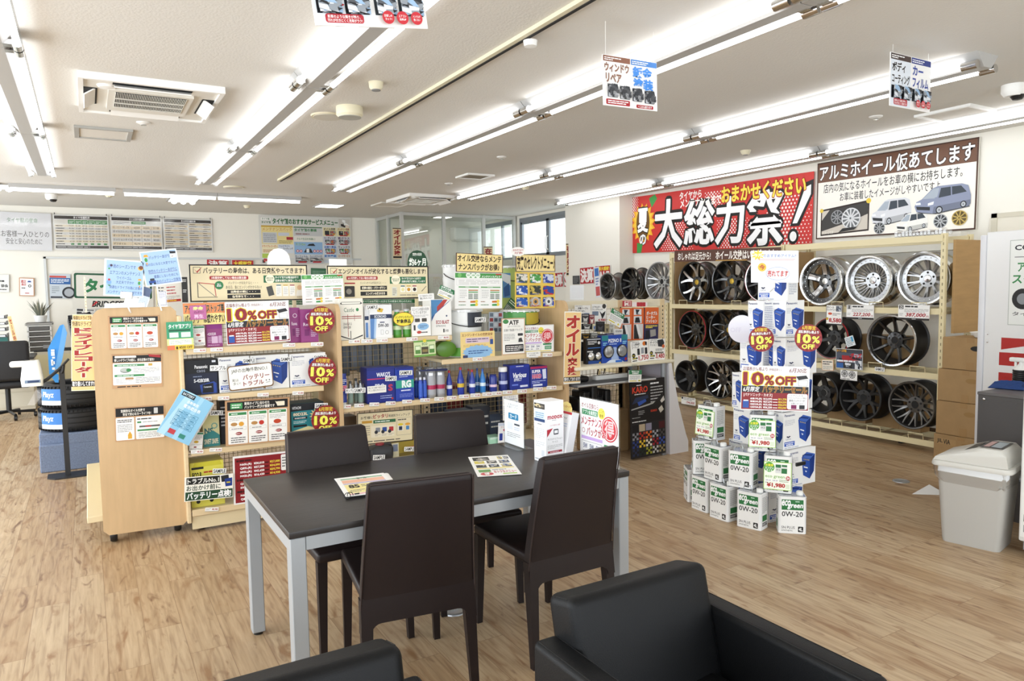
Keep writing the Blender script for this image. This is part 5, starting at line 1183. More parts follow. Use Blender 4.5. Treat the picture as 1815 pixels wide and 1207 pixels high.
p = sheet((998, 552), (1028, 552), (998.5, 681), ('y', 4.99), base='#f4efe2'); p.r(3, 1.5, 97, 98, '#eecb8e'); p.vt('オイル', 12, 5, 88, 62, '#b23a33', .05, '#f7eacb', .04); p.vt('交換', 22, 63, 78, 88, '#b23a33', .05, '#f7eacb', .04); p.r(0, 90.5, 100, 96.5, '#221d1b'); p.t('受付しております!', 3, 91, 97, 96, '#fff', .03)
fin(p, 'vertical_sign', 'tall beige oil change sign with large red lettering beside the accessory counter', 'sign', 'tall beige signs with red lettering')
vsign((124.5, 557), (160, 557), (131, 680), ('y', 5.4), 'beige dashcam sign hanging further back, only its top line showing', '快適なドライブを', 'ドライブレコーダー', '取り扱いしてます!')
vsign((119, 566.5), (161.5, 567), (126.5, 693), ('y', 5.13), 'beige dashcam sign with red vertical lettering beside the wooden unit end', '快適なドライブを', 'ドライブレコーダー', '取り扱いしてます!!')
# ================================================================ THINGS ON THE TABLE
ZT = .7205
def flatsheet(tl, tr, bl, z, t=.0015, **k):
    return sheet(tl, tr, bl, ('z', z), t=t, e=.00012, **k)
fb = None
for i in range(6):
    p = flatsheet((584.9, 849.5), (673, 839.6), (613, 880.2), ZT+.002+i*.0022, base='#f2f1ee')
    if i == 5:
        p.r(9, 8, 92, 14, '#7fae86'); p.r(9, 17, 92, 34, '#eab79a'); p.t('セール', 40, 8, 60, 17, '#222', .03); p.r(9, 36, 92, 40, '#9d90c4'); p.r(9, 42, 92, 88, '#efe19a'); p.t('85', 16, 45, 36, 62, '#2b2a2a', .05); p.g(40, 46, 88, 60, 2, '#555', .4); p.r(46, 68, 66, 74, '#2b2a2a'); p.g(14, 70, 42, 84, 2, '#777', .4); p.r(9, 90, 92, 95, '#e2a0a8')
    M_ = pose(*p.args, off=.0) @ T(p.W/2, p.H/2, 0) @ rotz((.05, -.03, .04, -.02, .02, 0)[i]) @ T(-p.W/2+(.006, .012, .004, .009, .003, 0)[i], -p.H/2+(.004, -.003, .006, .002, -.002, 0)[i], 0)
    if fb is None: fb = emp('flyer_bundle', 'stack of printed flyers held by a black ring on the dark table', 'flyers', M_.translation.copy())
    o = p.mb.build('sheet', fb, 0); o.matrix_local = Matrix.Translation(-fb.location) @ M_
q = pt(616, 879, ('z', ZT+.015))-fb.location
b = MB()
for k in range(2): b.tube([q+Vector((.012*math.cos(t)+.012*k, .004*k+.003*math.sin(t), .012*math.sin(t))) for t in [i*math.pi/8 for i in range(16)]], .0016, BLACK, 6, closed=True)
b.tube([q+Vector((.03, -.002, .004)), q+Vector((.05, .004, .002))], .003, BLACK, 6); b.build('binder_ring', fb)
p = flatsheet((790.5, 812.8), (861.5, 808.8), (846.7, 845.5), ZT+.002, base='#f4f3ef')
photo(p, 8, 6, 48, 24, '#3a3937', ['#b9b2a8', '#a8402c', '#dcd6cc', '#6d7884'], 6, 3)
for i in range(3):
    for j in range(3):
        x, y = 54+(i-1)*15 if j == 0 else 8+i*30, 6+j*20
        if j == 0 and i == 0: continue
        photo(p, x+(15 if j == 0 else 0), y, x+(27 if j == 0 else 24), y+14, ['#2b2c30', '#d9c95a', '#4c4a48'][(i+j) % 3], ['#8f8c88', '#c9c5be', '#3d5a8c', '#1f1f22'], 3, i*7+j)
p.r(6, 62, 94, 66, '#e9d75a'); p.r(8, 70, 36, 82, '#6ea05a'); p.o(24, 90, 15, '#c8404a', 7); p.t('得', 18, 84, 30, 96, '#fff', .03); p.t('おトクなメニュー', 42, 76, 94, 88, '#c23a5a', .03); p.r(60, 90, 92, 95, '#a8c85a'); p.g(40, 69, 92, 75, 1, '#666', .4)
fin(p, 'flyer', 'single printed flyer with photos lying across the middle of the dark table', 'flyer', off=.0016)
# leaflet stands at the table end
ACR = glassmat('clear acrylic')
hs = emp('menu_stand', 'clear acrylic menu stand with white print behind the white pillar leaflet', 'menu stand', (1.93, 3.28, ZT))
MB().box(-.05, -.11, 0, .05, .11, .003, ACR).box(-.002, -.11, 0, .002, .11, .25, ACR).build('holder', hs)
p = Pr(.2, .235, '#eef1f4', t=.0008); p.t('お支払方法が', 22, 6, 74, 11, '#555', .0); p.t('お選びください', 16, 12, 80, 17, '#555', .0); p.r(22, 28, 74, 42, '#2f7ea8', .006); p.t('カード', 30, 30, 66, 40, '#e9f2f8', .03); p.r(16, 50, 44, 66, '#dfe3e8'); p.r(52, 50, 80, 54, '#444a52'); p.g(52, 57, 80, 66, 2, '#b9c4d6', .4); p.g(14, 72, 82, 84, 3, '#888', .3)
o = p.mb.build('print', hs, 0); o.matrix_local = Matrix(((0, 0, -1, -.003), (-1, 0, 0, .1), (0, 1, 0, .008), (0, 0, 0, 1)))
A_ = pt(947.7, 814.7, ('z', ZT)); B_ = pt(968.8, 821.5, ('z', ZT)); d = (B_-A_); w1 = d.length; d.normalize(); n_ = Vector((-d.y, d.x, 0))
mp_ = emp('leaflet_pillar', 'tall white four sided leaflet pillar standing on the table', 'leaflet stand', A_, math.atan2(d.y, d.x))
topz = pt(968.8, 713, ('x', B_.x)).z-ZT; w2 = .105
MB().box(0, 0, 0, w1, w2, topz, ink('#f2f3f5')).build('body', mp_)
p = Pr(w1, topz, '#f2f3f5', t=.0004); p.r(4, 4, 92, 13, '#2c2a28'); photo(p, 4, 4, 92, 13, '#3b3630', ['#c9b78c', '#7d7468', '#e3d9c0'], 7, 4); p.r(4, 15, 92, 33, '#cfe0ee'); p.g(14, 18, 84, 28, 3, '#5b7fa8', .4); p.r(4, 29, 92, 34, '#26406e'); p.g(30, 36, 70, 40, 1, '#777', .4); p.g(10, 44, 88, 62, 6, '#9aa2ac', .25); p.g(10, 66, 88, 76, 3, '#a9afb7', .25); p.r(60, 80, 84, 90, '#d5d9df'); p.g(8, 94, 88, 98, 1, '#9aa2ac', .4)
o = p.mb.build('print', mp_, 0); o.matrix_local = Matrix(((1, 0, 0, 0), (0, 0, -1, -.0008), (0, 1, 0, 0), (0, 0, 0, 1)))
p = Pr(w2, topz, '#f2f3f5', t=.0004); p.t('mobox', 8, 21, 94, 29, '#b5293a', .03); p.o(50, 20, 10, '#f2f3f5'); p.g(34, 30, 66, 32, 1, '#888', .4); p.t('クルマを持たない選択', 22, 38, 80, 40.5, '#c0606a', 0); p.p([(4, 46), (38, 44), (4, 58)], '#b5293a'); p.r(42, 46, 70, 55, '#3a3f47', .004); p.r(46, 48, 66, 53, '#f2f3f5'); p.t('サブスクリプション', 8, 60, 92, 63.5, '#555', .0); p.t('サービス', 34, 65, 66, 68, '#555', 0); p.g(6, 71, 92, 78, 3, '#999', .25); p.r(8, 81, 90, 84.5, '#a3283a'); p.g(20, 82, 80, 84, 1, '#f0d5d8', .5); p.o(20, 92, 7, '#e3b9c0'); p.r(40, 89, 88, 95, '#efd9dc', .006); p.r(10, 97, 90, 99, '#2a2b2e')
o = p.mb.build('print', mp_, 0); o.matrix_local = Matrix(((0, 0, 1, w1+.0008), (1, 0, 0, 0), (0, 1, 0, 0), (0, 0, 0, 1)))
# second pillar face towards the camera is the -x side: lay the same block on the left
pp = emp('leaflet_holder', 'white leaflet holder with yellow tab between the pillar and the menu sheet', 'leaflet holder', (1.985, 2.92, ZT))
X = Matrix.Rotation(math.radians(12), 4, 'Y')
MB().box(-.02, -.06, 0, .02, .06, .235, ink('#e6e7ea'), X).box(-.03, -.062, 0, .03, .062, .01, WHITE).build('holder', pp)
p = Pr(.115, .225, '#f5f5f6', t=.0006); p.r(0, 0, 100, 5, '#c7343f'); p.o(20, 14, 7, '#d9465a'); p.t('Pay', 32, 11, 72, 17, '#9a9aa0', .0); p.g(20, 24, 80, 34, 2, '#c3cfe6', .4); p.r(6, 48, 52, 84, '#dfe3ea', .008); p.p([(0, 100), (0, 78), (26, 74), (50, 100)], '#c7343f'); p.o(24, 88, 14, '#d4404c', 8)
o = p.mb.build('leaflet', pp, 0); o.matrix_local = X @ Matrix(((0, 0, -1, -.0208), (-1, 0, 0, .0575), (0, 1, 0, .008), (0, 0, 0, 1)))
p = Pr(.1, .05, '#f0dc8c', t=.001, poly=[(0, 100), (0, 60), (20, 15), (50, 0), (80, 15), (100, 60), (100, 100)]); p.t('ダウンロードで', 8, 36, 92, 62, '#c9672c', .01)
o = p.mb.build('tab', pp, 0); o.matrix_local = X @ Matrix(((0, 0, -1, -.02), (-1, 0, 0, .05), (0, 1, 0, .232), (0, 0, 0, 1)))
ms = emp('menu_stand', 'white menu stand about oil change packs at the end of the table', 'menu stand', (2.068, 2.72, ZT))
def pack_menu(p):
    p.fr(2, 2, 98, 98, .6, '#c9c9c9'); p.t('オイル交換なら', 5, 7, 50, 16, '#8a2a3a', .01); p.r(6, 18, 48, 27, '#2f8a56'); p.t('アプリ会員限定', 8, 19, 46, 26, '#fff', .01); p.o(58, 20, 9, '#ecdf5a'); p.t('ここが', 52, 14, 64, 19, '#8a6a1a', .01); p.t('重要', 53, 21, 63, 26, '#8a6a1a', .01)
    p.t('メンテナンス', 4, 30, 58, 44, '#b02c3c', .025); p.o(10, 53, 4, '#b02c3c'); p.o(10, 53, 3.2, '#f4f3f2'); p.t('パックが', 18, 46, 58, 60, '#b02c3c', .025)
    p.o(78, 42, 20, '#c9303c'); p.o(78, 42, 18, '#f4f3f2'); p.o(78, 42, 16.5, '#cf3a44'); p.t('得', 66, 28, 90, 56, '#f3c8c8', .02); p.t('お', 60, 48, 70, 58, '#cf3a44', .04, '#fff', .04); p.r(4, 62, 60, 67, '#c9a9e0'); p.fr(5, 70, 58, 92, .6, '#999')
    for i in range(3): p.t('5W', 9+i*17, 74, 20+i*17, 82, '#3a4a7a', .02); p.g(8+i*17, 84, 21+i*17, 90, 1, '#777', .4)
    p.r(64, 68, 92, 74, '#2f8a56'); p.r(70, 77, 92, 90, '#2f8a56'); p.g(72, 79, 90, 88, 3, '#dff0e4', .4); p.r(4, 94, 90, 97, '#e9d84f')
for nm in (1,):
    MB().box(-.045, -.155, 0, .05, .155, .003, ACR).box(-.002, -.155, 0, .002, .155, .31, ACR).build('holder', ms)
    p = Pr(.3, .3, '#f4f3f2', t=.0008); pack_menu(p)
    o = p.mb.build('print', ms, 0); o.matrix_local = Matrix(((0, 0, -1, -.0032), (-1, 0, 0, .15), (0, 1, 0, .006), (0, 0, 0, 1)))
# floor outlets and small things on the floor
def outlet(px, py, lab):
    q = pt(px, py, ('z', 0)); r = emp('floor_outlet', lab, 'floor outlet', q); MB().lathe([(.062, 0), (.06, .006), (.05, .008), (.046, .006)], ALU, 28).build('ring', r); MB().lathe([(.045, .005), (0, .0055)], mat('outlet lid', '#9c9588', .4), 24).box(-.02, -.003, .005, .02, .003, .008, ALU).build('lid', r)
outlet(805, 1083, 'round metal floor outlet under the table'); outlet(1597, 853, 'round metal floor outlet on the open floor before the cartons')
q = pt(1598, 785, ('z', 0)); tag(MB().rbox(-.03, -.02, 0, .03, .02, .035, BLACK, .006, 2).build('rubber_block', M=T(*q)), 'small black rubber block on the floor under the wheel rack', 'block')
q = pt(1640, 872, ('z', 0)); tag(MB().add([(-.14, .02, .001), (.05, -.14, .001), (.05, .0, .05), (.05, -.14, .001), (.06, .02, .002)], [(0, 1, 2), (0, 2, 4), (1, 4, 2), (0, 4, 1)], ink('#e9e9e6')).build('paper_sheet', M=T(*q)), 'folded white paper on the floor beside the rubbish bin', 'paper')
# ================================================================ WHITE PANEL BY THE CARTONS
L_ = pt(1747, 600, ('x', 5.85)); az = math.radians(-98)
wp = emp('display_board', 'tall white display panel with red shapes and a poster behind the cabinet', 'panel', (L_.x, L_.y, 0), az)
hz = pt(1750, 412, ('x', 5.85)).z
PWM = mat('white laminate', '#e9e9e8', .3)
MB().rbox(0, -.02, .02, 1.0, .02, hz, PWM, .004, 1).build('board', wp)
MB().rbox(-.045, -.03, 0, .0, .03, hz-.02, mat('white frame', '#dfe0e4', .25), .006, 2).build('frame', wp)
f_ = MB()
for z in (1.1, 1.16): f_.lathe([(.008, 0), (.006, .004), (0, .005)], CHROME, 10, T(.03, -.0205, z) @ Matrix.Rotation(math.pi/2, 4, 'X'))
f_.build('bolt', wp)
WI = wp.matrix_basis.inverted()
def bp(px, py):
    o_ = WI @ CAM; d_ = WI.to_3x3() @ ray(px, py); t_ = (-.0212-o_.y)/d_.y; return o_+d_*t_
a_, b2_ = bp(1791, 426), bp(1791, 576); hz2 = a_.z-b2_.z
p = Pr(.5, hz2, '#eceeea', t=.0006); p.fr(0, 0, 100, 100, .8, '#a9b0a6')
u_ = lambda px: (bp(px, 500).x-a_.x)/.5*100
p.t('COCKPIT', u_(1797), 6, u_(1797)+60, 12, '#2a2b33', .03); p.g(u_(1797), 19, 90, 21, 1, '#888', .5); p.t('アライメント', u_(1803), 26, u_(1803)+75, 37, '#3f8a52', .03); p.t('スクエア', u_(1794), 40, u_(1794)+62, 51, '#3f8a52', .03)
p.p([(8, 71), (12, 60), (30, 58), (60, 62), (99, 58), (99, 74), (20, 76)], '#4f6b5a'); p.o(20, 69, 15, '#2a2a2c'); p.o(20, 69, 8, '#8d9094'); p.p([(40, 60), (50, 56), (54, 60)], '#b5393a'); p.t('タイヤ館', 6, 84, 50, 89, '#444', .01); p.g(40, 95, 90, 98, 1, '#7a9a7a', .4)
o = p.mb.build('poster', wp, 0); o.matrix_local = Matrix(((1, 0, 0, a_.x), (0, 0, -1, -.0212), (0, 1, 0, b2_.z), (0, 0, 0, 1)))
R_ = '#b3322f'; c_, e_ = bp(1772, 598), bp(1772, 677); k_ = c_.z-e_.z
p = Pr(.62, k_, '#e9e9e8', t=.0004)
p.p([(2, 0), (70, 0), (2, 27)], R_); p.p([(100, 2), (100, 24), (76, 2)], R_); p.p([(0, 33), (98, 30), (98, 60), (0, 62)], R_); p.p([(0, 78), (70, 76), (98, 80), (98, 100), (0, 97)], R_)
o = p.mb.build('red_print', wp, 0); o.matrix_local = Matrix(((1, 0, 0, c_.x), (0, 0, -1, -.0212), (0, 1, 0, e_.z), (0, 0, 0, 1)))
# ================================================================ BATTERY UNIT STOCK
def py(px, y_, yp): return pt(px, y_, ('y', yp))
def boxprod(px0, px1, pyt, z, yf, dep, label, base, paint, cat='box', name='product_box', group=None, r=.003, rz=0):
    A_ = py(px0, pyt, yf); B_ = py(px1, pyt, yf); w_ = B_.x-A_.x; h_ = max(.03, A_.z-z)
    o = emp(name, label, cat, (A_.x, yf, z+.0005), rz, group)
    MB().rbox(0, .001, 0, w_, dep, h_, ink(base), r, 1).build('body', o)
    p = Pr(w_-.002, h_-.002, base, t=.0006); paint(p); q = p.mb.build('print', o, 0); q.matrix_local = Matrix(((1, 0, 0, .001), (0, 0, -1, 0), (0, 1, 0, .001), (0, 0, 0, 1)))
    return o
def slabel(cx, cy, yp, label, body='SAMPLE', w_=23, h_=8.5, rot=0):
    p = sheet((cx-w_/2, cy-h_/2), (cx+w_/2, cy-h_/2-w_*.03), (cx-w_/2, cy+h_/2), ('y', yp), base='#f6f6f3', t=.0008, e=.0002); p.t(body, 6, 14, 94, 86, '#2a2a2a', .02); fin(p, 'sample_label', label, 'label', 'sample labels', )
def pur(p): p.t('-42R/B20R', 4, 38, 60, 50, '#efe3f0', .01); p.r(30, 54, 70, 84, '#d9b9d6'); p.g(6, 56, 28, 82, 4, '#e4cfe4', .3); p.g(6, 90, 80, 94, 1, '#e4cfe4', .5); p.r(0, 0, 100, 22, '#8c2f86'); p.r(74, 52, 96, 84, '#c9a3c8')
boxprod(365, 393.5, 574, BZ[1], 5.11, .15, 'purple battery box on the top battery shelf, beside the white leaflet', '#94407f', pur, name='battery_box', group='purple battery boxes')
def pur2(p): p.o(50, 22, 22, '#f0dff0'); p.o(50, 22, 16, '#94407f'); p.t('Rewa', 14, 40, 70, 50, '#f0dff0', .02); p.r(20, 60, 48, 80, '#7a2a6c'); p.g(56, 58, 92, 84, 5, '#e4cfe4', .4)
boxprod(513, 531, 546, BZ[1], 5.13, .15, 'purple battery box standing against the sale poster edge', '#974182', pur2, name='battery_box', group='purple battery boxes')
boxprod(532, 563, 549, BZ[1], 5.09, .15, 'purple battery box next to the uppermost round discount card', '#974182', pur2, name='battery_box', group='purple battery boxes')
p = sheet((323.5, 538), (399, 535.5), (326, 577), ('y', 5.075), base='#ead98f', t=.002); p.r(0, 0, 100, 48, '#dd8a55'); p.t('アイドリングストップ車', 4, 6, 96, 44, '#2a211b', .03, '#f4e3c0', .02); p.t('バッテリーは疲れやすい', 3, 52, 97, 94, '#2a211b', .03)
fin(p, 'strip_sign', 'orange and yellow strip sign about batteries above the purple boxes', 'sign')
p = sheet((336, 542), (365, 540.5), (337.5, 567), ('y', 5.062), base='#b9689a', t=.001); p.t('寿命', 20, 8, 82, 34, '#e6ef9a', .04); p.t('バッテリー', 24, 40, 84, 58, '#5a2348', .03); p.t('再生', 24, 64, 80, 92, '#eec6e0', .04); fin(p, 'card', 'pink square card stuck over the orange strip sign', 'card')
p = sheet((343.5, 578), (363, 577), (344.5, 613), ('y', 5.07), base='#eceae6', t=.001); p.r(2, 2, 98, 12, '#3c7f55'); p.g(6, 16, 94, 36, 4, '#888', .35); p.o(40, 46, 20, '#b5413a', 6); p.g(6, 56, 94, 70, 2, '#999', .3); p.o(50, 76, 14, '#8a3030', 4); p.g(6, 84, 94, 96, 3, '#666', .4); fin(p, 'leaflet', 'narrow white leaflet leaning on the purple boxes', 'leaflet')
poster10((396, 536.5), (509, 532), (402.5, 612), ('y', 5.03), 'battery sale poster on the top shelf of the battery unit')
p = sheet((296, 571), (343, 569), (297, 621), ('y', 5.03), base='#3f9a72', t=.001); p.t('タイヤ館アプリ', 8, 8, 92, 24, '#f4faf4', .03); p.r(8, 28, 90, 34, '#1f5a3e'); p.r(10, 38, 44, 56, '#d9e9dd'); p.r(54, 38, 90, 56, '#d9e9dd'); p.r(0, 60, 100, 84, '#d6ea9a'); p.r(8, 63, 92, 82, '#f4f7ee'); p.g(12, 66, 88, 80, 3, '#9ab08a', .3); p.r(0, 84, 28, 100, '#e07a55'); p.r(28, 84, 100, 100, '#e9c84a'); p.t('¥500 OFF', 44, 87, 94, 97, '#4a3a12', .02); p.p([(32, 98), (32, 90), (36, 87), (40, 90), (40, 98)], '#4a3a12')
fin(p, 'app_card', 'green app card with yellow foot fixed to the edge of the wooden unit end', 'card')
def blk(p): p.r(0, 0, 100, 38, '#15161b'); p.t('Panasonic', 30, 14, 70, 24, '#e4e6ea', .03); p.t('caos', 36, 28, 62, 35, '#8d93a4', .01); p.g(24, 44, 72, 50, 1, '#7d89a4', .5); p.t('S-42B20R', 26, 54, 74, 64, '#eef0f4', .03); p.p([(44, 72), (88, 64), (96, 70), (96, 98), (48, 98)], '#2d4a9c'); p.p([(52, 72), (86, 68), (86, 96), (52, 96)], '#17181d'); p.t('Panasonic', 56, 76, 80, 81, '#dfe3ea', .02); p.r(84, 2, 96, 8, '#dfe3ea')
boxprod(326.5, 384.5, 640, BZ[2], 5.1, .18, 'black and navy battery box on the second battery shelf', '#1b2138', blk, name='battery_box')
boxprod(386.5, 442, 634, BZ[2], 5.1, .18, 'white battery box behind the speech bubble card, nearer the black box', BOXW, lambda p: caos_print(p), name='battery_box', group='white battery boxes on the second shelf')
boxprod(443, 511, 631, BZ[2], 5.1, .18, 'white battery box behind the speech bubble card, showing its blue battery', BOXW, lambda p: caos_print(p), name='battery_box', group='white battery boxes on the second shelf')
boxprod(513, 577, 628, BZ[2], 5.09, .18, 'white battery box under the middle round discount card', BOXW, lambda p: caos_print(p, badge='100D23'), name='battery_box', group='white battery boxes on the second shelf')
slabel(441.5, 639.5, 5.085, 'sample label over the speech bubble card'); slabel(508, 637, 5.083, 'sample label at the corner of the blue battery picture'); slabel(567, 633.5, 5.08, 'sample label above the middle round discount card'); slabel(387, 652.5, 5.085, 'handwritten sample label joining the black and the white battery box', 'サンプル', 30, 10)
p = sheet((404, 650), (483, 641), (406.5, 694), ('y', 5.04), base='#7a5a34', t=.0015, rnd=.02); p.r(2, 3.5, 98, 95, '#f6f4ec', .016); p.p([(72, 95), (82, 94), (80, 108)], '#7a5a34'); p.t('JAFの出動件数NO.1', 8, 12, 88, 32, '#2a2a2a', .006); p.t('実は', 8, 52, 22, 64, '#2a2a2a', 0); p.t('多い!', 10, 66, 26, 78, '#2a2a2a', 0); p.t('バッテリー', 32, 40, 92, 62, '#8a2a2a', .025); p.t('トラブル', 32, 66, 78, 86, '#8a2a2a', .025); p.o(84, 72, 1.4, '#2a2a2a'); p.o(91, 72, 1.4, '#2a2a2a'); p.r(83, 80, 92, 81.5, '#2a2a2a')
fin(p, 'speech_bubble_card', 'white speech bubble card with brown border on the second battery shelf', 'card')
def ylb(p): p.p([(0, 0), (100, 0), (100, 20), (0, 34)], '#d9d49a'); p.star(70, 36, 22, 17, 12, '#6aa8a0'); p.o(70, 36, 13, '#ddd6a0'); p.t('NS', 10, 42, 60, 60, '#3c6f74', .04); p.p([(0, 62), (60, 50), (100, 66), (100, 100), (0, 100)], '#3f8a8a'); p.t('SWIFT SNIPE', 6, 76, 90, 92, '#f0ecd0', .03, '#222', .04)
boxprod(358, 388, 736, BZ[3], 5.12, .17, 'cream and teal battery box on the third shelf behind the blue booklet', '#dcd6a2', ylb, name='battery_box')
p = sheet((334.5, 766), (357.5, 766), (335, 799), ('y', 5.07), base='#eceae6', t=.001); p.r(2, 2, 98, 12, '#3c7f55'); p.g(6, 16, 94, 40, 4, '#888', .35); p.o(50, 52, 18, '#c9a53a', 7); p.g(6, 62, 94, 72, 2, '#999', .3); p.o(44, 80, 12, '#8a3030', 4); p.g(6, 87, 94, 97, 2, '#666', .4); fin(p, 'leaflet', 'narrow white leaflet at the start of the third battery shelf', 'leaflet')
slabel(383.5, 732, 5.09, 'sample label over the cream and teal battery box')
boxprod(389, 400, 712, BZ[3], 5.15, .15, 'dark battery box hidden between the teal box and the cork notice', '#2a2c33', lambda p: (p.g(10, 10, 90, 60, 6, '#d0d2d8', .4)), name='battery_box')
def cork(tl, tr, bl, plane, label, kind):
    p = sheet(tl, tr, bl, plane, base='#c39a72', t=.002); rd = random.Random(kind)
    p.r(0, 0, 100, 1.5, '#a87f5a')
    if kind in (1, 4):
        p.r(3, 3, 97, 22, '#1b1918'); p.r(8, 6, 26, 19, '#4a9a5c'); p.g(10, 8, 24, 18, 2, '#e6f2e6', .5); p.t('車両タイプに合わせた', 29, 5, 68, 12, '#f4f0e6', .02); p.t('バッテリー選びが重要です', 29, 13, 76, 20, '#f4f0e6', .02); p.r(80, 8, 92, 18, '#efe6cf', .004); p.p([(77, 7), (82, 10), (80, 16)], '#efe6cf')
        for i in range(3):
            x = 4+i*31; p.r(x, 25, x+29.5, 97, '#f3f2ee', .006); p.r(x+1.5, 27, x+28, 33, '#3f8a52'); p.g(x+5, 28.5, x+20, 32, 1, '#e6f2e6', .6); p.g(x+2, 36, x+27, 46, 3, '#999', .3)
            if i == 2: p.o(x+14, 53, 6, '#c0492e', 5)
            else: p.o(x+9, 53, 5, '#b98a52', 4); p.o(x+20, 53, 4, '#e0a23a' if i == 0 else '#c0392e', 5)
            p.fr(x+2, 59, x+27.5, 66, .3, '#a9a9a6'); p.g(x+5, 61, x+24, 65, 1, '#888', .4); p.o(x+16, 74, 5, '#93302e', 3.5); p.g(x+10, 72, x+22, 76, 1, '#e6c9c6', .5); p.g(x+4, 81, x+26, 95, 3, '#555', .42)
    elif kind == 2:
        p.r(2, 4, 98, 24, '#1b1918'); p.t('楽しいドライブの前に、劣化状態の確認を!', 5, 13, 84, 22, '#f4f0e6', .02); p.r(6, 5, 48, 11, '#f4f0e6', .004); p.p([(72, 2), (96, 5), (97, 13), (74, 9)], '#a32a2e'); p.r(2, 26, 98, 90, '#f2f1ed', .006)
        p.r(5, 30, 64, 36, '#3f8a52'); p.g(10, 31.5, 58, 35, 1, '#e6f2e6', .6); p.o(26, 48, 10, '#7d8580', 7); p.o(26, 46, 10, '#b9bfb9', 6); p.o(33, 47, 5, '#3f8a52', 5); p.g(42, 40, 94, 56, 4, '#999', .3); p.r(5, 60, 64, 66, '#3f8a52'); p.g(10, 61.5, 58, 65, 1, '#e6f2e6', .6); p.r(26, 69, 42, 75, '#b98a52', .004); p.g(8, 70, 40, 86, 3, '#999', .2); p.g(46, 69, 95, 86, 4, '#888', .35); p.r(72, 29, 80, 36, '#c9a24a'); p.g(10, 93, 90, 98, 1, '#2a2522', .6)
    else:
        p.r(2, 3, 98, 28, '#1b1918'); p.t('定期的なオイル交換で', 12, 7, 60, 16, '#f4f0e6', .02); p.t('安全で安心なカーライフを!', 16, 17, 72, 26, '#f4f0e6', .02); p.r(78, 7, 86, 24, '#c9c9c6', .003); p.r(2, 31, 38, 97, '#f2f1ed', .006); p.r(41, 31, 98, 97, '#f2f1ed', .006)
        p.g(5, 36, 34, 46, 2, '#444', .5); p.g(5, 50, 34, 74, 5, '#888', .35); p.p([(25, 94), (25, 82), (29, 72), (33, 82), (33, 94)], '#d9a53a'); p.g(44, 35, 92, 41, 1, '#444', .6); p.r(44, 45, 52, 50, '#3f8a52'); p.g(55, 45, 94, 50, 1, '#999', .4); p.r(48, 58, 90, 63, '#5a5a58'); p.r(60, 59, 72, 62, '#c0392e'); p.r(44, 69, 94, 74, '#3f8a52'); p.g(46, 77, 92, 94, 4, '#888', .35)
    return fin(p, 'cork_notice', label, 'notice', 'cork framed notices')
cork((397.5, 711), (512, 703.5), (400, 791), ('y', 5.03), 'cork framed notice on the third battery shelf', 4)
cork((192, 560.4), (282.7, 558.6), (193.9, 620), ('y', 5.1), 'uppermost cork framed notice on the wooden unit end', 1)
cork((197.2, 628.3), (286.7, 625.8), (198.9, 689.2), ('y', 5.1), 'middle cork framed notice on the wooden unit end', 2)
cork((200.9, 722.7), (289.7, 717), (204.4, 783.2), ('y', 5.1), 'lowest cork framed notice on the wooden unit end', 3)
def hit(p): p.r(0, 0, 100, 22, '#202327'); p.t('HITACHI', 4, 8, 30, 16, '#dfe3e6', .03); p.r(0, 22, 100, 100, '#2f8690'); p.star(78, 40, 24, 15, 14, '#e6d9a0'); p.t('80D23L', 6, 27, 50, 36, '#f0ead0', .04, '#1b1c1e', .05); p.r(6, 40, 48, 47, '#23282c'); p.g(10, 41, 44, 46, 1, '#ddd', .6); p.g(6, 51, 46, 60, 2, '#d9ecec', .4); p.r(6, 64, 46, 70, '#1c1e20'); p.p([(0, 82), (50, 70), (100, 84), (100, 100), (0, 100)], '#e2d8a2'); p.t('ECO LONG', 8, 86, 88, 99, '#1b1c1e', .03, it=.3)
boxprod(515, 574, 717, BZ[3], 5.09, .18, 'teal and cream battery box under the lowest round discount card', '#22494f', hit, name='battery_box')
slabel(569, 719, 5.07, 'sample label above the lowest round discount card')
round10(569.5, 567, 24, ('y', 5.02), 'round discount card on the top battery shelf, uppermost of three'); round10(571.5, 657.5, 25, ('y', 5.02), 'round discount card on the second battery shelf, middle of three', -.03); round10(577, 743, 24.5, ('y', 5.02), 'round discount card on the third battery shelf, lowest of three', .04)
def yel(p): p.p([(14, 0), (90, 0), (96, 10), (8, 10)], '#d2c93e'); p.r(4, 10, 40, 15, '#222'); p.t('ECO.R', 6, 22, 34, 34, '#22221c', .04); p.g(40, 20, 90, 26, 1, '#b33a2e', .6); p.o(20, 88, 6, '#222'); p.o(60, 88, 6, '#222'); p.g(10, 80, 90, 84, 1, '#8a8220', .4)
boxprod(336, 396, 822, BZ[4], 5.09, .2, 'yellow battery box on the bottom battery shelf', '#e2d95e', yel, name='battery_box')
slabel(388.5, 835, 5.06, 'sample label on the yellow battery box', w_=24, h_=9)
p = sheet((324, 846.5), (410.5, 839), (326.5, 889.5), ('y', 5.015), base='#f3f1e6', t=.0015); p.r(4, 4, 72, 32, '#1d1f1c'); p.t('トラブルNo.1', 6, 7, 70, 29, '#f4f4ee', .025); p.t('お出かけ前に', 4, 36, 74, 58, '#20382a', .02); p.r(2, 62, 99, 97, '#22472f'); p.t('バッテリー点検!', 5, 65, 96, 94, '#ffffff', .035); p.p([(74, 6), (90, 3), (92, 30), (76, 32)], '#2a2c30'); p.p([(82, 20), (98, 16), (98, 50), (84, 52)], '#27408c'); p.r(86, 32, 94, 38, '#c9b93a')
fin(p, 'sign', 'dark green and white battery check sign over the yellow battery box', 'sign')
p = sheet((408, 810), (509, 799), (414.5, 895), ('y', 5.03), base='#efeeec', t=.0015); p.r(3, 4, 99, 97, '#8c2329')
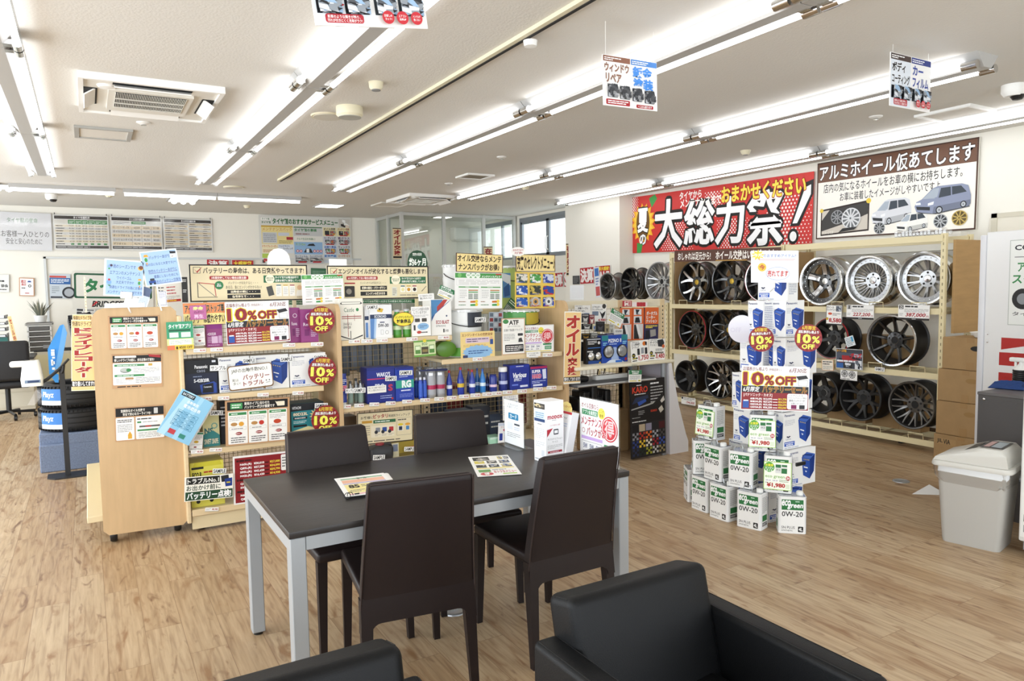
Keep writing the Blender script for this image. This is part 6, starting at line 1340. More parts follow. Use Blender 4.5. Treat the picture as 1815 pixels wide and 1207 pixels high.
for i in range(11):
    y = 8+i*8; 
    if i in (0, 5, 8): p.g(6, y, 44, y+5, 1, '#3c1518', .8); continue
    p.t(('M42L(R)', 'N65L(R)', 'Q85L(R)', 'S95L(R)')[i % 4], 12, y, 32, y+5.5, '#fff', .03); p.t(('¥16,430', '¥30,010', '¥37,500', '¥45,650')[i % 4], 36, y, 54, y+5.5, '#fff', .03); p.r(55, y+2, 62, y+4, '#1d0c0e'); p.t(('¥14,930', '¥27,000', '¥34,090', '¥39,790')[i % 4], 64, y, 82, y+5.5, '#f2dd4c', .03)
p.r(84, 6, 98, 40, '#f2f1ef', .01); p.g(86, 10, 96, 34, 4, '#555', .4)
fin(p, 'price_board', 'dark red battery price board on the bottom shelf by the table corner', 'price board')
# blue booklet hanging from the panel edge
bk = sheet((322, 688), (377, 714), (277.5, 765), ('y', 4.99), base='#8fc6e4', t=.004); bk.p([(20, 0), (40, 0), (22, 100), (2, 100)], '#b4dcf0'); bk.p([(60, 0), (72, 0), (60, 100), (46, 100)], '#a5d4ec'); bk.r(6, 3, 46, 12, '#1d2a33'); bk.t('BATTERY', 9, 5, 43, 10, '#dfe9ee', .02); bk.t('自動車用', 32, 16, 66, 23, '#f0f8fc', .02); bk.t('電池適合表', 28, 25, 80, 33, '#f0f8fc', .02)
for i in range(4):
    for j in range(3): bk.fr(20+j*22, 40+i*9, 40+j*22, 47+i*9, 1, '#3a7ba0'); bk.g(23+j*22, 42+i*9, 37+j*22, 46+i*9, 1, '#3a7ba0', .5)
bk.r(26, 82, 46, 92, '#c0424a'); bk.r(60, 84, 78, 93, '#3a8a7a')
o = fin(bk, 'booklet', 'pale blue battery booklet hanging across the edge of the wooden unit end', 'booklet')
pg = MB()
for i in range(3): pg.box(.002*i, .001, -.012-.004*i, bk.W+.006*i, bk.H-.002, -.008-.004*i, ink('#e6e6e2'))
pg.build('pages', o, 0); MB().tube([(bk.W*.55, bk.H, -.006), (bk.W*.55, bk.H+.06, .01), (bk.W*.4, bk.H+.1, .0)], .0016, BLACK, 5).build('string', o)
# ================================================================ BOARDS ABOVE THE SHELVES
def check(p): p.fr(3.2, 7, 9, 24, .35, '#333'); p.p([(4, 12), (6, 19), (11, 5), (6.4, 23)], '#a8232a')
p = sheet((332.5, 468.5), (542, 469.5), (337, 535.5), ('y', 5.3), base='#e4d7b2', t=.012, e=.0004); p.fr(0, 0, 100, 100, 1.1, '#1c1815'); check(p)
p.t('バッテリーの寿命は、ある日突然やってきます!', 11, 8, 97, 25, '#2a211b', .02); p.r(16, 31, 48, 41, '#a32a2c', .008); p.t('3年間交換してない場合は要注意!', 17.5, 32.5, 46.5, 39.5, '#fff3ee', .02)
p.p([(6, 48), (6.6, 48), (6.6, 88), (6, 88)], '#3a3530'); p.p([(6, 87), (22, 87), (22, 88.5), (6, 88.5)], '#3a3530'); p.p([(7, 48), (20, 52), (21, 86), (20.4, 86), (19.4, 54), (7, 50)], '#b5363a'); p.p([(7, 49), (20, 85), (20, 87), (7, 51)], '#6a6a68'); p.o(23.5, 56, 3.6, '#2f7a4a'); p.t('急に', 22, 51, 25, 55, '#fff', .02); p.t('寿命!', 21.6, 56, 25.4, 60, '#fff', .02)
p.t('バッテリーが劣化すると・・・', 31, 46, 56, 54, '#2a211b', .0); p.t('ある日、急にエンジンがかからない!', 29, 57, 59, 66, '#2a211b', .005); p.r(30, 69, 58, 79, '#1c1815'); p.t('出勤前の朝に・・・', 33, 70.5, 54, 77.5, '#f4ead0', .03); p.r(30, 82, 58, 92, '#1c1815'); p.t('信号待ちで・・・', 34, 83.5, 52, 90.5, '#f4ead0', .03)
p.r(61, 30, 97, 50, '#2d6a44'); p.o(66.5, 40, 4, '#f4ead0'); p.t('無料点検', 63.5, 35, 69.5, 39.5, '#2d6a44', .01); p.t('実施中', 64, 41, 69, 45, '#2d6a44', .01); p.t('タイヤ館では電池診断で', 71, 32, 92, 39, '#f4f4ea', .02); p.t('結果を明確に報告しています', 71, 41, 96, 48, '#f4f4ea', .02)
p.p([(63, 62), (68, 58), (70, 84), (65, 88)], '#4a4a46')
for i in range(3): p.r(72+i*6, 56, 76+i*6, 58.5, ('#2f6a8a', '#c9a53a', '#9a2c5a')[i]); p.r(71.5+i*6, 60, 76.5+i*6, 88, '#f4f1e6'); p.g(72.2+i*6, 63, 76+i*6, 84, 4, '#aaa', .3)
p.o(92.5, 64, 2.2, '#d9b08a'); p.p([(90, 72), (95, 72), (96, 88), (89, 88)], '#e9e4d6'); p.g(90, 88, 97, 94, 2, '#8a8478', .4)
o = fin(p, 'header_board', 'cream board about battery lifespan above the battery unit', 'sign board', off=.012)
for fx in (.12, .88): MB().box(p.W*fx-.012, -.34, -.03, p.W*fx+.012, p.H*.8, -.0125, POST).build('support', o)
p = sheet((578.3, 470.8), (758.2, 471.7), (580, 531.8), ('y', 5.3), base='#e4d7b2', t=.012, e=.0004); p.fr(0, 0, 100, 100, 1.1, '#1c1815'); check(p)
p.t('エンジンオイルが劣化すると燃費も悪化します!', 10.5, 8, 97, 25, '#2a211b', .02); p.r(18, 31, 48, 42, '#a32a2c', .008); p.t('6ヶ月交換してない場合は要注意!', 19.5, 33, 46.5, 40, '#fff3ee', .02)
p.r(16, 50, 26, 54, '#a32a2c'); p.r(16, 60, 25.5, 92, '#26241f', .006); p.o(20, 76, 2.6, '#8a8478'); p.t('エンジンオイルが劣化すると・・・', 31, 47, 56, 55, '#2a211b', 0); p.r(31, 60, 57, 72, '#1c1815'); p.t('燃費の悪化・パワーダウン', 32.5, 62, 55.5, 70, '#f4ead0', .03); p.r(31, 77, 57, 89, '#1c1815'); p.t('エンジンの焼き付き', 36, 79, 55, 87, '#f4ead0', .03)
p.r(60, 33, 97, 54, '#2d6a44'); p.o(66, 42, 4.6, '#f4ead0'); p.t('無料点検', 62.5, 38, 69.5, 42, '#2d6a44', .01); p.t('実施中', 63, 43, 69, 47, '#2d6a44', .01); p.t('タイヤ館ではオイル診断で', 72, 35, 92, 42, '#f4f4ea', .02); p.t('結果を明確に報告しています', 72, 44, 96, 51, '#f4f4ea', .02)
p.r(62, 64, 67, 92, '#d9d6c6', .004); p.g(62.5, 68, 66.5, 90, 4, '#8a8478', .4)
for i in range(3): p.r(71+i*6, 60, 75+i*6, 63, ('#2f6a8a', '#c9a53a', '#9a2c5a')[i]); p.r(70.5+i*6, 65, 75.5+i*6, 80, '#f4f1e6'); p.o(73+i*6, 72, 1.7, ('#e6dca0', '#c9902a', '#33221a')[i])
p.p([(92, 78), (97, 62), (97.6, 63), (92.8, 79)], '#7a7468'); p.g(70, 86, 96, 92, 1, '#8a8478', .4)
o = fin(p, 'header_board', 'cream board about engine oil above the oil unit', 'sign board', off=.012)
for fx in (.12, .88): MB().box(p.W*fx-.012, -.34, -.03, p.W*fx+.012, p.H*.8, -.0125, POST).build('support', o)
for i, (a, b_, c, d_, lab) in enumerate((((512, 532.5), (545, 532.5), (512, 540), '', 'short green strip sign peeping out behind the sale poster'), ((639, 531), (737.5, 530.5), (639, 537.5), '', 'long green strip sign with white slogan under the engine oil board'), ((654, 791.5), (702, 788), (655, 797), '', 'green strip sign behind the black oil jug'))):
    p = sheet(a, b_, c, ('y', 5.36 if i != 2 else 5.3), base='#2a6a42', t=.004); p.t('すべてはお客様一人ひとりの安全と安心のために', 3, 20, 92 if i == 1 else 97, 80, '#eaf4ec', .02); fin(p, 'strip_sign', lab, 'sign', 'green slogan strips')
p = sheet((535.5, 487), (609.4, 485.3), (536.3, 541), ('y', 5.2), base='#f1f1ee', t=.0015, e=.0003)
def packsheet(p, k=0):
    p.r(1, 2, 99, 15, '#4f9a4f'); p.o(10, 8, 4, '#7fbf72'); 
    for i in range(3): p.o(28+i*10, 8, 5, '#eef6ea'); p.t(('交換', '点検', '補充')[i], 25+i*10, 5.5, 31+i*10, 10.5, '#4f9a4f', .02)
    p.t('メンテナンスパック', 56, 8, 96, 14, '#ffffff', .03); p.r(86, 2.5, 98, 6, '#c23a3a')
    p.fr(4, 18, 97, 36, .3, '#bbb'); p.g(8, 20, 94, 34, 4, '#a5a5a2', .25)
    for i in range(2):
        x = 8+i*46; p.r(x, 39, x+42, 42, '#4f9a4f'); p.g(x+14, 39.6, x+28, 41.4, 1, '#eef6ea', .6); p.fr(x, 44, x+42, 74, .3, '#c9c9c6'); p.g(x+2, 47, x+17, 72, 5, '#a0a09c', .25); p.r(x+20, 48, x+40, 51, '#b5793a'); p.r(x+20, 53, x+40, 56, '#4f9a4f')
        for q in range(4): p.r(x+20, 59+q*4, x+29, 62+q*4, '#8a948a', .002); p.r(x+31, 59+q*4, x+40, 62+q*4, '#8a948a', .002)
        p.g(x, 79, x+18, 83, 1, '#8a5a2a', .5); p.p([(x+24, 79), (x+36, 78), (x+40, 80.5), (x+36, 84), (x+24, 84)], '#c9722a'); p.o(x+37, 80, 3, '#e9d14a'); p.g(x, 88, x+18, 92, 1, '#3f7a3f', .5); p.p([(x+24, 88), (x+36, 87), (x+40, 90), (x+36, 93), (x+24, 93)], '#3f9a4f'); p.o(x+37, 89, 3, '#e9d14a')
packsheet(p); fin(p, 'menu_sheet', 'white and green maintenance sheet between the two cream boards', 'sheet')
C0 = sheet((474, 440), (515, 440), (474.5, 482), ('y', 5.325), base='#f4f4f2', t=.003, poly=[(0, 100), (0, 55), (4, 34), (14, 16), (30, 4), (50, 0), (70, 4), (86, 16), (96, 34), (100, 55), (100, 100)]); fin(C0, 'blank_card', 'blank white round topped card above the battery lifespan board', 'card')
C0 = sheet((583.5, 459), (614.5, 459.5), (583.5, 480), ('y', 5.325), base='#f4f4f2', t=.003); fin(C0, 'blank_card', 'blank white rectangular card above the engine oil board', 'card')
p = sheet((722, 443.5), (757.5, 443.5), (722.5, 482), ('y', 5.325), base='#22472f', t=.003, poly=[(0, 100), (0, 60), (4, 36), (14, 16), (30, 4), (50, 0), (70, 4), (86, 16), (96, 36), (100, 60), (100, 100)]); p.t('交換の目安', 26, 12, 72, 26, '#f2f6ee', .02); p.t('約6ヶ月', 8, 36, 92, 72, '#f2f6ee', .035); p.g(30, 84, 70, 90, 1, '#dfe9df', .7)
fin(p, 'round_top_sign', 'dark green round topped sign about six months', 'sign')
def hand(tl, tr, bl, rows, lab, y_=5.12):
    p = sheet(tl, tr, bl, ('y', y_), base='#4a2320', t=.004, e=.0004); p.r(1.6, 3, 98.4, 97, '#ecd796'); 
    for i, (s_, x0, x1) in enumerate(rows): h_ = 90/len(rows); p.t(s_, x0, 8+i*h_, x1, 4+(i+1)*h_-4, '#2f1d15', .03)
    return fin(p, 'hand_lettered_sign', lab, 'sign', 'hand lettered yellow signs')
hand((808.4, 448), (891.5, 451.8), (807.8, 481.5), (('オイル交換ならメンテ', 3, 96), ('ナンスパックがお得♪', 5, 92)), 'yellow hand lettered sign over the white and green maintenance sheet')
hand((915.2, 450.6), (985, 451.8), (914, 481.3), (('充実のセレクトメニュー♪', 3, 98),), 'yellow hand lettered sign over the nine picture board')
p = sheet((806.8, 482.3), (891, 484), (805.6, 547), ('y', 5.13), base='#f1f1ee', t=.0015); packsheet(p); fin(p, 'menu_sheet', 'white and green maintenance sheet under the yellow hand lettered sign', 'sheet')
p = sheet((914.2, 482), (985, 483), (912.5, 546.5), ('y', 5.13), base='#e6c45a', t=.0015); cs = ['#b5aaa0', '#8a5a44', '#7d6a5e', '#2c3a5a', '#5a6a4a', '#d6c83a', '#3a3a3e', '#1f1d22', '#1f1d22']
for i in range(9):
    x, y = 3+(i % 3)*33, 4+(i//3)*33; photo(p, x, y, x+27, y+26, cs[i], [['#4a5a4e', '#d9d4ca'], ['#e9efe6', '#4f9a4f'], ['#3a4a9a', '#c9d0e0'], ['#e6e9ee', '#2f55a8'], ['#c9b45a', '#3a3f3a'], ['#c23a3a', '#2a4a9a'], ['#c9ccd0', '#2a5ab0'], ['#c99a5a', '#a9a9a9'], ['#d0d0cf', '#2a4ab0']][i], 4, i+40)
    if i >= 7: p.o(x+13, y+12, 10, '#b9babc'); p.o(x+13, y+12, 7, '#c99a5a' if i == 7 else '#e0e0de'); p.o(x+13, y+12, 3.4, '#4a4a4c')
    p.g(x+2, y+22, x+24, y+25, 1, ('#b5333a' if i > 5 else '#2a4ab0'), .6)
fin(p, 'picture_board', 'yellow board with nine product pictures on the oil unit', 'board')
p = sheet((905.5, 438), (930.5, 438), (905.5, 454), ('y', 5.1), base='#f4f2ee', t=.001, poly=[(50+50*math.cos(2*math.pi*i/24)*(1+.06*(i % 2)), 50+50*math.sin(2*math.pi*i/24)*(1+.08*(i % 2))) for i in range(24)]); p.t('おかげさまで', 14, 22, 88, 46, '#b5333a', .02); p.t('大好評!!', 24, 52, 80, 78, '#b5333a', .02); fin(p, 'bubble_card', 'small white bubble card with red writing on the corner of the nine picture sign', 'card')
p = sheet((776.5, 503), (803, 514), (774.5, 523), ('y', 5.16), base='#f2f2ee', t=.001); p.r(0, 0, 100, 40, '#3c7f55'); p.t('お得な会員', 8, 4, 72, 18, '#fff', .03); p.t('エンジンオイル', 8, 20, 88, 36, '#fff', .03); p.g(6, 50, 60, 80, 3, '#888', .35); p.o(74, 66, 14, '#9aa79a', 10); p.r(6, 86, 80, 93, '#d9c93a'); fin(p, 'tilted_card', 'green and white card tilted beside the white oil can with diagonal stripes', 'card')
p = sheet((741, 521.5), (769, 519.5), (741.5, 534), ('y', 5.12), base='#f2f2ee', t=.001); p.t('すぐ始めたい方に', 8, 14, 90, 44, '#222', .0); p.t('選ぶならコレ!', 10, 50, 86, 78, '#222', .01); fin(p, 'card', 'tiny handwritten card above the engine cleaning sheet', 'card')
# ================================================================ OIL UNIT STOCK
def cream_can(p): p.p([(6, 10), (94, 12), (96, 88), (50, 99), (6, 88)], '#efece0'); p.p([(4, 12), (10, 8), (90, 8), (97, 12), (90, 14), (10, 14)], '#3a3a38'); p.p([(10, 9), (90, 9), (88, 13), (12, 13)], '#efece0'); p.t('Castle', 20, 22, 62, 32, '#3c6b4a', .0); p.o(76, 27, 6, '#3f8a52', 4); p.r(10, 42, 92, 44, '#9a3a34'); p.z += p.e; p.r(10, 47, 92, 48.6, '#9a3a34'); p.r(34, 38, 36, 92, '#9a3a34'); p.z += p.e; p.r(62, 38, 63.5, 54, '#9a3a34'); p.t('SN/GF-5', 16, 58, 50, 64, '#333', .0); p.t('0W-20', 16, 66, 46, 72, '#333', .01); p.r(44, 78, 47, 96, '#333'); p.p([(4, 88), (50, 98), (96, 88), (96, 91), (50, 100), (4, 91)], '#26262a')
boxprod(600, 643, 529.5, OZT, 5.1, .16, 'cream oil can with red lines at the start of the top oil shelf', '#ebe8dc', cream_can, 'oil can', 'oil_can')
def ecoroad(p): p.r(0, 28, 100, 40, '#2b3a5a'); p.t('ECOROAD', 20, 30, 74, 38, '#eef2f6', .02); p.p([(30, 6), (62, 12), (56, 22), (34, 20)], '#d9b43a'); p.p([(34, 8), (50, 12), (44, 16)], '#2b2b2e'); p.p([(0, 40), (20, 40), (14, 100), (0, 100)], '#5a86c0'); p.p([(20, 40), (30, 40), (22, 100), (14, 100)], '#a9c6e6'); p.r(44, 50, 66, 53, '#2b3a5a'); p.t('5W-30', 36, 56, 84, 66, '#2b2f38', .03); p.fr(48, 74, 60, 88, .8, '#777'); p.o(76, 82, 8, '#777'); p.o(76, 82, 6.6, '#f0f0ee')
boxprod(655, 694, 541, OZT, 5.1, .16, 'white and blue oil can with navy band on the top oil shelf', '#edeeef', ecoroad, 'oil can', 'oil_can'); slabel(660, 545, 5.08, 'sample label on the navy banded oil can', w_=21)
boxprod(645.5, 653, 543, OZT, 5.13, .12, 'narrow white oil can squeezed beside the navy banded one', '#e9eaeb', lambda p: (p.r(0, 30, 100, 42, '#2b3a5a'), p.r(20, 50, 80, 96, '#5a86c0')), 'oil can', 'oil_can')
def bottle(pxc, wpx, pyt, z, yf, label, col, cap, band=None, shoulder=.62, neck=.42, cat='bottle', group=None, name='additive_bottle', caph=.1, metal=0, band2=None):
    C0 = py(pxc, pyt, yf); r_ = abs(py(pxc+wpx/2, pyt, yf).x-C0.x); h_ = C0.z-z
    o = emp(name, label, cat, (C0.x, yf+r_, z+.0005), 0, group); m = mat('bottle '+col+str(metal), col, .28, metal)
    MB().lathe([(r_*.94, 0), (r_, .006), (r_, h_*shoulder), (r_*.92, h_*(shoulder+.04)), (r_*neck, h_*(1-caph-.04)), (r_*neck, h_*(1-caph))], m, 18).build('body', o)
    MB().lathe([(r_*(neck+.08), h_*(1-caph)), (r_*(neck+.1), h_*(1-caph*.2)), (r_*neck, h_), (0, h_)], mat('cap '+cap, cap, .35), 14).build('cap', o)
    if band: MB().lathe([(r_*1.012, h_*.1), (r_*1.012, h_*(shoulder-.08))], mat('label '+band, band, .35), 18, caps=False).build('label_band', o)
    if band2: MB().lathe([(r_*1.02, h_*.28), (r_*1.02, h_*.42)], mat('label '+band2, band2, .35), 18, caps=False).build('emblem', o)
    return o
bottle(706, 14, 549, OZT, 5.11, 'green can with silver neck behind the yellow oval card, nearer the navy banded can', '#5ca03c', '#c9cdd0', '#4a9434', .72, .6, 'can', 'green cans on the top oil shelf', 'spray_can', .08, .3, '#cfe0b0')
bottle(723, 14, 548, OZT, 5.11, 'green can with silver neck behind the yellow oval card, nearer the white sheet', '#5ca03c', '#c9cdd0', '#4a9434', .72, .6, 'can', 'green cans on the top oil shelf', 'spray_can', .08, .3, '#cfe0b0')
p = sheet((696.5, 553.5), (733, 552.5), (697, 579), ('y', 5.06), base='#8a2a24', t=.001, poly=[(50+50*math.cos(2*math.pi*i/30), 50+50*math.sin(2*math.pi*i/30)) for i in range(30)]); p.o(50, 50, 48, '#f0df4a', 46, 30); p.t('メンテナンスパック', 10, 26, 90, 46, '#4a2a1a', .02); p.t('対象商品', 16, 50, 84, 78, '#2a1f18', .035)
fin(p, 'oval_card', 'yellow oval card in front of the two green cans', 'card')
p = sheet((728.8, 544), (762.5, 542.5), (730, 596.5), ('y', 5.07), base='#f0efec', t=.001); p.t('エンジン内部の洗浄', 6, 4, 92, 14, '#222', .0); p.t('していますか?', 14, 15, 80, 25, '#222', .0); p.g(8, 28, 92, 36, 2, '#888', .3); p.r(18, 40, 44, 52, '#4a4640', .004); p.r(54, 40, 80, 52, '#4a4640', .004); p.o(60, 68, 30, '#8fb9de', 12); p.g(42, 63, 80, 73, 2, '#3a5a8a', .35); p.r(10, 62, 20, 80, '#3a3a3a'); p.o(38, 87, 12, '#b8433a', 5); p.g(50, 84, 92, 92, 1, '#555', .5)
fin(p, 'cleaning_sheet', 'white engine cleaning sheet with a blue bubble on the top oil shelf', 'sheet')
def blast(p): p.p([(0, 0), (60, 0), (30, 36), (0, 50)], '#4f86b8'); p.p([(30, 20), (64, 0), (84, 0), (30, 44)], '#b5423c'); p.p([(0, 50), (28, 34), (100, 0), (100, 0), (0, 62)], '#3a5f96'); p.p([(20, 40), (100, 2), (100, 100), (0, 100), (0, 62)], '#efeeea'); p.o(76, 46, 4, '#3a4a6a'); p.t('ECO BLAST', 24, 58, 88, 68, '#a3343a', .03); p.t('EXTRA ECO-SS', 24, 71, 70, 76, '#444', .01); p.r(58, 82, 64, 92, '#222'); p.t('5-W30', 66, 84, 84, 91, '#333', .01); p.fr(0, 0, 100, 100, 1.5, '#e3e2dc')
boxprod(763, 799.5, 531, OZT, 5.1, .16, 'white oil can with diagonal blue and red stripes', '#ebeae6', blast, 'oil can', 'oil_can')
p = sheet((733, 604.5), (771.5, 601.5), (734, 633.5), ('y', 5.02), base='#cfd9a8', t=.001); p.r(0, 0, 100, 10, '#6ea04a'); p.o(50, 2, 8, '#e0cf3c'); p.r(6, 30, 30, 80, '#5a8a44'); p.r(70, 30, 94, 80, '#5a8a44'); p.r(8, 34, 28, 56, '#dfe9c6'); p.r(72, 34, 92, 56, '#dfe9c6'); p.r(34, 40, 66, 84, '#4a4434'); p.r(38, 56, 62, 72, '#8a7a4a'); p.r(0, 88, 100, 100, '#6ea04a'); p.t('ECO', 38, 14, 62, 30, '#3a6a3a', .02)
fin(p, 'hanging_card', 'green and cream card hanging under the top oil shelf', 'card')
# middle shelf
YM = 5.07
tb_ = emp('grease_tube', 'blue and pink tube standing on its white cap on the middle oil shelf', 'tube', py(610, 712, YM))
q0 = py(610, 700, YM); wv = abs(py(617, 700, YM).x-q0.x); tb_.location.z = OZM+.0005; hz_ = py(610, 663, YM).z-OZM
MB().lathe([(wv*.85, 0), (wv*.85, .03), (wv*.7, .034)], WHITE, 16, T(0, wv, 0)).build('cap', tb_)
b = MB(); b.loft([[(wv*math.cos(t), wv+wv*s*math.sin(t), z) for t in [i*math.pi/8 for i in range(16)]] for z, s in ((.032, .9), (hz_*.5, .7), (hz_*.93, .12), (hz_, .08))], mat('blue tube', '#2c3f9c', .35)); b.build('body', tb_)
p = Pr(wv*1.5, hz_*.5, '#2c3f9c', t=.0004); p.t('CPS', 2, 46, 98, 78, '#d6336a', .04, '#fff', .04); p.g(5, 6, 95, 36, 3, '#dfe3f2', .5)
o = p.mb.build('print', tb_, 0); o.matrix_local = Matrix(((1, 0, 0, -wv*.75), (0, 0, -1, -.003), (0, 1, 0, hz_*.38), (0, 0, 0, 1)))
for i, (px_, yt, yf) in enumerate(((622, 676, 5.1), (632, 671, 5.16), (640, 675, 5.1), (648, 671, 5.16), (655, 677, 5.2))):
    bottle(px_, 9, yt, OZM, yf, 'small silver additive bottle on the middle oil shelf, %s of the five by the tube' % ORD[i], '#aeb2b4', '#3a3a3c', '#8fa59a', .7, .45, group='small silver bottles', metal=.7)
slabel(620, 693, 5.05, 'handwritten sample label on the small silver bottles', 'サンプル', 16, 8); slabel(637, 692, 5.045, 'sample label in front of the small silver bottles', w_=21, h_=9)
def wak(p): p.r(0, 0, 100, 8, '#1f2a78'); p.t("WAKO'S", 34, 14, 84, 26, '#eef0f8', .03); p.r(0, 30, 100, 33, '#c23a6a'); p.t('PRO', 28, 46, 62, 60, '#dfe4f4', .04); p.t('S', 76, 50, 92, 68, '#c23a5a', .05); p.g(30, 64, 74, 70, 1, '#8fa0e0', .5); p.g(46, 78, 88, 90, 2, '#b9c3ec', .3); p.o(90, 90, 4, '#b5333a')
boxprod(650, 699, 653, OZM, 5.09, .15, 'large navy oil can with pink line on the middle oil shelf', '#232f86', wak, 'oil can', 'oil_can')
def rg(p): p.r(0, 0, 100, 6, '#1f2a78'); p.g(20, 26, 84, 30, 1, '#cfd6f2', .5); p.r(0, 38, 100, 62, '#35a08a'); p.t('RG', 34, 40, 84, 60, '#eaf4f4', .06); p.g(28, 66, 88, 72, 1, '#dfe4f6', .6); p.g(20, 78, 92, 90, 3, '#8fa0e0', .3)
boxprod(700.5, 733, 652, OZM, 5.08, .14, 'blue gear oil can with green band on the middle oil shelf', '#2540a6', rg, 'oil can', 'oil_can')
for q_ in ((655, 651, 'low cap on the large navy oil can'), (690, 649, 'handle end of the large navy oil can')): pass
slabel(719, 661, 5.06, 'sample label on the green banded oil can'); slabel(692.5, 671, 5.07, 'sample label between the navy and the green banded oil can', w_=20)
p = sheet((650.5, 685), (684, 682), (651, 698), ('y', 5.05), base='#f2f0ea', t=.001); p.t('気になる乗り始めの方', 6, 12, 94, 38, '#222', 0); p.t('すごい復元力!オススメ!', 6, 46, 94, 74, '#222', 0); fin(p, 'card', 'tiny handwritten card on the large navy oil can', 'card')
for i, (px_, yt, yf) in enumerate(((739, 670, 5.16), (746.5, 669, 5.08), (753.5, 669, 5.09))):
    bottle(px_, 7.5, yt, OZM, yf, 'slim blue additive bottle beside the green banded can, %s of three' % ORD[i], '#2645b0', '#d9dce6', '#3a62c8', .8, .5, group='slim blue bottles', caph=.12)
for i, (px_, yt, yf) in enumerate(((746, 650, 5.24), (759, 651, 5.22), (767, 652, 5.08), (783, 651, 5.08))):
    bottle(px_, 15 if i > 1 else 13, yt, OZM, yf, 'silver and pink can on the middle oil shelf, %s of four' % ORD[i], '#b7b9bd', '#8a8c90', '#a9abb0', .82, .7, 'can', 'silver and pink cans', 'spray_can', .06, .6, '#b02a55')
tag(MB().tube([py(745, 657, 5.06), py(792, 655, 5.06), py(792, 655, 5.3), py(745, 657, 5.3)], .009, mat('navy strap', '#27305a', .5), 4, closed=True).build('strap'), 'navy strap around the silver and pink cans', 'strap')
for i, (px_, w_, yt, yf, c_, cap, lab) in enumerate(((798, 9.5, 657, 5.1, '#24389c', '#b5282e', 'squat blue additive bottle with red cap nearest the silver cans'), (818.5, 11, 651.5, 5.08, '#23389a', '#b5282e', 'tall blue bottle with red cap and yellow emblem'), (832, 7, 654, 5.17, '#23347f', '#a3282e', 'dark blue bottle with red cap, half hidden'), (839, 10, 655.5, 5.08, '#2a3f9e', '#b5282e', 'blue bottle with red cap and white emblem'), (847.5, 8, 653, 5.15, '#2a68b0', '#1d3a86', 'blue bottle with navy cap behind the bright one'), (857.5, 9.5, 654, 5.09, '#2f7cc4', '#2a52a8', 'bright blue bottle with blue cap'), (865.5, 7, 662, 5.16, '#262f6a', '#1d2350', 'short dark blue can beside the bright bottle'))):
    bottle(px_, w_, yt, OZM, yf, lab+' on the middle oil shelf', c_, cap, None, .55, .32, group='blue additive bottles', band2=('#dfe3f0', '#d9b93a', '#8fa0e0', '#e6e8f0', '#cfe0f4', '#dff0fa', '#8fa0e0')[i])
bottle(877, 12, 664, OZM, 5.08, 'short blue can with white and pink label on the middle oil shelf', '#27368c', '#23307a', None, .86, .8, 'can', None, 'spray_can', .05, 0, '#e6c9da')
bottle(895, 14, 651, OZM, 5.08, 'blue can with large white cap on the middle oil shelf', '#23307f', '#ececea', None, .72, .9, 'can', None, 'spray_can', .2, 0, '#c2c9ec')
def var(p): p.r(0, 0, 100, 12, '#2a3aa0'); p.g(30, 3, 70, 9, 1, '#dfe4f6', .5); p.t('Various', 14, 32, 84, 52, '#f4f6fc', .04, it=.25); p.t('EFFECT', 18, 54, 60, 66, '#dfe4f6', .03, it=.25); p.r(50, 84, 90, 92, '#dfe4f6'); p.r(8, 78, 40, 84, '#6a7fd6')
boxprod(904, 938.5, 648, OZM, 5.08, .12, 'navy box with slanted white lettering on the middle oil shelf', '#26348f', var)
def sup(p): p.r(0, 0, 100, 10, '#b02a5a'); p.t('SUPER', 8, 16, 60, 30, '#f4f6fc', .04); p.p([(70, 16), (92, 14), (94, 60), (74, 62)], '#dfe4f6'); p.t('HARD', 10, 36, 64, 56, '#d63a6a', .04, '#fff', .04); p.g(8, 66, 90, 80, 2, '#b9c3ec', .5); p.r(14, 84, 70, 93, '#dfe4f6')
boxprod(940, 970, 650.5, OZM, 5.08, .12, 'navy box with pink lettering at the end of the middle oil shelf', '#2a3a94', sup)
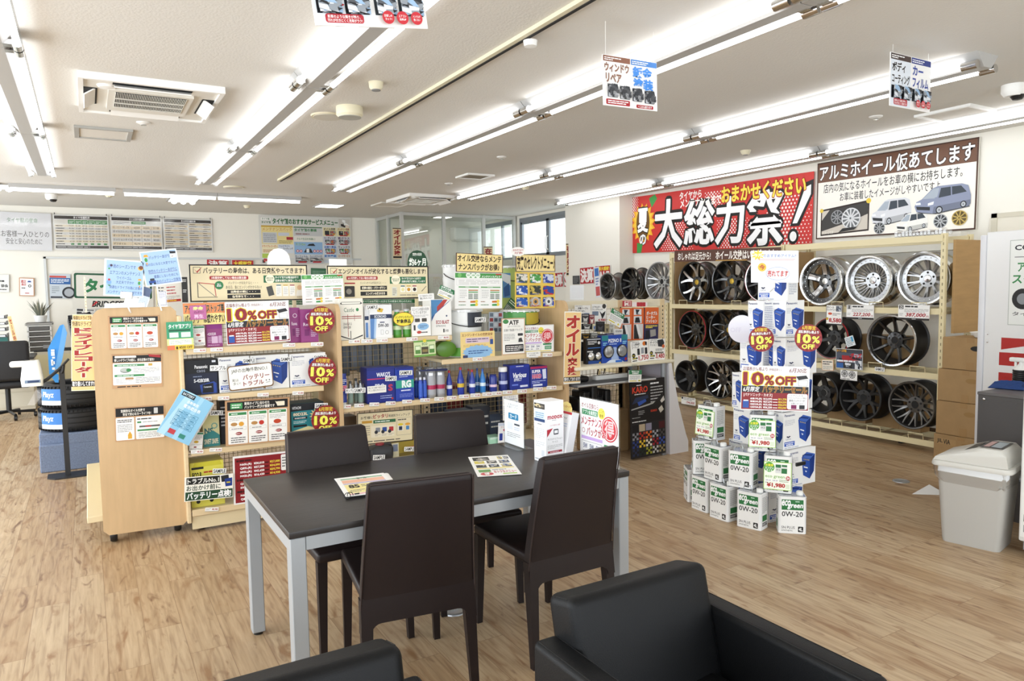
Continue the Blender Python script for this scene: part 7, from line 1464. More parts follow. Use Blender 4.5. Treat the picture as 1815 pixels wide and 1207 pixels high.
# right raised shelf: pails and signs
def pail(px0, px1, pyt, z, yf, label, col, lab_col=None, lab2=None):
    A_ = py(px0, pyt, yf); B_ = py(px1, pyt, yf); R_ = (B_.x-A_.x)/2; h_ = A_.z-z
    o = emp('oil_pail', label, 'pail', ((A_.x+B_.x)/2, yf+R_, z+.0005), 0, 'large oil pails'); m = mat('pail '+col, col, .35)
    MB().lathe([(R_*.93, 0), (R_*.95, .01), (R_*.97, h_*.6), (R_*1.0, h_*.7), (R_*.97, h_*.72), (R_*.98, h_*.95), (R_*1.0, h_*.955)], m, 32).build('body', o)
    MB().lathe([(R_*1.03, h_*.955), (R_*1.03, h_*.975), (R_*.96, h_), (0, h_)], mat('pail lid', '#d6d8d6', .3, metal=.3), 32).build('lid', o)
    for k in range(20):
        if k == 0: cl_ = MB()
        t = 2*math.pi*k/20; cl_.box(-.006, -.004, h_*.94, .006, .004, h_*.985, mat('pail lid'), rotz(t) @ T(0, R_*1.03, 0))
    cl_.build('lid_clips', o)
    MB().tube([(-R_*1.0, 0, h_*.8)]+[(-R_*1.06*math.cos(t), -R_*1.05*math.sin(t), h_*.8-.16*math.sin(t)*h_) for t in [i*math.pi/10 for i in range(1, 10)]]+[(R_*1.0, 0, h_*.8)], .004, mat('dark wire'), 6).build('handle', o)
    if lab_col:
        b = MB(); n = 12; a0, a1 = math.radians(-130), math.radians(-40)
        def arc(z0, z1, a0, a1, k, m_): b.add([(R_*k*math.cos(a0+(a1-a0)*i/n), R_*k*math.sin(a0+(a1-a0)*i/n), z) for z in (z0, z1) for i in range(n+1)], [(i, i+1, n+2+i, n+1+i) for i in range(n)], m_)
        arc(h_*.62, h_*.93, a0+.5, a1, 1.012, ink(lab_col)); b.build('label', o, 60); b = MB(); arc(h_*.02, h_*.2, a0-.4, a1+.4, 1.01, ink(lab2 or '#5fae3c')); b.build('color_band', o, 60)
    return o
pail(803, 866, 549, OZR, 5.12, 'white oil pail with dark label behind the oil diary sign', '#e9ebe9', '#3a3e46', '#6ab53f')
slabel(851, 567, 5.1, 'sample label on the white oil pail', w_=19, h_=9)
pail(909, 967, 550, OZR+.0, 5.16, 'green oil pail with gold letter behind the two white notices', '#4f9a4a', '#b9a53a', '#3f8a3f')
gp = emp('oil_jug', 'green oval container leaning at the start of the raised oil shelf', 'container', py(795, 636, 5.1)); gp.location.z = OZR
b = MB(); b.loft([[(x0+a*math.cos(t), .02+d_, .075+c_*math.sin(t)) for t in [i*math.pi/10 for i in range(20)]] for x0, a, c_, d_ in ((0, .05, .045, 0), (0, .085, .062, .01), (0, .088, .064, .09))], mat('dark green plastic', '#5d8a34', .3)); b.build('body', gp); MB().lathe([(.02, 0), (.02, .03), (0, .03)], mat('cap #e0cf3c', '#e0cf3c', .4), 14, T(.03, .06, .135)).build('cap', gp)
p = sheet((815.5, 589), (876, 586), (816.5, 637), ('y', 5.07), base='#e9cf8a', t=.0015); p.t('エンジンオイルの交換目安', 4, 6, 94, 17, '#8a4a2a', .02); p.r(14, 22, 84, 42, '#d9c3d0', .008); p.g(18, 24, 80, 40, 2, '#5a4a6a', .4); p.t('エンジンオイルを交換しないと…', 8, 47, 78, 56, '#8a5a2a', .0); p.star(50, 76, 46, 40, 16, '#8fb9de', .4); p.g(22, 68, 80, 84, 2, '#2f4f8a', .4); p.o(90, 26, 4, '#e0b08a'); p.p([(86, 31), (95, 31), (95, 50), (86, 50)], '#34508f'); p.r(6, 86, 20, 96, '#34406a', .004)
fin(p, 'oil_diary_sign', 'yellow sign with blue starburst about oil change timing', 'sign')
p = sheet((887, 564.5), (929, 563), (889, 630), ('y', 5.06), base='#c9a98a', t=.002); p.r(4, 3, 96, 97, '#f1efe9'); p.o(18, 9, 12, '#4a8a52', 6); p.t('ATF', 32, 6, 72, 18, '#33312f', .04); p.t('(オートマオイル)', 26, 20, 78, 26, '#333', 0); p.t('交換で快適ドライブ!', 10, 29, 88, 36, '#333', .005); p.g(10, 42, 56, 62, 5, '#8a8a88', .35); p.r(68, 42, 90, 49, '#3a3a3c', .006); p.p([(72, 56), (84, 54), (90, 66), (70, 66)], '#3a3a3c'); p.r(14, 72, 92, 92, '#26262a', .004); p.g(18, 75, 88, 90, 3, '#f0ece6', .45)
fin(p, 'framed_notice', 'cork framed transmission fluid notice on the raised oil shelf', 'notice')
p = sheet((925, 577), (980, 575), (926.5, 626), ('y', 5.075), base='#f3f2f0', t=.0015); pack_menu(p); fin(p, 'menu_sheet', 'white menu sheet with red seal at the end of the raised oil shelf', 'sheet')
p = sheet((866, 553), (891, 553), (866, 590), ('y', 5.2), base='#a9b2bb', t=.0015)
for i in range(4):
    for j in range(3): p.r(6+j*31, 5+i*24, 30+j*31, 22+i*24, ['#5f6b78', '#c3c9cf', '#8a3a3a', '#4a5560'][(i*2+j) % 4])
fin(p, 'picture_sheet', 'grey sheet with rows of small pictures beside the white pail', 'sheet')
for i, (x0, x1, yt, yf, c_, lab) in enumerate(((797, 824, 468, 5.52, '#e6e7e6', 'white pail standing high behind the hand lettered sign'), (893, 916, 471, 5.56, '#a9bf6a', 'light green pail stacked behind the nine picture board'))):
    pail(x0, x1+18, yt, 1.38, yf, lab, c_)
sb_ = emp('display_gondola', 'second shelf unit back to back with the oil unit', 'shelf unit', (2.3, 5.575, 0)); MB().rbox(0, 0, 1.34, 1.25, .42, 1.38, SHELF, .004, 1).build('shelf', sb_); MB().rbox(0, .0, .08, 1.25, .44, .3, SHELF, .004, 1).build('base', sb_)
for x in (.02, 1.2): MB().box(x, .02, .3, x+.04, .06, 1.34, POST).build('post', sb_)
for i in range(7): MB().rbox(.05+i*.165, .12, .3, .2+i*.165, .34, .62+.05*(i % 3), mat('dark stock %d' % (i % 4), ('#2a2c33', '#3d4a63', '#7d2a2e', '#484640')[i % 4], .5), .006, 1).build('stock_box', sb_)
p = sheet((891, 484), (905, 484), (891, 528), ('y', 5.5), base='#5a8fc4', t=.002); p.p([(0, 0), (100, 10), (100, 50), (0, 30)], '#dfe9f2'); p.p([(10, 60), (80, 40), (90, 90), (20, 96)], '#2f5a96'); fin(p, 'poster', 'blue and white poster strip between the hand lettered signs', 'poster')
p = sheet((891.5, 515), (905, 527), (891.5, 548), ('y', 5.48), base='#4f6a5c', t=.002); p.r(0, 0, 100, 44, '#2d6a44'); p.g(8, 8, 92, 38, 2, '#e6f0e6', .4); p.g(8, 52, 92, 92, 4, '#c9d0cc', .4); fin(p, 'card', 'grey green card tilted between the maintenance sheet and the nine picture board', 'card')
# lower part
p = sheet((631.5, 732.5), (730.5, 725), (633, 789.5), ('y', 5.12), base='#e6dab6', t=.006, e=.0004); p.fr(0, 0, 100, 100, 1.3, '#2a221c'); p.t("お客様に", 6, 12, 28, 21, '#33281f', .01); p.t('ピッタリ', 28, 8, 54, 21, '#a32a2c', .03); p.t('用途別ラインアップ', 55, 11, 94, 20, '#33281f', .01); p.r(8, 26, 26, 34, '#c99a3a'); p.r(28, 26, 68, 36, '#2d6a44'); p.g(31, 28, 65, 34, 1, '#eaf2ea', .5); p.fr(70, 24, 97, 80, .4, '#8a8478'); p.g(72, 27, 94, 34, 1, '#55504a', .5)
p.r(24, 44, 66, 80, '#efe6cc'); 
for i, c_ in enumerate(('#8a8f98', '#2f4f9a', '#b5333a')): p.r(32+i*12, 50, 40+i*12, 64, c_, .004); p.o(33+i*12, 64, 3, '#2a2c33'); p.g(31+i*12, 70, 41+i*12, 77, 2, '#8a8478', .3)
p.r(72, 46, 82, 66, '#e9e6dc'); p.o(77, 46, 5, '#e0c93a', 4); p.r(74, 52, 80, 64, '#23304a', .003); p.o(90, 46, 5, '#e0a53a', 4); p.r(87, 52, 93, 64, '#4a86c0', .003); p.g(8, 40, 22, 80, 6, '#8a8478', .3); p.g(8, 88, 92, 95, 1, '#55504a', .4)
fin(p, 'lineup_board', 'black framed cream board showing oil types under the middle oil shelf', 'sign board')
jg = emp('oil_jug', 'black oil jug with red cap on the bottom oil shelf between two chairs', 'oil jug', py(674, 815, 5.1)); jg.location.z = .3
zt_ = py(674, 785, 5.1).z-.3
MB().loft([rr(.085, .05, 0, .02, 3), rr(.09, .055, .03, .02, 3), rr(.09, .055, zt_*.72, .02, 3), rr(.06, .045, zt_*.85, .02, 3), rr(.03, .03, zt_*.9, .012, 3)], mat('black jug', '#2b2c30', .4)).build('body', jg)
MB().lathe([(.033, zt_*.88), (.033, zt_*1.0), (.028, zt_*1.02), (0, zt_*1.02)], mat('red jug cap', '#8a2a33', .4), 18).build('cap', jg); MB().tube([(.03, 0, zt_*.9), (.08, 0, zt_*.86), (.095, 0, zt_*.6)], .012, mat('black jug'), 8).build('handle', jg)
slabel(671, 811, 5.03, 'sample label on the black oil jug', w_=21, h_=9)
def edge(p): p.r(0, 0, 26, 100, '#cfcab0'); p.r(4, 10, 22, 60, '#7a86a0'); p.t('EDGE', 46, 50, 94, 68, '#f0ead8', .05, '#222', .05); p.r(52, 38, 86, 46, '#a33a3a'); p.p([(26, 78), (100, 70), (100, 100), (26, 100)], '#6a5a1e')
boxprod(694, 741, 786, .3, 5.1, .15, 'gold oil can on the bottom oil shelf behind the far chair', '#93802c', edge, 'oil can', 'oil_can'); slabel(725.5, 796, 5.08, 'sample label on the gold oil can', w_=19, h_=8)
p = sheet((889.5, 702), (917.5, 699), (891, 745.5), ('y', 5.05), base='#f0efec', t=.001); p.t('楽しくなるなら', 6, 3, 84, 11, '#3a4a8a', 0); p.t('オイル添加剤で!', 6, 13, 92, 21, '#3a4a8a', 0); p.g(6, 26, 70, 32, 1, '#777', .4); p.r(74, 28, 94, 60, '#2a3f9a', .004); p.g(6, 40, 68, 80, 5, '#3a4a6a', .4); p.t('是非お試し下さい!', 8, 86, 90, 95, '#b5633a', .0)
fin(p, 'hanging_card', 'white handwritten card hanging under the middle oil shelf behind the menu stand', 'card')
p = sheet((880, 750), (920, 747), (882, 787), ('y', 5.06), base='#eef0f2', t=.001); p.r(2, 2, 96, 14, '#c9d3e6'); p.t('クーラントブースター', 12, 16, 92, 26, '#a33a6a', .0); 
for i, c_ in enumerate(('#b02a5a', '#2f8a4a', '#3a4aa8')): p.o(32+i*21, 35, 10, c_, 7)
p.g(28, 48, 94, 92, 5, '#55608a', .4); p.r(6, 50, 20, 84, '#2a3f9a', .004); fin(p, 'hanging_card', 'white card with three coloured ovals low on the oil unit', 'card')
boxprod(868.5, 891, 776, .3, 5.08, .12, 'mint green box on the bottom oil shelf beside the three ovals card', '#a9d9c0', lambda p: (p.r(0, 0, 100, 30, '#cfeadc')))
# dark stock seen through the wire
for i, (x0, x1, yt, c_) in enumerate(((760, 800, 742, '#a33030'), (838, 868, 722, '#2c2e36'), (800, 838, 730, '#43546e'), (868, 888, 735, '#3a4456'), (985, 1000, 720, '#2f3b66'), (605, 632, 740, '#6a5a4a'))):
    boxprod(x0, x1, yt, .3, 5.24, .14, ('red', 'black', 'slate', 'grey blue', 'navy', 'brown')[i]+' stock box behind the lower wire of the oil unit', c_, lambda p: p.g(10, 20, 90, 60, 2, '#c9c9c6', .3))
# shelf edge price tags
def tags(xs, zline, yp, where, w_=22):
    for i, (x, y) in enumerate(xs):
        p = sheet((x-w_/2, y-3.4), (x+w_/2, y-3.4-w_*.03), (x-w_/2, y+3.6), ('y', yp), base='#f3f2ee', t=.0008, e=.0002); p.r(0, 86, 100, 100, '#bdb9ae'); p.g(5, 18, 44, 74, 2, '#777', .3); p.t(('¥8,980', '¥1,980', '¥16,500', '¥2,480')[i % 4], 50, 24, 95, 76, '#a8332f', .02)
        fin(p, 'price_tag', 'small white price tag on the %s, %s from the wooden unit end' % (where, ORD[i]), 'price tag', 'price tags on the '+where, off=.003)
tags(((354, 621.5), (384, 620), (512, 612), (562, 610.5)), 0, BY-.014, 'top battery shelf edge')
tags(((365, 707), (396, 706), (466, 700), (528, 697)), 0, BY-.014, 'second battery shelf edge', 20)
tags(((349, 801), (382, 797.5)), 0, BY-.014, 'third battery shelf edge')
tags(((375, 903),), 0, BY-.03, 'bottom battery shelf edge', 24)
tags(((628, 605.5), (650, 605), (677, 603.5), (730, 601.5), (786, 598.5)), 0, BY-.014, 'top oil shelf edge', 20)
tags(((613, 721), (636, 719), (663, 717), (692, 715), (721, 712), (753, 709.5), (778, 707.5), (800, 705.5), (822, 703), (842, 701), (863, 699), (880, 697.5), (899, 695.5), (925, 693.5), (953, 690), (977, 687.5)), 0, BY-.014, 'middle oil shelf edge', 17)
tags(((846, 637), (945, 631), (970, 629.5)), 0, BY-.014, 'raised oil shelf edge', 17)
p = sheet((932.5, 624), (957, 622), (933, 633), ('y', 5.02), base='#f1f0ec', t=.001); p.t('オイルも取り扱い', 8, 20, 92, 50, '#333', 0); p.g(20, 60, 80, 85, 1, '#777', .4); fin(p, 'card', 'tiny card on the raised oil shelf edge under the red seal sheet', 'card')
# ================================================================ HANGING CEILING BOARDS
def hang(tl, tr, bl, yp, label, kind):
    p = sheet(tl, tr, bl, ('y', yp), base='#f2f2f0', t=.004, e=.0004)
    C_ = (('#8a5a44', '#8a5a44'), ('#3f7ec8', '#3f86d8')) if kind == 1 else (('#4a3c38', '#2a2a2e'), ('#2b3a86', '#2b3f96'))
    for i in range(2):
        x = 1+i*50; p.r(x, 1, x+48.5, 99, '#f1f0ee' if kind == 1 or i else '#dfe6ee'); p.r(x, 1, x+48.5, 12, C_[i][0]); p.g(x+2, 3, x+32, 10.5, 2, '#ffffff', .5)
    if kind == 1:
        p.t('ウィンドウ', 3, 15, 47, 32, '#8a5a44', .03, '#d9d6d0', .05); p.t('リペア', 5, 35, 33, 53, '#8a5a44', .03, '#d9d6d0', .05); p.t('鈑金', 54, 15, 90, 36, '#3f8ae0', .04, '#c9d3de', .05); p.t('塗装', 55, 38, 92, 60, '#3f8ae0', .04, '#c9d3de', .05)
        for i, (a, b_) in enumerate(((8, 26), (30, 48), (53, 70), (76, 94))): photo(p, a, 56+i*1.5, b_, 82+i*1.5, '#6d6f72' if i < 2 else '#2b3040', ['#9a9c9f', '#4a4c50', '#c9cbd0', '#33363b'], 4, 60+i)
        p.r(5, 86, 48, 97, '#a8232c', .006); p.g(8, 87.5, 45, 95.5, 2, '#fff', .5); p.r(60, 91, 92, 98, '#a8232c', .006); p.t('ヘコみも直ります', 63, 92, 89, 97, '#fff', .02)
    else:
        p.t('ボディ', 4, 16, 36, 34, '#26262a', .03, '#f4f6f8', .04); p.t('コーティング', 4, 38, 47, 56, '#26262a', .03, '#f4f6f8', .04); p.t('カー', 54, 16, 80, 34, '#2b3f96', .03, '#dfe3ea', .04); p.t('フィルム', 54, 38, 94, 57, '#2b3f96', .03, '#dfe3ea', .04)
        for i, (a, b_) in enumerate(((3, 24), (27, 48), (53, 72), (75, 97))): photo(p, a, 60, b_, 84, '#1d1f24' if i < 2 else '#3a4044', ['#d9dde2', '#8f969e', '#2a2c30', '#9ab8d6', '#54585e'], 5, 70+i)
        p.p([(24.5, 70), (27, 72), (24.5, 74)], '#c2252f'); p.r(9, 84, 42, 96, '#b8323c', .008); p.t('新車のような輝きが甦り、', 11, 85.5, 39, 90, '#fff', .01); p.t('汚れが付きにくく洗車がラク!', 10.5, 90.5, 40.5, 95, '#fff', .01)
        for i, (a, b_) in enumerate((('日差しの', 'カット!'), ('エアコン', '効率UP'), ('ハンドルが', '熱くない'))): p.o(62+i*13, 89, 5.4, '#c2323c'); p.t(a, 58.5+i*13, 85, 65.5+i*13, 88.5, '#fff', .01); p.t(b_, 59+i*13, 89.5, 65+i*13, 93, '#fff', .01)
    o = fin(p, 'hanging_board', label, 'sign', 'boards hanging from the ceiling')
    M_ = o.matrix_world
    for fx in (.06, .94):
        top = M_ @ Vector((p.W*fx, p.H, -.002))
        b = MB().tube([(p.W*fx, p.H, -.002), tuple(M_.inverted() @ Vector((top.x, top.y, CEIL)))], .0012, WHITE, 5).build('wire', o)
hang((557, -93), (757, -76), (559, 45.6), 2.15, 'hanging board cut by the top edge with two car interior pictures', 2)
hang((1065.4, 95.9), (1161.7, 111.6), (1068.7, 186.4), 3.1, 'hanging board about window repair and blue panel beating', 1)
hang((1575.6, 91.3), (1647.2, 109), (1575.6, 187.2), 2.6, 'hanging board about body coating and car film, above the wheel sign', 2)
# ================================================================ BACK WALL
WY = 13.575
def sleeve(o, p):
    b = MB().box(-.02, -.02, .003, p.W+.02, p.H+.02, .004, glassmat('clear sleeve', (.98, .98, .98, 1), .035, .1)).build('sleeve', o)
p = sheet((-75, 371.5), (93.5, 379), (-75, 441), ('y', WY), base='#dfe0e3', t=.004, e=.0008); p.t('タイヤ館の使命', 52, 14, 85, 27, '#3c7a4e', .0); p.t('すべてはお客様一人ひとりの', 22, 48, 97, 65, '#4a4a4a', 0); p.t('安全と安心のために', 50, 68, 89, 84, '#4a4a4a', 0)
o = fin(p, 'mission_sheet', 'pale grey mission sheet in clear plastic at the end of the price sheets', 'sheet'); sleeve(o, p)
def prices(tl, tr, bl, title, label, kind):
    p = sheet(tl, tr, bl, ('y', WY), base='#e6e6e2', t=.004, e=.0008); p.r(2, 3, 98, 12, '#2e2724'); p.t(title, 36, 4, 66, 11, '#fff', .02); p.r(2, 88, 98, 96, '#2e2724'); p.g(4, 90, 70, 94, 1, '#ccc', .5)
    if kind == 0:
        for i in range(6): p.r(26+i*12, 14, 37.4+i*12, 26, '#3f8a4a'); p.g(28+i*12, 16, 36+i*12, 25, 2, '#dfeadf', .4)
        p.r(2, 14, 25, 26, '#d9d6cc')
        for r_ in range(8):
            y = 28+r_*7.4; p.r(2, y, 98, y+6.6, ('#ddd2b8', '#d2d0cb')[r_ % 2]); p.g(4, y+1, 23, y+5.6, 1, '#3a3633', .5)
            if r_ == 7:
                for i in range(6): p.r(29+i*12, y+1, 35+i*12, y+6, '#3f8a4a')
            else:
                for i in range(6): p.t('¥1,%d00' % (i+2), 27.5+i*12, y+1, 36+i*12, y+5.6, '#3a3633', .01)
    elif kind == 1:
        p.r(40, 14, 68, 22, '#3f8a4a'); p.g(43, 16, 66, 20, 1, '#dfeadf', .6); p.g(6, 15, 36, 24, 2, '#777', .3)
        for r_, n in enumerate(('エンジンオイル', 'オイルエレメント', 'オートマオイル', 'ミッションオイル', 'デフオイル')):
            y = 27+r_*12; p.r(2, y, 98, y+11, ('#e0cfb0', '#d2d0cb')[r_ % 2]); p.t(n, 4, y+2.5, 8+len(n)*4, y+8.5, '#33302e', .015)
            for i in range(3): p.t(('¥330', '¥550', '¥1,100', '¥1,650', '¥2,750')[(r_+i) % 5], 44+i*19, y+2.5, 56+i*19, y+8.5, '#33302e', .01)
        for x in (40, 59, 78): p.r(x, 24, x+.5, 87, '#777'); p.z -= p.e
    else:
        for r_ in range(11):
            y = 14+r_*6.7; p.r(2, y, 49, y+6, ('#c9c6c0', '#d9c9a8')[r_ % 2]); p.r(51, y, 98, y+6, ('#d9c9a8', '#c9c6c0')[r_ % 2])
            for x in (4, 53): p.g(x, y+1, x+20, y+5, 1, '#4a4642', .5); p.g(x+28, y+1, x+43, y+5, 1, '#4a4642', .45)
    o = fin(p, 'price_sheet', label, 'price sheet', 'price sheets on the back wall'); sleeve(o, p)
    for fx in (.03, .97): MB().tube([(p.W*fx, p.H, .002), (p.W*fx, p.H+.03, .002)], .006, BLACK, 6).build('hook', o)
prices((95.5, 380), (193.5, 382.8), (97.5, 442.5), 'タイヤ作業料金', 'tyre service price sheet with a green column row on the back wall', 0)
prices((197, 383), (287.5, 386), (198.5, 443.2), 'オイル交換作業料金', 'oil change price sheet in the middle of the back wall row', 1)
prices((290, 386.5), (376.3, 389.5), (291.5, 445), 'その他作業料金', 'dense brown and grey price sheet at the office end of the row', 2)
# service menu poster
p = sheet((458.8, 380.9), (621.8, 386.4), (462, 467.5), ('y', WY), base='#d9d9d4', t=.006, e=.0008)
p.r(2, 5, 12, 10, '#f2f2ee'); p.t('タイヤ館', 3, 5.5, 11, 9.5, '#2f6a3a', .01); p.t('タイヤ館', 2.5, 12, 12, 17, '#2f6a3a', .03); p.t('タイヤ館のおすすめサービスメニュー', 14, 5.5, 85, 17.5, '#2f6a3a', .04); photo(p, 86, 3, 99, 22, '#c9c5bd', ['#2a2624', '#e3d4c5', '#f2f2f0', '#8a8a88'], 6, 5)
p.r(2, 21, 35, 24, '#c9a23a'); p.r(2, 24, 35, 59, '#e6d694'); p.t('メンテナンスパック', 3, 25, 34, 32, '#c9962a', .03, '#f6efd0', .03); p.r(3, 35, 18, 57, '#c9ccd0'); p.g(4, 37, 17, 55, 5, '#8a8f96', .4); p.r(19.5, 35, 31, 42, '#c9cdd6'); p.r(28, 44, 35, 50, '#a8323a'); p.g(20, 51, 34, 58, 3, '#6a6048', .35)
p.r(2, 60, 18.5, 78, '#ece2c0'); p.t('ドライブレコーダー', 2.5, 61, 18, 66, '#c9622a', .02); p.g(3, 70, 14, 77, 2, '#b5733a', .4); p.r(19, 60, 35, 78, '#d3dbe6'); p.t('ヘッドライト', 20, 61, 31, 65.5, '#2f4f8a', .02); p.t('コーティング', 24, 66, 34.5, 70.5, '#33302e', .02)
p.r(2, 79, 18.5, 88, '#b5cf5a'); photo(p, 2, 89, 9, 98, '#3a3a3c', ['#c23a3a', '#e6e6e6'], 3, 8)
p.r(36, 22, 67, 24, '#2f6a3a'); p.r(36, 24, 67, 41, '#c6c8c8'); p.t('タイヤ館の車検', 36.5, 25.5, 61, 32, '#2f7a42', .03); p.g(38, 35, 66, 39, 1, '#8a5a5a', .5); p.r(36, 42, 67, 53, '#e3e1da'); p.t('クルマ生活を快適に!', 39, 45, 59, 50, '#3f7a4a', .01)
p.r(36, 54, 67, 80, '#8fb3d9'); p.t('エコ Eco', 37.5, 56, 48, 61, '#2f8a4a', .03, '#f2f6ea', .04); p.p([(50, 62), (52, 58), (57, 57), (59, 62)], '#23262a'); 
for i in range(5): p.o((39.5, 43, 58, 61.5, 65)[i], 73, 1.5, '#c23a42'); p.o((39.5, 43, 58, 61.5, 65)[i], 73, .8, '#f4f2f0')
p.p([(46, 76), (49, 67), (54, 68), (56, 77)], '#33363c'); p.r(49, 68, 52, 76, '#e6e9ee')
for r_ in range(4):
    for c_ in range(2):
        x, y = 68+c_*15.8, 22+r_*19.2; bc = [['#e3d9a8', '#e3d9a8'], ['#c9cdd6', '#d3d3d6'], ['#c9d6e6', '#d3d6da'], ['#c3cdd9', '#d9d9d4']][r_][c_]; p.r(x, y, x+15, y+18.4, bc)
        p.t(('オイル交換', 'バッテリー交換', 'コーティング', '窓ガラス', '足廻り商品', 'ウィンドウ', '鈑金塗装', 'ロードサービス')[r_*2+c_], x+.8, y+.8, x+14, y+6, ('#2b3a5a', '#8a2a4a', '#4a3a3a', '#5a2a5a', '#2f5fae', '#3a3a44', '#3f7ec8', '#b5722a')[r_*2+c_], .03)
        if r_ < 3: photo(p, x+2, y+7, x+7, y+16, '#2b2d31', ['#8a8c90', '#3f9a4f', '#c9c9c6'], 3, r_*9+c_); photo(p, x+8, y+7, x+13, y+16, '#3a3638', ['#b5363a', '#d9a53a', '#8a8c90'], 3, r_*9+c_+50); p.r(x+3, y+16, x+12, y+18, '#b5363a')
for i, (x, n) in enumerate(((36, 'カーフィルム'), (52, 'ウィンドウリペア'))):
    p.r(x, 81, x+15, 99, '#d0d4da'); p.t(n, x+.6, 82, x+14, 86.5, '#2b2d3a', .02); photo(p, x+1, 87, x+14, 96, '#2b2d31', ['#8a8c90', '#c9c9c6', '#4a4d52'], 4, 90+i); p.r(x+3, 95, x+12, 98, '#b5363a')
fin(p, 'menu_poster', 'large service menu poster full of small panels on the back wall', 'poster')
tag(MB().box(0, 0, 0, .02, .03, .1, WHITE).build('wall_hook', M=T(*pt(624, 470, ('y', WY)))), 'small white hook beside the service menu poster', 'hook')
# lower wall panel line and notices
A_, B_ = pt(76.5, 455, ('y', 13.59)), pt(640, 462, ('y', 13.59))
t2 = MB().box(A_.x, 13.57, A_.z-.03, B_.x, 13.6, A_.z, ALU if 0 else mat('pale rail', '#cfd3d3', .4)); t2.box(A_.x, 13.57, .75, A_.x+.035, 13.6, A_.z, mat('pale rail')); st(t2.build('trim_2'))
p = sheet((-8, 486), (16.5, 486.8), (-8, 517.5), ('y', WY), base='#e6e6e3', e=.0008); p.g(20, 30, 90, 45, 1, '#222', .6); p.t('協会', 40, 55, 92, 72, '#222', .03); p.g(30, 80, 90, 90, 1, '#222', .5); p.fr(0, 0, 100, 100, 2, '#c9c9c6'); fin(p, 'notice', 'white notice cut by the picture edge on the back wall', 'notice')
p = sheet((32.8, 492), (59.5, 492.8), (34.3, 524.5), ('y', WY), base='#c08a5a', e=.0008); p.r(5, 4, 95, 96, '#f0f0ee'); p.t('適正', 12, 12, 46, 28, '#c23a3a', .03); p.t('表示', 14, 30, 46, 44, '#c23a3a', .03); p.p([(54, 24), (60, 16), (76, 16), (82, 24)], '#2f4f9a'); p.o(70, 44, 11, '#2a2a2c'); p.o(70, 44, 6, '#f0f0ee'); p.g(16, 52, 50, 60, 1, '#333', .6); p.r(38, 82, 66, 86, '#b5363a'); fin(p, 'notice', 'small white notice with orange frame on the back wall', 'notice')
p = sheet((85.5, 485), (122.5, 486), (88.5, 528.5), ('y', WY), base='#c3ccd4', e=.0008); p.r(0, 8, 80, 15, '#c8453c'); p.r(0, 16, 100, 42, '#2b5fa0'); p.g(6, 20, 94, 38, 3, '#e6eef6', .5); p.o(92, 76, 33, '#26282c'); p.o(92, 76, 23, '#a9aeb4'); p.g(10, 50, 46, 80, 4, '#6a7680', .3); p.r(4, 92, 60, 99, '#3a3f46'); fin(p, 'poster', 'blue tyre poster on the back wall beside the green lettered board', 'poster')
p = sheet((126, 480), (270, 484), (129, 547), ('y', WY), base='#e3e0d6', e=.0008, t=.008); 
p.r(2, 5, 98, 72, '#23573a', .03); p.r(4.5, 10, 95.5, 67, '#e3e0d6', .02); p.t('タイヤ館', 14, 19, 88, 57, '#2a7a4a', .05, '#f2f2ea', .03); p.t('BRIDGESTONE', 23, 79, 86, 95, '#1d1d1f', .04, it=.2); p.p([(22, 95), (28, 79), (30, 83), (26, 90)], '#c2252f')
fin(p, 'logo_board', 'pale board with green framed lettering and black lettering below on the back wall', 'sign')
p = sheet((134, 546.5), (168, 548), (134.5, 559), ('y', 13.56), base='#e9e9e6', e=.0008); p.r(4, 6, 36, 34, '#2a2a2c'); p.r(44, 8, 92, 30, '#8a8a88'); p.r(4, 44, 30, 90, '#4a4a4c'); p.g(38, 46, 94, 90, 2, '#777', .4); fin(p, 'small_board', 'small black and white board behind the dashcam signs', 'sign')
for a, b_, c_, body, col, lab in (((366, 459.5), (405.5, 460.5), (366.5, 474), '決算', '#f4f0ee', 'red sale poster with white lettering peeping over the lifespan board'), ((410.5, 460.5), (449, 461.5), (411, 474), '大感謝祭', '#f0d94a', 'red sale poster with yellow lettering peeping over the lifespan board')):
    p = sheet(a, b_, c_, ('y', 13.56), base='#f0efec', e=.0008); p.r(1, 2, 99, 98, '#b5282e'); p.t(body, 8, 14, 92, 86, col, .04); fin(p, 'sale_poster', lab, 'poster', 'red sale posters')
p = sheet((551, 475), (578, 476), (551, 488), ('y', 13.56), base='#4f7f62', e=.0008); p.r(0, 0, 100, 20, '#3a6a4e'); p.g(10, 34, 90, 80, 2, '#9ab8a4', .3); fin(p, 'poster', 'small green poster between the two cream boards', 'poster')
# ================================================================ OFFICE, PILLAR AND RED SIGNS
ac = emp('wall_air_conditioner', 'white wall air conditioner inside the glazed office', 'air conditioner', pt(798, 430, ('y', 13.55)))
w_ = pt(845, 430, ('y', 13.55)).x-ac.location.x; h_ = pt(798, 404, ('y', 13.55)).z-ac.location.z
MB().rbox(0, -.2, .05, w_, .02, h_, mat('ac white', '#e9e9e6', .4), .03, 3).build('body', ac); MB().rbox(.02, -.19, .02, w_-.02, -.03, .06, mat('ac flap', '#cfcfcb', .4), .01, 2).build('flap', ac)
tag(MB().rbox(0, -.02, 0, .1, 0, .14, WHITE, .008, 2).build('wall_controller', M=T(*pt(779, 434, ('y', 13.58)))), 'small white wall controller inside the glazed office', 'controller')
def zsign(tl, tr, bl, plane, body, lab):
    p = sheet(tl, tr, bl, plane, base='#e2cfa6', e=.0008); p.r(0, 0, 100, 3, '#5a4a3a'); p.vt(body, 12, 5, 88, 88 , '#8f2a2c', .05); p.r(0, 91, 100, 97, '#221d1b'); fin(p, 'vertical_sign', lab, 'sign', 'tall beige signs with red lettering')
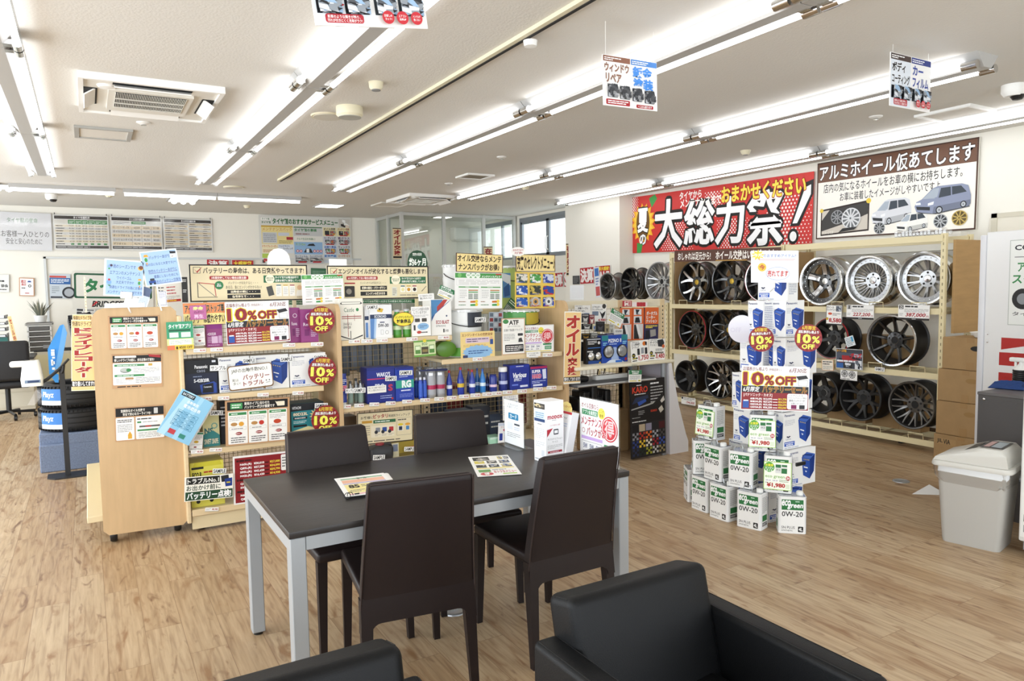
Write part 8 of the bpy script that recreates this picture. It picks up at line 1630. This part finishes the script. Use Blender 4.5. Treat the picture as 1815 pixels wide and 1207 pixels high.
zsign((696.5, 404), (711.5, 404.5), (697, 459), ('y', 12.262), 'オイル交換', 'narrow beige oil change sign on the glass of the office')
zsign((859, 437), (874.5, 437), (859, 492), ('y', 12.262), '在庫処分', 'narrow beige clearance sign mostly hidden behind the hand lettered sign')
zsign((1003.5, 432), (1015, 432), (1004, 489), ('y', 10.12), '在庫処分', 'narrow beige clearance sign hanging beside the pillar')
def rsign(tl, tr, bl, plane, body, lab, top=None, tc='#f4f0ee'):
    p = sheet(tl, tr, bl, plane, base='#efeeec', e=.0008); p.r(2, 2, 98, 98, '#b5282e')
    if top: p.t(top, 6, 6, 94, 28, '#f0d94a', .04); p.t(body, 8, 34, 92, 92, tc, .05)
    else: p.t(body, 6, 10, 94, 90, tc, .05)
    fin(p, 'sale_poster', lab, 'poster', 'red sale posters')
rsign((1028, 475), (1053, 472.5), (1028.5, 504), ('x', 7.055), '決算', 'red poster with two white characters on the pillar')
rsign((1055, 471.5), (1082, 469.5), (1055.5, 503), ('x', 7.055), 'SALE', 'red poster with yellow top line on the pillar', '決算大感謝!')
rsign((978, 484.5), (998.5, 482.5), (978, 509.5), ('x', 7.34), '決算', 'red poster below the window, half hidden by the picture board')
rsign((1000.5, 482.5), (1015.5, 481), (1000.5, 509), ('x', 7.34), 'SA', 'red poster below the window reading SA')
p = sheet((1015.5, 489), (1027, 488.5), (1015.5, 504), ('x', 7.055), base='#3a3a3c', e=.0008); p.g(12, 10, 88, 90, 5, '#8f8f8f', .4); fin(p, 'plate', 'small dark plate on the pillar next to the red poster', 'plate')
p = sheet((1009, 505.5), (1033.5, 505.5), (1010, 531.5), ('y', 5.43), base='#eceff2', t=.002); p.g(10, 20, 90, 90, 6, '#d9dce0', .12); fin(p, 'paper_stand', 'blank white sheet standing on the back of the accessory counter', 'sheet')
p = sheet((1058.5, 473), (1067.5, 471), (1056.5, 528), ('x', 6.585), base='#dfe3e8', t=.004); p.r(10, 4, 90, 30, '#3f6fb5'); p.g(20, 34, 80, 60, 3, '#6a7ab0', .5); p.r(10, 64, 90, 94, '#c25a5a'); fin(p, 'narrow_card', 'narrow red and blue card standing in front of the grey multi spoke wheel', 'card')
# ================================================================ ON TOP OF THE WOODEN UNIT END
def bluecard(tl, tr, bl, rows, label, seed):
    p = sheet(tl, tr, bl, ('y', 5.1), base='#eef1f6', t=.001, e=.0003); p.r(5 if seed == 1 else 3, 3, 97, 97, '#a9c8ee')
    for s_, x0, y0, x1, y1, u in rows:
        p.t(s_, x0, y0, x1, y1, '#3f4f8f', .006)
        if u: p.r(x0, y1+.6, x1, y1+1.8, '#6a5a9a')
    if seed == 1:
        p.o(14, 20, 6, '#8fb0e6'); p.o(17, 17, 3.4, '#4a3a4a'); p.o(12, 26, 2.4, '#4a9a4f'); p.o(90, 20, 7, '#e3b85a', 6); p.o(91, 18, 5.5, '#7a4a34'); p.o(13, 63, 6, '#7fa8e0', 6); p.o(13, 56, 3, '#c23a3a'); p.p([(9, 70), (18, 70), (14, 74)], '#3f8a4f')
        p.p([(84, 54), (94, 54), (92, 49), (86, 49)], '#e6a83a'); p.o(88, 61, 3.2, '#4a9a4f', 5); p.p([(87, 68), (91, 68), (90, 75)], '#e6a03a')
    else:
        p.p([(8, 16), (22, 16), (19, 9), (11, 9)], '#e6a83a'); p.o(14, 24, 4, '#4a9a4f', 6); p.p([(12, 32), (17, 32), (15, 40)], '#e6a03a'); p.p([(80, 6), (97, 8), (96, 15), (81, 13)], '#23252a'); p.r(80, 14, 96, 26, '#eef0f2'); p.g(83, 20, 92, 23, 1, '#444', .5); p.r(10, 84, 28, 92, '#2f4f9a', .004); p.r(14, 78, 26, 85, '#3a3a44', .004); p.o(14, 93, 3, '#23252a'); p.o(25, 93, 3, '#23252a')
    o = fin(p, 'blue_card', label, 'card', 'pale blue hand decorated cards')
    return o, p
o, p = bluecard((175.3, 457.3), (246.9, 463), (182.8, 523.4), (('雨のシーズンです', 22, 13, 78, 24, 0), ('エアコンのメンテナンス', 14, 31, 90, 41, 0), ('ワイパーゴム', 32, 45, 68, 54, 0), ('大丈夫ですか??', 30, 57, 74, 66, 0), ('快適なドライブの為にお車の', 14, 71, 97, 80, 0), ('メンテナンスはいかがですか', 10, 84, 97, 93, 0)), 'pale blue rainy season card with a snail, clipped over the wooden unit end', 1)
MB().tube([(p.W*.6, 0, .004), (p.W*.62, -.06, .004), (p.W*.7, -.1, .004)], .005, glassmat('clear film'), 6).rbox(p.W*.42, -.012, .002, p.W*.72, .03, .012, WHITE, .004, 1).build('clip', o)
o, p = bluecard((247.8, 447.1), (313, 439.7), (259, 508.8), (('バッテリーあがり', 22, 14, 78, 24, 0), ('雨の日になると大変です(^^;', 10, 34, 94, 44, 0), ('突然のバッテリーあがりに', 14, 53, 92, 63, 1), ('遭遇にしないためにも', 26, 70, 92, 79, 0), ('早めのバッテリー交換を!', 24, 84, 98, 93, 1)), 'pale blue battery card with an umbrella, tilted beside the rainy season card', 2)
MB().tube([(p.W*.3, 0, .004), (p.W*.25, -.1, .006), (p.W*.28, -.16, .01)], .005, WHITE, 6).build('clip', o)
q = pt(185.7, 549.5, ('y', 5.09)); q2 = pt(256, 545, ('y', 5.09)); tag(MB().box(0, -.015, 0, q2.x-q.x, .05, .028, ink('#eeeeec')).build('white_strip', M=T(q.x, 5.1, tlz+.001)), 'white paper strip lying along the top of the wooden unit end', 'strip')
lh = emp('leaflet_box', 'clear leaflet box with dark leaflets on the top of the wooden unit end', 'leaflet holder', (pt(250, 540, ('y', 5.12)).x, 5.13, tlz))
X = Matrix.Rotation(math.radians(20), 4, 'Y')
MB().box(-.03, -.02, 0, .03, .02, .004, ACR, X).box(-.03, -.02, 0, -.028, .02, .075, ACR, X).box(.028, -.02, 0, .03, .02, .075, ACR, X).box(-.03, -.02, 0, .03, -.018, .075, ACR, X).build('box', lh)
for i in range(3): MB().box(-.025, -.012+i*.008, .004, .025, -.009+i*.008, .13, ink(('#5f6f8f', '#8a3a4a', '#4a5668')[i]), X).build('leaflet', lh)
tag(MB().rbox(-.045, -.02, 0, .045, .02, .07, ink('#f0f2f4'), .004, 1).build('paper_pad', M=T(pt(232, 540, ('y', 5.12)).x, 5.14, tlz+.002) @ Matrix.Rotation(.35, 4, 'Y')), 'white folded pad beside the clear leaflet box', 'pad')
ch = emp('card_holder', 'small clear stand with a lilac framed card behind the app card', 'card holder', (pt(288, 546, ('y', 5.14)).x, 5.14, tlz))
MB().box(-.03, -.03, 0, .03, .03, .004, ACR).box(-.028, 0, 0, .028, .003, .1, ACR).build('stand', ch)
p = Pr(.05, .09, '#9a9ab0', t=.001); p.r(6, 4, 94, 96, '#eef0f6'); p.g(16, 10, 84, 50, 4, '#a9a9d0', .3); o = p.mb.build('card', ch, 0); o.matrix_local = Matrix(((1, 0, 0, -.025), (0, 0, -1, -.003), (0, 1, 0, .008), (0, 0, 0, 1)))
p = sheet((281, 500), (322, 497), (281.5, 543), ('y', 5.6), base='#eceae4', t=.002); p.g(4, 4, 96, 12, 1, '#c9b93a', .6)
for i in range(3): p.o(10, 24+i*13, 4, '#3a3a2c'); p.g(18, 21+i*13, 34, 28+i*13, 1, '#333', .6); p.g(42, 21+i*13, 96, 28+i*13, 1, '#b5333a', .6)
p.g(4, 60, 96, 74, 3, '#a9a9a4', .4); p.r(34, 76, 98, 86, '#c23a2e'); p.g(38, 78, 96, 84, 1, '#f0d94a', .6); fin(p, 'list_sheet', 'white and red list sheet standing behind the blue battery card', 'sheet')
tag(MB().box(-.02, 0, 0, .0, .01, .6, POST).build('sheet_post', M=T(pt(283, 545, ('y', 5.62)).x, 5.62, 1.0)), 'cream post carrying the white and red list sheet', 'post')
p = sheet((322.5, 491), (333, 491), (323, 536), ('y', 5.3), base='#23211f', t=.002); p.g(20, 8, 80, 20, 2, '#dcdcd8', .5); p.g(20, 48, 80, 62, 2, '#dcdcd8', .5); fin(p, 'black_card', 'narrow black card at the start of the lifespan board', 'card')
p = sheet((141.5, 491), (145, 491), (151, 554), ('y', 5.35), base='#e6dfc8', t=.004); p.g(30, 6, 80, 90, 10, '#a89a7a', .3); fin(p, 'narrow_sign', 'narrow pale sign seen edge on beside the rainy season card', 'sign')
# ================================================================ LEFT SIDE: TYRES, SANITISER STAND, OFFICE FURNITURE
RUB = mat('tyre rubber', '#1d1d1f', .6, bump=.1, bscale=60)
def tyre(label, M_, R_=.315, w_=.2, band=True):
    r = emp('tire', label, 'tire', M=M_, group='tyres with blue labels')
    pr = [(R_*.62, -w_*.42), (R_*.66, -w_*.5), (R_*.86, -w_*.53), (R_*.95, -w_*.47), (R_*.99, -w_*.36), (R_, -w_*.2), (R_, w_*.2), (R_*.99, w_*.36), (R_*.95, w_*.47), (R_*.86, w_*.53), (R_*.66, w_*.5), (R_*.62, w_*.42)]
    MB().lathe(pr, RUB, 48, None, True).build('carcass', r, 50)
    b = MB()
    for z in (-.33, -.12, .12, .33):
        b.lathe([(R_*1.001, w_*z-.006), (R_*1.002, w_*z+.006)], mat('tread groove', '#0b0b0c', .8), 48, caps=False)
    for i in range(56):
        t = 2*math.pi*i/56; b.box(R_*.955, -.003, w_*.36, R_*1.002, .003, w_*.46, mat('tread groove'), rotz(t)); b.box(R_*.955, -.003, -w_*.46, R_*1.002, .003, -w_*.36, mat('tread groove'), rotz(t+.05))
    b.build('tread', r, 0)
    if band:
        a0, a1, n = math.radians(band[0]), math.radians(band[1]), 10
        def arc(z0, z1, k, m_, aa=a0, bb=a1): return MB().add([(R_*k*math.cos(aa+(bb-aa)*i/n), R_*k*math.sin(aa+(bb-aa)*i/n), z) for z in (z0, z1) for i in range(n+1)], [(i, i+1, n+2+i, n+1+i) for i in range(n)], m_)
        l = arc(-w_*.36, w_*.36, 1.006, ink('#3f7cc4')); b2 = arc(-w_*.36, -w_*.16, 1.008, ink('#e9eef4')); l.add(b2.v, b2.f, ink('#e9eef4'))
        vs, fs, x0, x1, y0, y1 = tmesh('Playz', .018, .15)
        l.add([(R_*1.009*math.cos(a0+(a1-a0)*(.1+.55*(x-x0)/(x1-x0))), R_*1.009*math.sin(a0+(a1-a0)*(.1+.55*(x-x0)/(x1-x0))), -w_*.08+w_*.32*(y-y0)/(y1-y0)) for x, y in vs], fs, ink('#f4f7fa'))
        l.build('label', r, 50)
    return r
BYL = 7.5
bz = pt(80, 772, ('y', BYL)).z
pb = emp('tire_plinth', 'speckled blue plastic plinth under the two stacked tyres', 'plinth', (-.43, BYL, 0))
BLU = mat('speckled blue plastic', '#75839d', .6, noise=.25, nscale=90)
b = MB(); b.rbox(.0, .0, .0, .66, .62, bz-.09, BLU, .008, 1).rbox(.0, .08, bz-.1, .66, .62, bz, BLU, .008, 1).rbox(.2, .0, bz-.1, .66, .1, bz, BLU, .008, 1).build('body', pb)
tcx, tcy = -.125, BYL+.33
z0 = bz+.108
tyre('tyre with blue label directly on the blue plinth', T(tcx, tcy, z0), band=(-152, -112)); tyre('tyre with blue label lying on the lower tyre', T(tcx+.005, tcy, z0+.215), band=(-150, -110))
ztop = z0+.215+.107; tyre('tyre standing upright on the stack behind the blue display sheet', T(tcx+.11, tcy, ztop+.315) @ Matrix.Rotation(math.radians(80), 4, 'Y') @ rotz(.2), band=False)
p_ = [pt(x, y, ('y', BYL+.05)) for x, y in ((84.5, 619), (106, 577), (112, 575), (104, 618), (96, 660), (104, 664), (104, 678), (98, 678), (87, 662))]
b = MB(); cen = p_[0]
P = [(q.x-cen.x, q.z-cen.z) for q in p_]; b.loft([[(x, y, z) for x, z in P] for y in (0, .012)], ink('#3f93dc'))
P2 = [pt(x, y, ('y', BYL+.04))-cen for x, y in ((104, 618), (112, 575), (113.5, 576), (119, 590), (110, 640), (104, 655), (97, 655))]
b.loft([[(q.x, y, q.z) for q in P2] for y in (-.012, -.004)], ink('#6aaae6'))
for k, (x, y, w2, h2) in enumerate(((90, 620, 5, 3), (90, 624, 5, 7), (92, 633, 4, 3), (90, 638, 3, 10), (93, 641, 3, 5), (92, 652, 4, 4))):
    q = pt(x, y, ('y', BYL+.0))-cen; s_ = (BYL*.9)/F*1.0; b.box(q.x, -.016, q.z-h2*s_, q.x+w2*s_, -.0125, q.z, ink('#eef4fa'))
tag(b.build('display_sheet', M=T(*cen), smooth=0), 'bright blue folded display sheet in front of the upright tyre', 'display sheet')
# hand sanitiser stand
hs_ = emp('sanitizer_stand', 'black hand sanitiser stand with white dispenser in front of the tyres', 'sanitiser stand', (-.21, 7.28, 0))
BM = mat('black stand steel', '#202022', .45)
P = [(-.16, -.05), (-.1, -.12), (.12, -.12), (.16, -.04), (.16, .1), (-.16, .1)]
MB().prism(P, 0, .012, BM).build('base', hs_)
ztp = pt(118, 655, ('y', 7.28)).z
MB().box(-.028, -.02, .012, .012, .02, ztp, BM).build('pole', hs_)
def loc(px, y_, yy=7.24): return pt(px, y_, ('y', yy))-hs_.location
MB().tube([loc(122, 636), loc(104, 655), loc(84, 672), loc(64, 684)], [.009, .012, .014, .012], BM, 8).build('arm', hs_)
b = MB(); b.tube([loc(109, 652), loc(112, 648), loc(111, 656), loc(108, 661)], .016, BM, 8).build('clamp', hs_)
q = loc(58, 684); r0 = .062
dsp = MB(); dsp.loft([rr(.075, .05, q.z, .025, 4), rr(.08, .055, q.z+.06, .025, 4), rr(.062, .045, q.z+.19, .025, 4), rr(.055, .04, q.z+.215, .02, 4)], WHITE, T(q.x, q.y, 0)); dsp.rbox(q.x-.15, q.y-.035, q.z+.165, q.x+.04, q.y+.035, q.z+.215, WHITE, .018, 3)
d_ = dsp.build('dispenser', hs_, 50); MB().box(q.x-.05, q.y-.058, q.z+.03, q.x+.06, q.y-.0555, q.z+.055, ink('#7d93b0')).box(q.x-.03, q.y-.0595, q.z+.034, q.x+.05, q.y-.058, q.z+.05, ink('#2d3f66')).build('print', d_)
MB().add([tuple(loc(64, 690)), tuple(loc(76, 700)), tuple(loc(62, 718)), tuple(loc(49, 718))], [(0, 1, 2, 3)], glassmat('clear film')).build('drip_tray', hs_)
# office desks behind
DSK = mat('beige desk steel', '#cfc8b4', .5); DTP = mat('dark desk top', '#3f3e3e', .4)
dk = emp('office_desk', 'beige office desk with dark top at the picture edge', 'desk', (-1.5, 11.7, 0))
MB().rbox(0, 0, .7, .84, .75, .735, DTP, .006, 1).build('tabletop', dk); MB().box(.42, .03, .02, .82, .72, .7, DSK).build('pedestal', dk); MB().box(0, .6, .1, .42, .63, .7, DSK).build('modesty_panel', dk)
for i in range(3): MB().box(.425, .022, .06+i*.21, .815, .03, .25+i*.21, DSK).build('drawer', dk)
oc = emp('office_chair', 'black office chair with armrests in front of the beige desk', 'chair', (-.93, 11.15, 0), 0)
MB().rbox(-.27, -.3, .5, .27, -.2, 1.0, mat('black upholstery', '#1f1f21', .6), .04, 3).build('backrest', oc); MB().rbox(-.27, -.25, .4, .27, .27, .5, mat('black upholstery'), .04, 3).build('seat', oc)
for sx in (-1, 1): MB().tube([(sx*.29, -.22, .45), (sx*.3, -.2, .68), (sx*.3, .15, .68), (sx*.29, .15, .45)], .022, mat('dark wood', '#3a2a22', .4), 8).build('armrest', oc)
b = MB().lathe([(.03, .08), (.03, .42)], BLACK, 12)
for i in range(5): t = 2*math.pi*i/5; b.tube([(0, 0, .09), (.28*math.cos(t), .28*math.sin(t), .07)], .018, BLACK, 6)
b.build('base', oc)
for i in range(5): t = 2*math.pi*i/5; MB().lathe([(.012, -.02), (.032, -.016), (.032, .016), (.012, .02)], BLACK, 12, T(.28*math.cos(t), .28*math.sin(t), .032) @ Matrix.Rotation(math.pi/2, 4, 'Y'), True).build('caster', oc)
fc = emp('file_cabinet', 'low beige cabinet by the back wall under the black printer', 'cabinet', (-.62, 12.75, 0)); MB().box(-.1, 0, 0, .42, .55, .72, DSK).build('body', fc); MB().box(-.09, -.006, .05, .41, 0, .68, mat('cabinet front', '#d8cfa8', .5)).build('door', fc)
pq = emp('printer', 'black printer on the low beige cabinet', 'printer', (-.6, 12.8, .7205)); zb = pt(70, 624, ('y', 12.8)).z-.7205; MB().rbox(-.1, 0, 0, .38, .45, zb, BLACK, .02, 2).build('body', pq); MB().box(0, -.004, .05, .28, 0, .1, GREYP).build('paper_tray', pq)
dw = emp('drawer_unit', 'white frame drawer tower with smoky drawers on the black printer', 'drawer unit', (pt(51, 630, ('y', 12.85)).x, 12.85, .7205+zb+.0005))
ww = pt(94, 630, ('y', 12.85)).x-dw.location.x; zt_ = pt(70, 578, ('y', 12.85)).z-dw.location.z
fr_ = MB()
for x in (0, ww-.02): fr_.box(x, 0, 0, x+.02, .4, zt_, WHITE)
for i in range(6): fr_.box(0, 0, zt_*i/5-.006 if i else 0, ww, .4, zt_*i/5+.006, WHITE)
fr_.build('frame', dw)
for i in range(5): MB().box(.025, -.006, zt_*i/5+.016, ww-.025, .38, zt_*(i+1)/5-.014, mat('smoky plastic', '#57534d', .25)).build('drawer', dw)
pp_ = MB()
for i in range(6): pp_.box(-.03+.008*(i % 3), -.02+.006*(i % 2), zt_+.008+.007*i, ww+.02-.01*(i % 2), .4, zt_+.014+.007*i, ink(('#dcdad4', '#c9c7c0', '#54514c')[i % 3]))
tag(pp_.build('paper_pile', M=T(*dw.location)), 'untidy pile of papers on top of the drawer tower', 'paper pile')
ptd = emp('potted_plant', 'spiky grey green plant on the paper pile of the drawer tower', 'plant', (dw.location.x+ww*.55, 13.05, dw.location.z+zt_+.055)); MB().lathe([(.07, 0), (.09, .1), (.085, .1), (.07, .08)], WHITE, 18).build('pot', ptd)
rd = random.Random(4); lv = MB()
for i in range(34):
    t = rd.uniform(0, 6.28); l_ = rd.uniform(.16, .3); s_ = rd.uniform(.1, .75); u = Vector((math.cos(t)*s_, math.sin(t)*s_, 1)).normalized(); sd = Vector((-math.sin(t), math.cos(t), 0))*.012
    b0 = Vector((math.cos(t)*.04, math.sin(t)*.04, .08)); m1 = b0+u*l_*.55; e1 = b0+u*l_+Vector((math.cos(t), math.sin(t), -.3))*.03
    lv.add([b0-sd*.6, b0+sd*.6, m1+sd, m1-sd, e1], [(0, 1, 2, 3), (3, 2, 4)], mat('grey leaf', '#6d7263', .6) if i % 3 else mat('pale leaf', '#a3a08c', .6))
lv.build('leaves', ptd)
tr_ = emp('document_tray', 'stacked grey document trays with papers at the picture edge', 'tray', (-1.33, 12.05, .7355))
for i in range(4):
    z = .26+i*.085; MB().box(0, 0, z, .36, .3, z+.008, GREYP).box(0, 0, z, .008, .3, z+.05, GREYP).box(.352, 0, z, .36, .3, z+.05, GREYP).build('tray', tr_); MB().box(.02, -.02, z+.009, .34, .26, z+.03+.012*(i % 2), ink('#dfe1e3')).build('papers', tr_)
MB().box(0, .02, 0, .36, .28, .26, mat('teal file box', '#2f6f68', .5)).build('file_box', tr_)
p = sheet((20.5, 560), (27, 559), (25, 609), ('y', 11.9), base='#e6cf92', t=.004); p.vt('セール中', 20, 8, 84, 92, '#b5423a', .04); fin(p, 'narrow_sign', 'narrow yellow sign with red lettering standing by the document trays', 'sign')
for i, (a, b_, c_, lab) in enumerate((((21, 605), (31, 605.5), (21.5, 628), 'small white note block on the desk beside the teal box'), ((32, 613), (50, 613.5), (32.5, 629), 'square white card standing on the desk near the drawer tower'))):
    p = sheet(a, b_, c_, ('y', 11.85), base='#eceae6', t=.02); p.g(14, 20, 86, 80, 4, '#b9b9b4', .25); fin(p, 'note_block', lab, 'card')
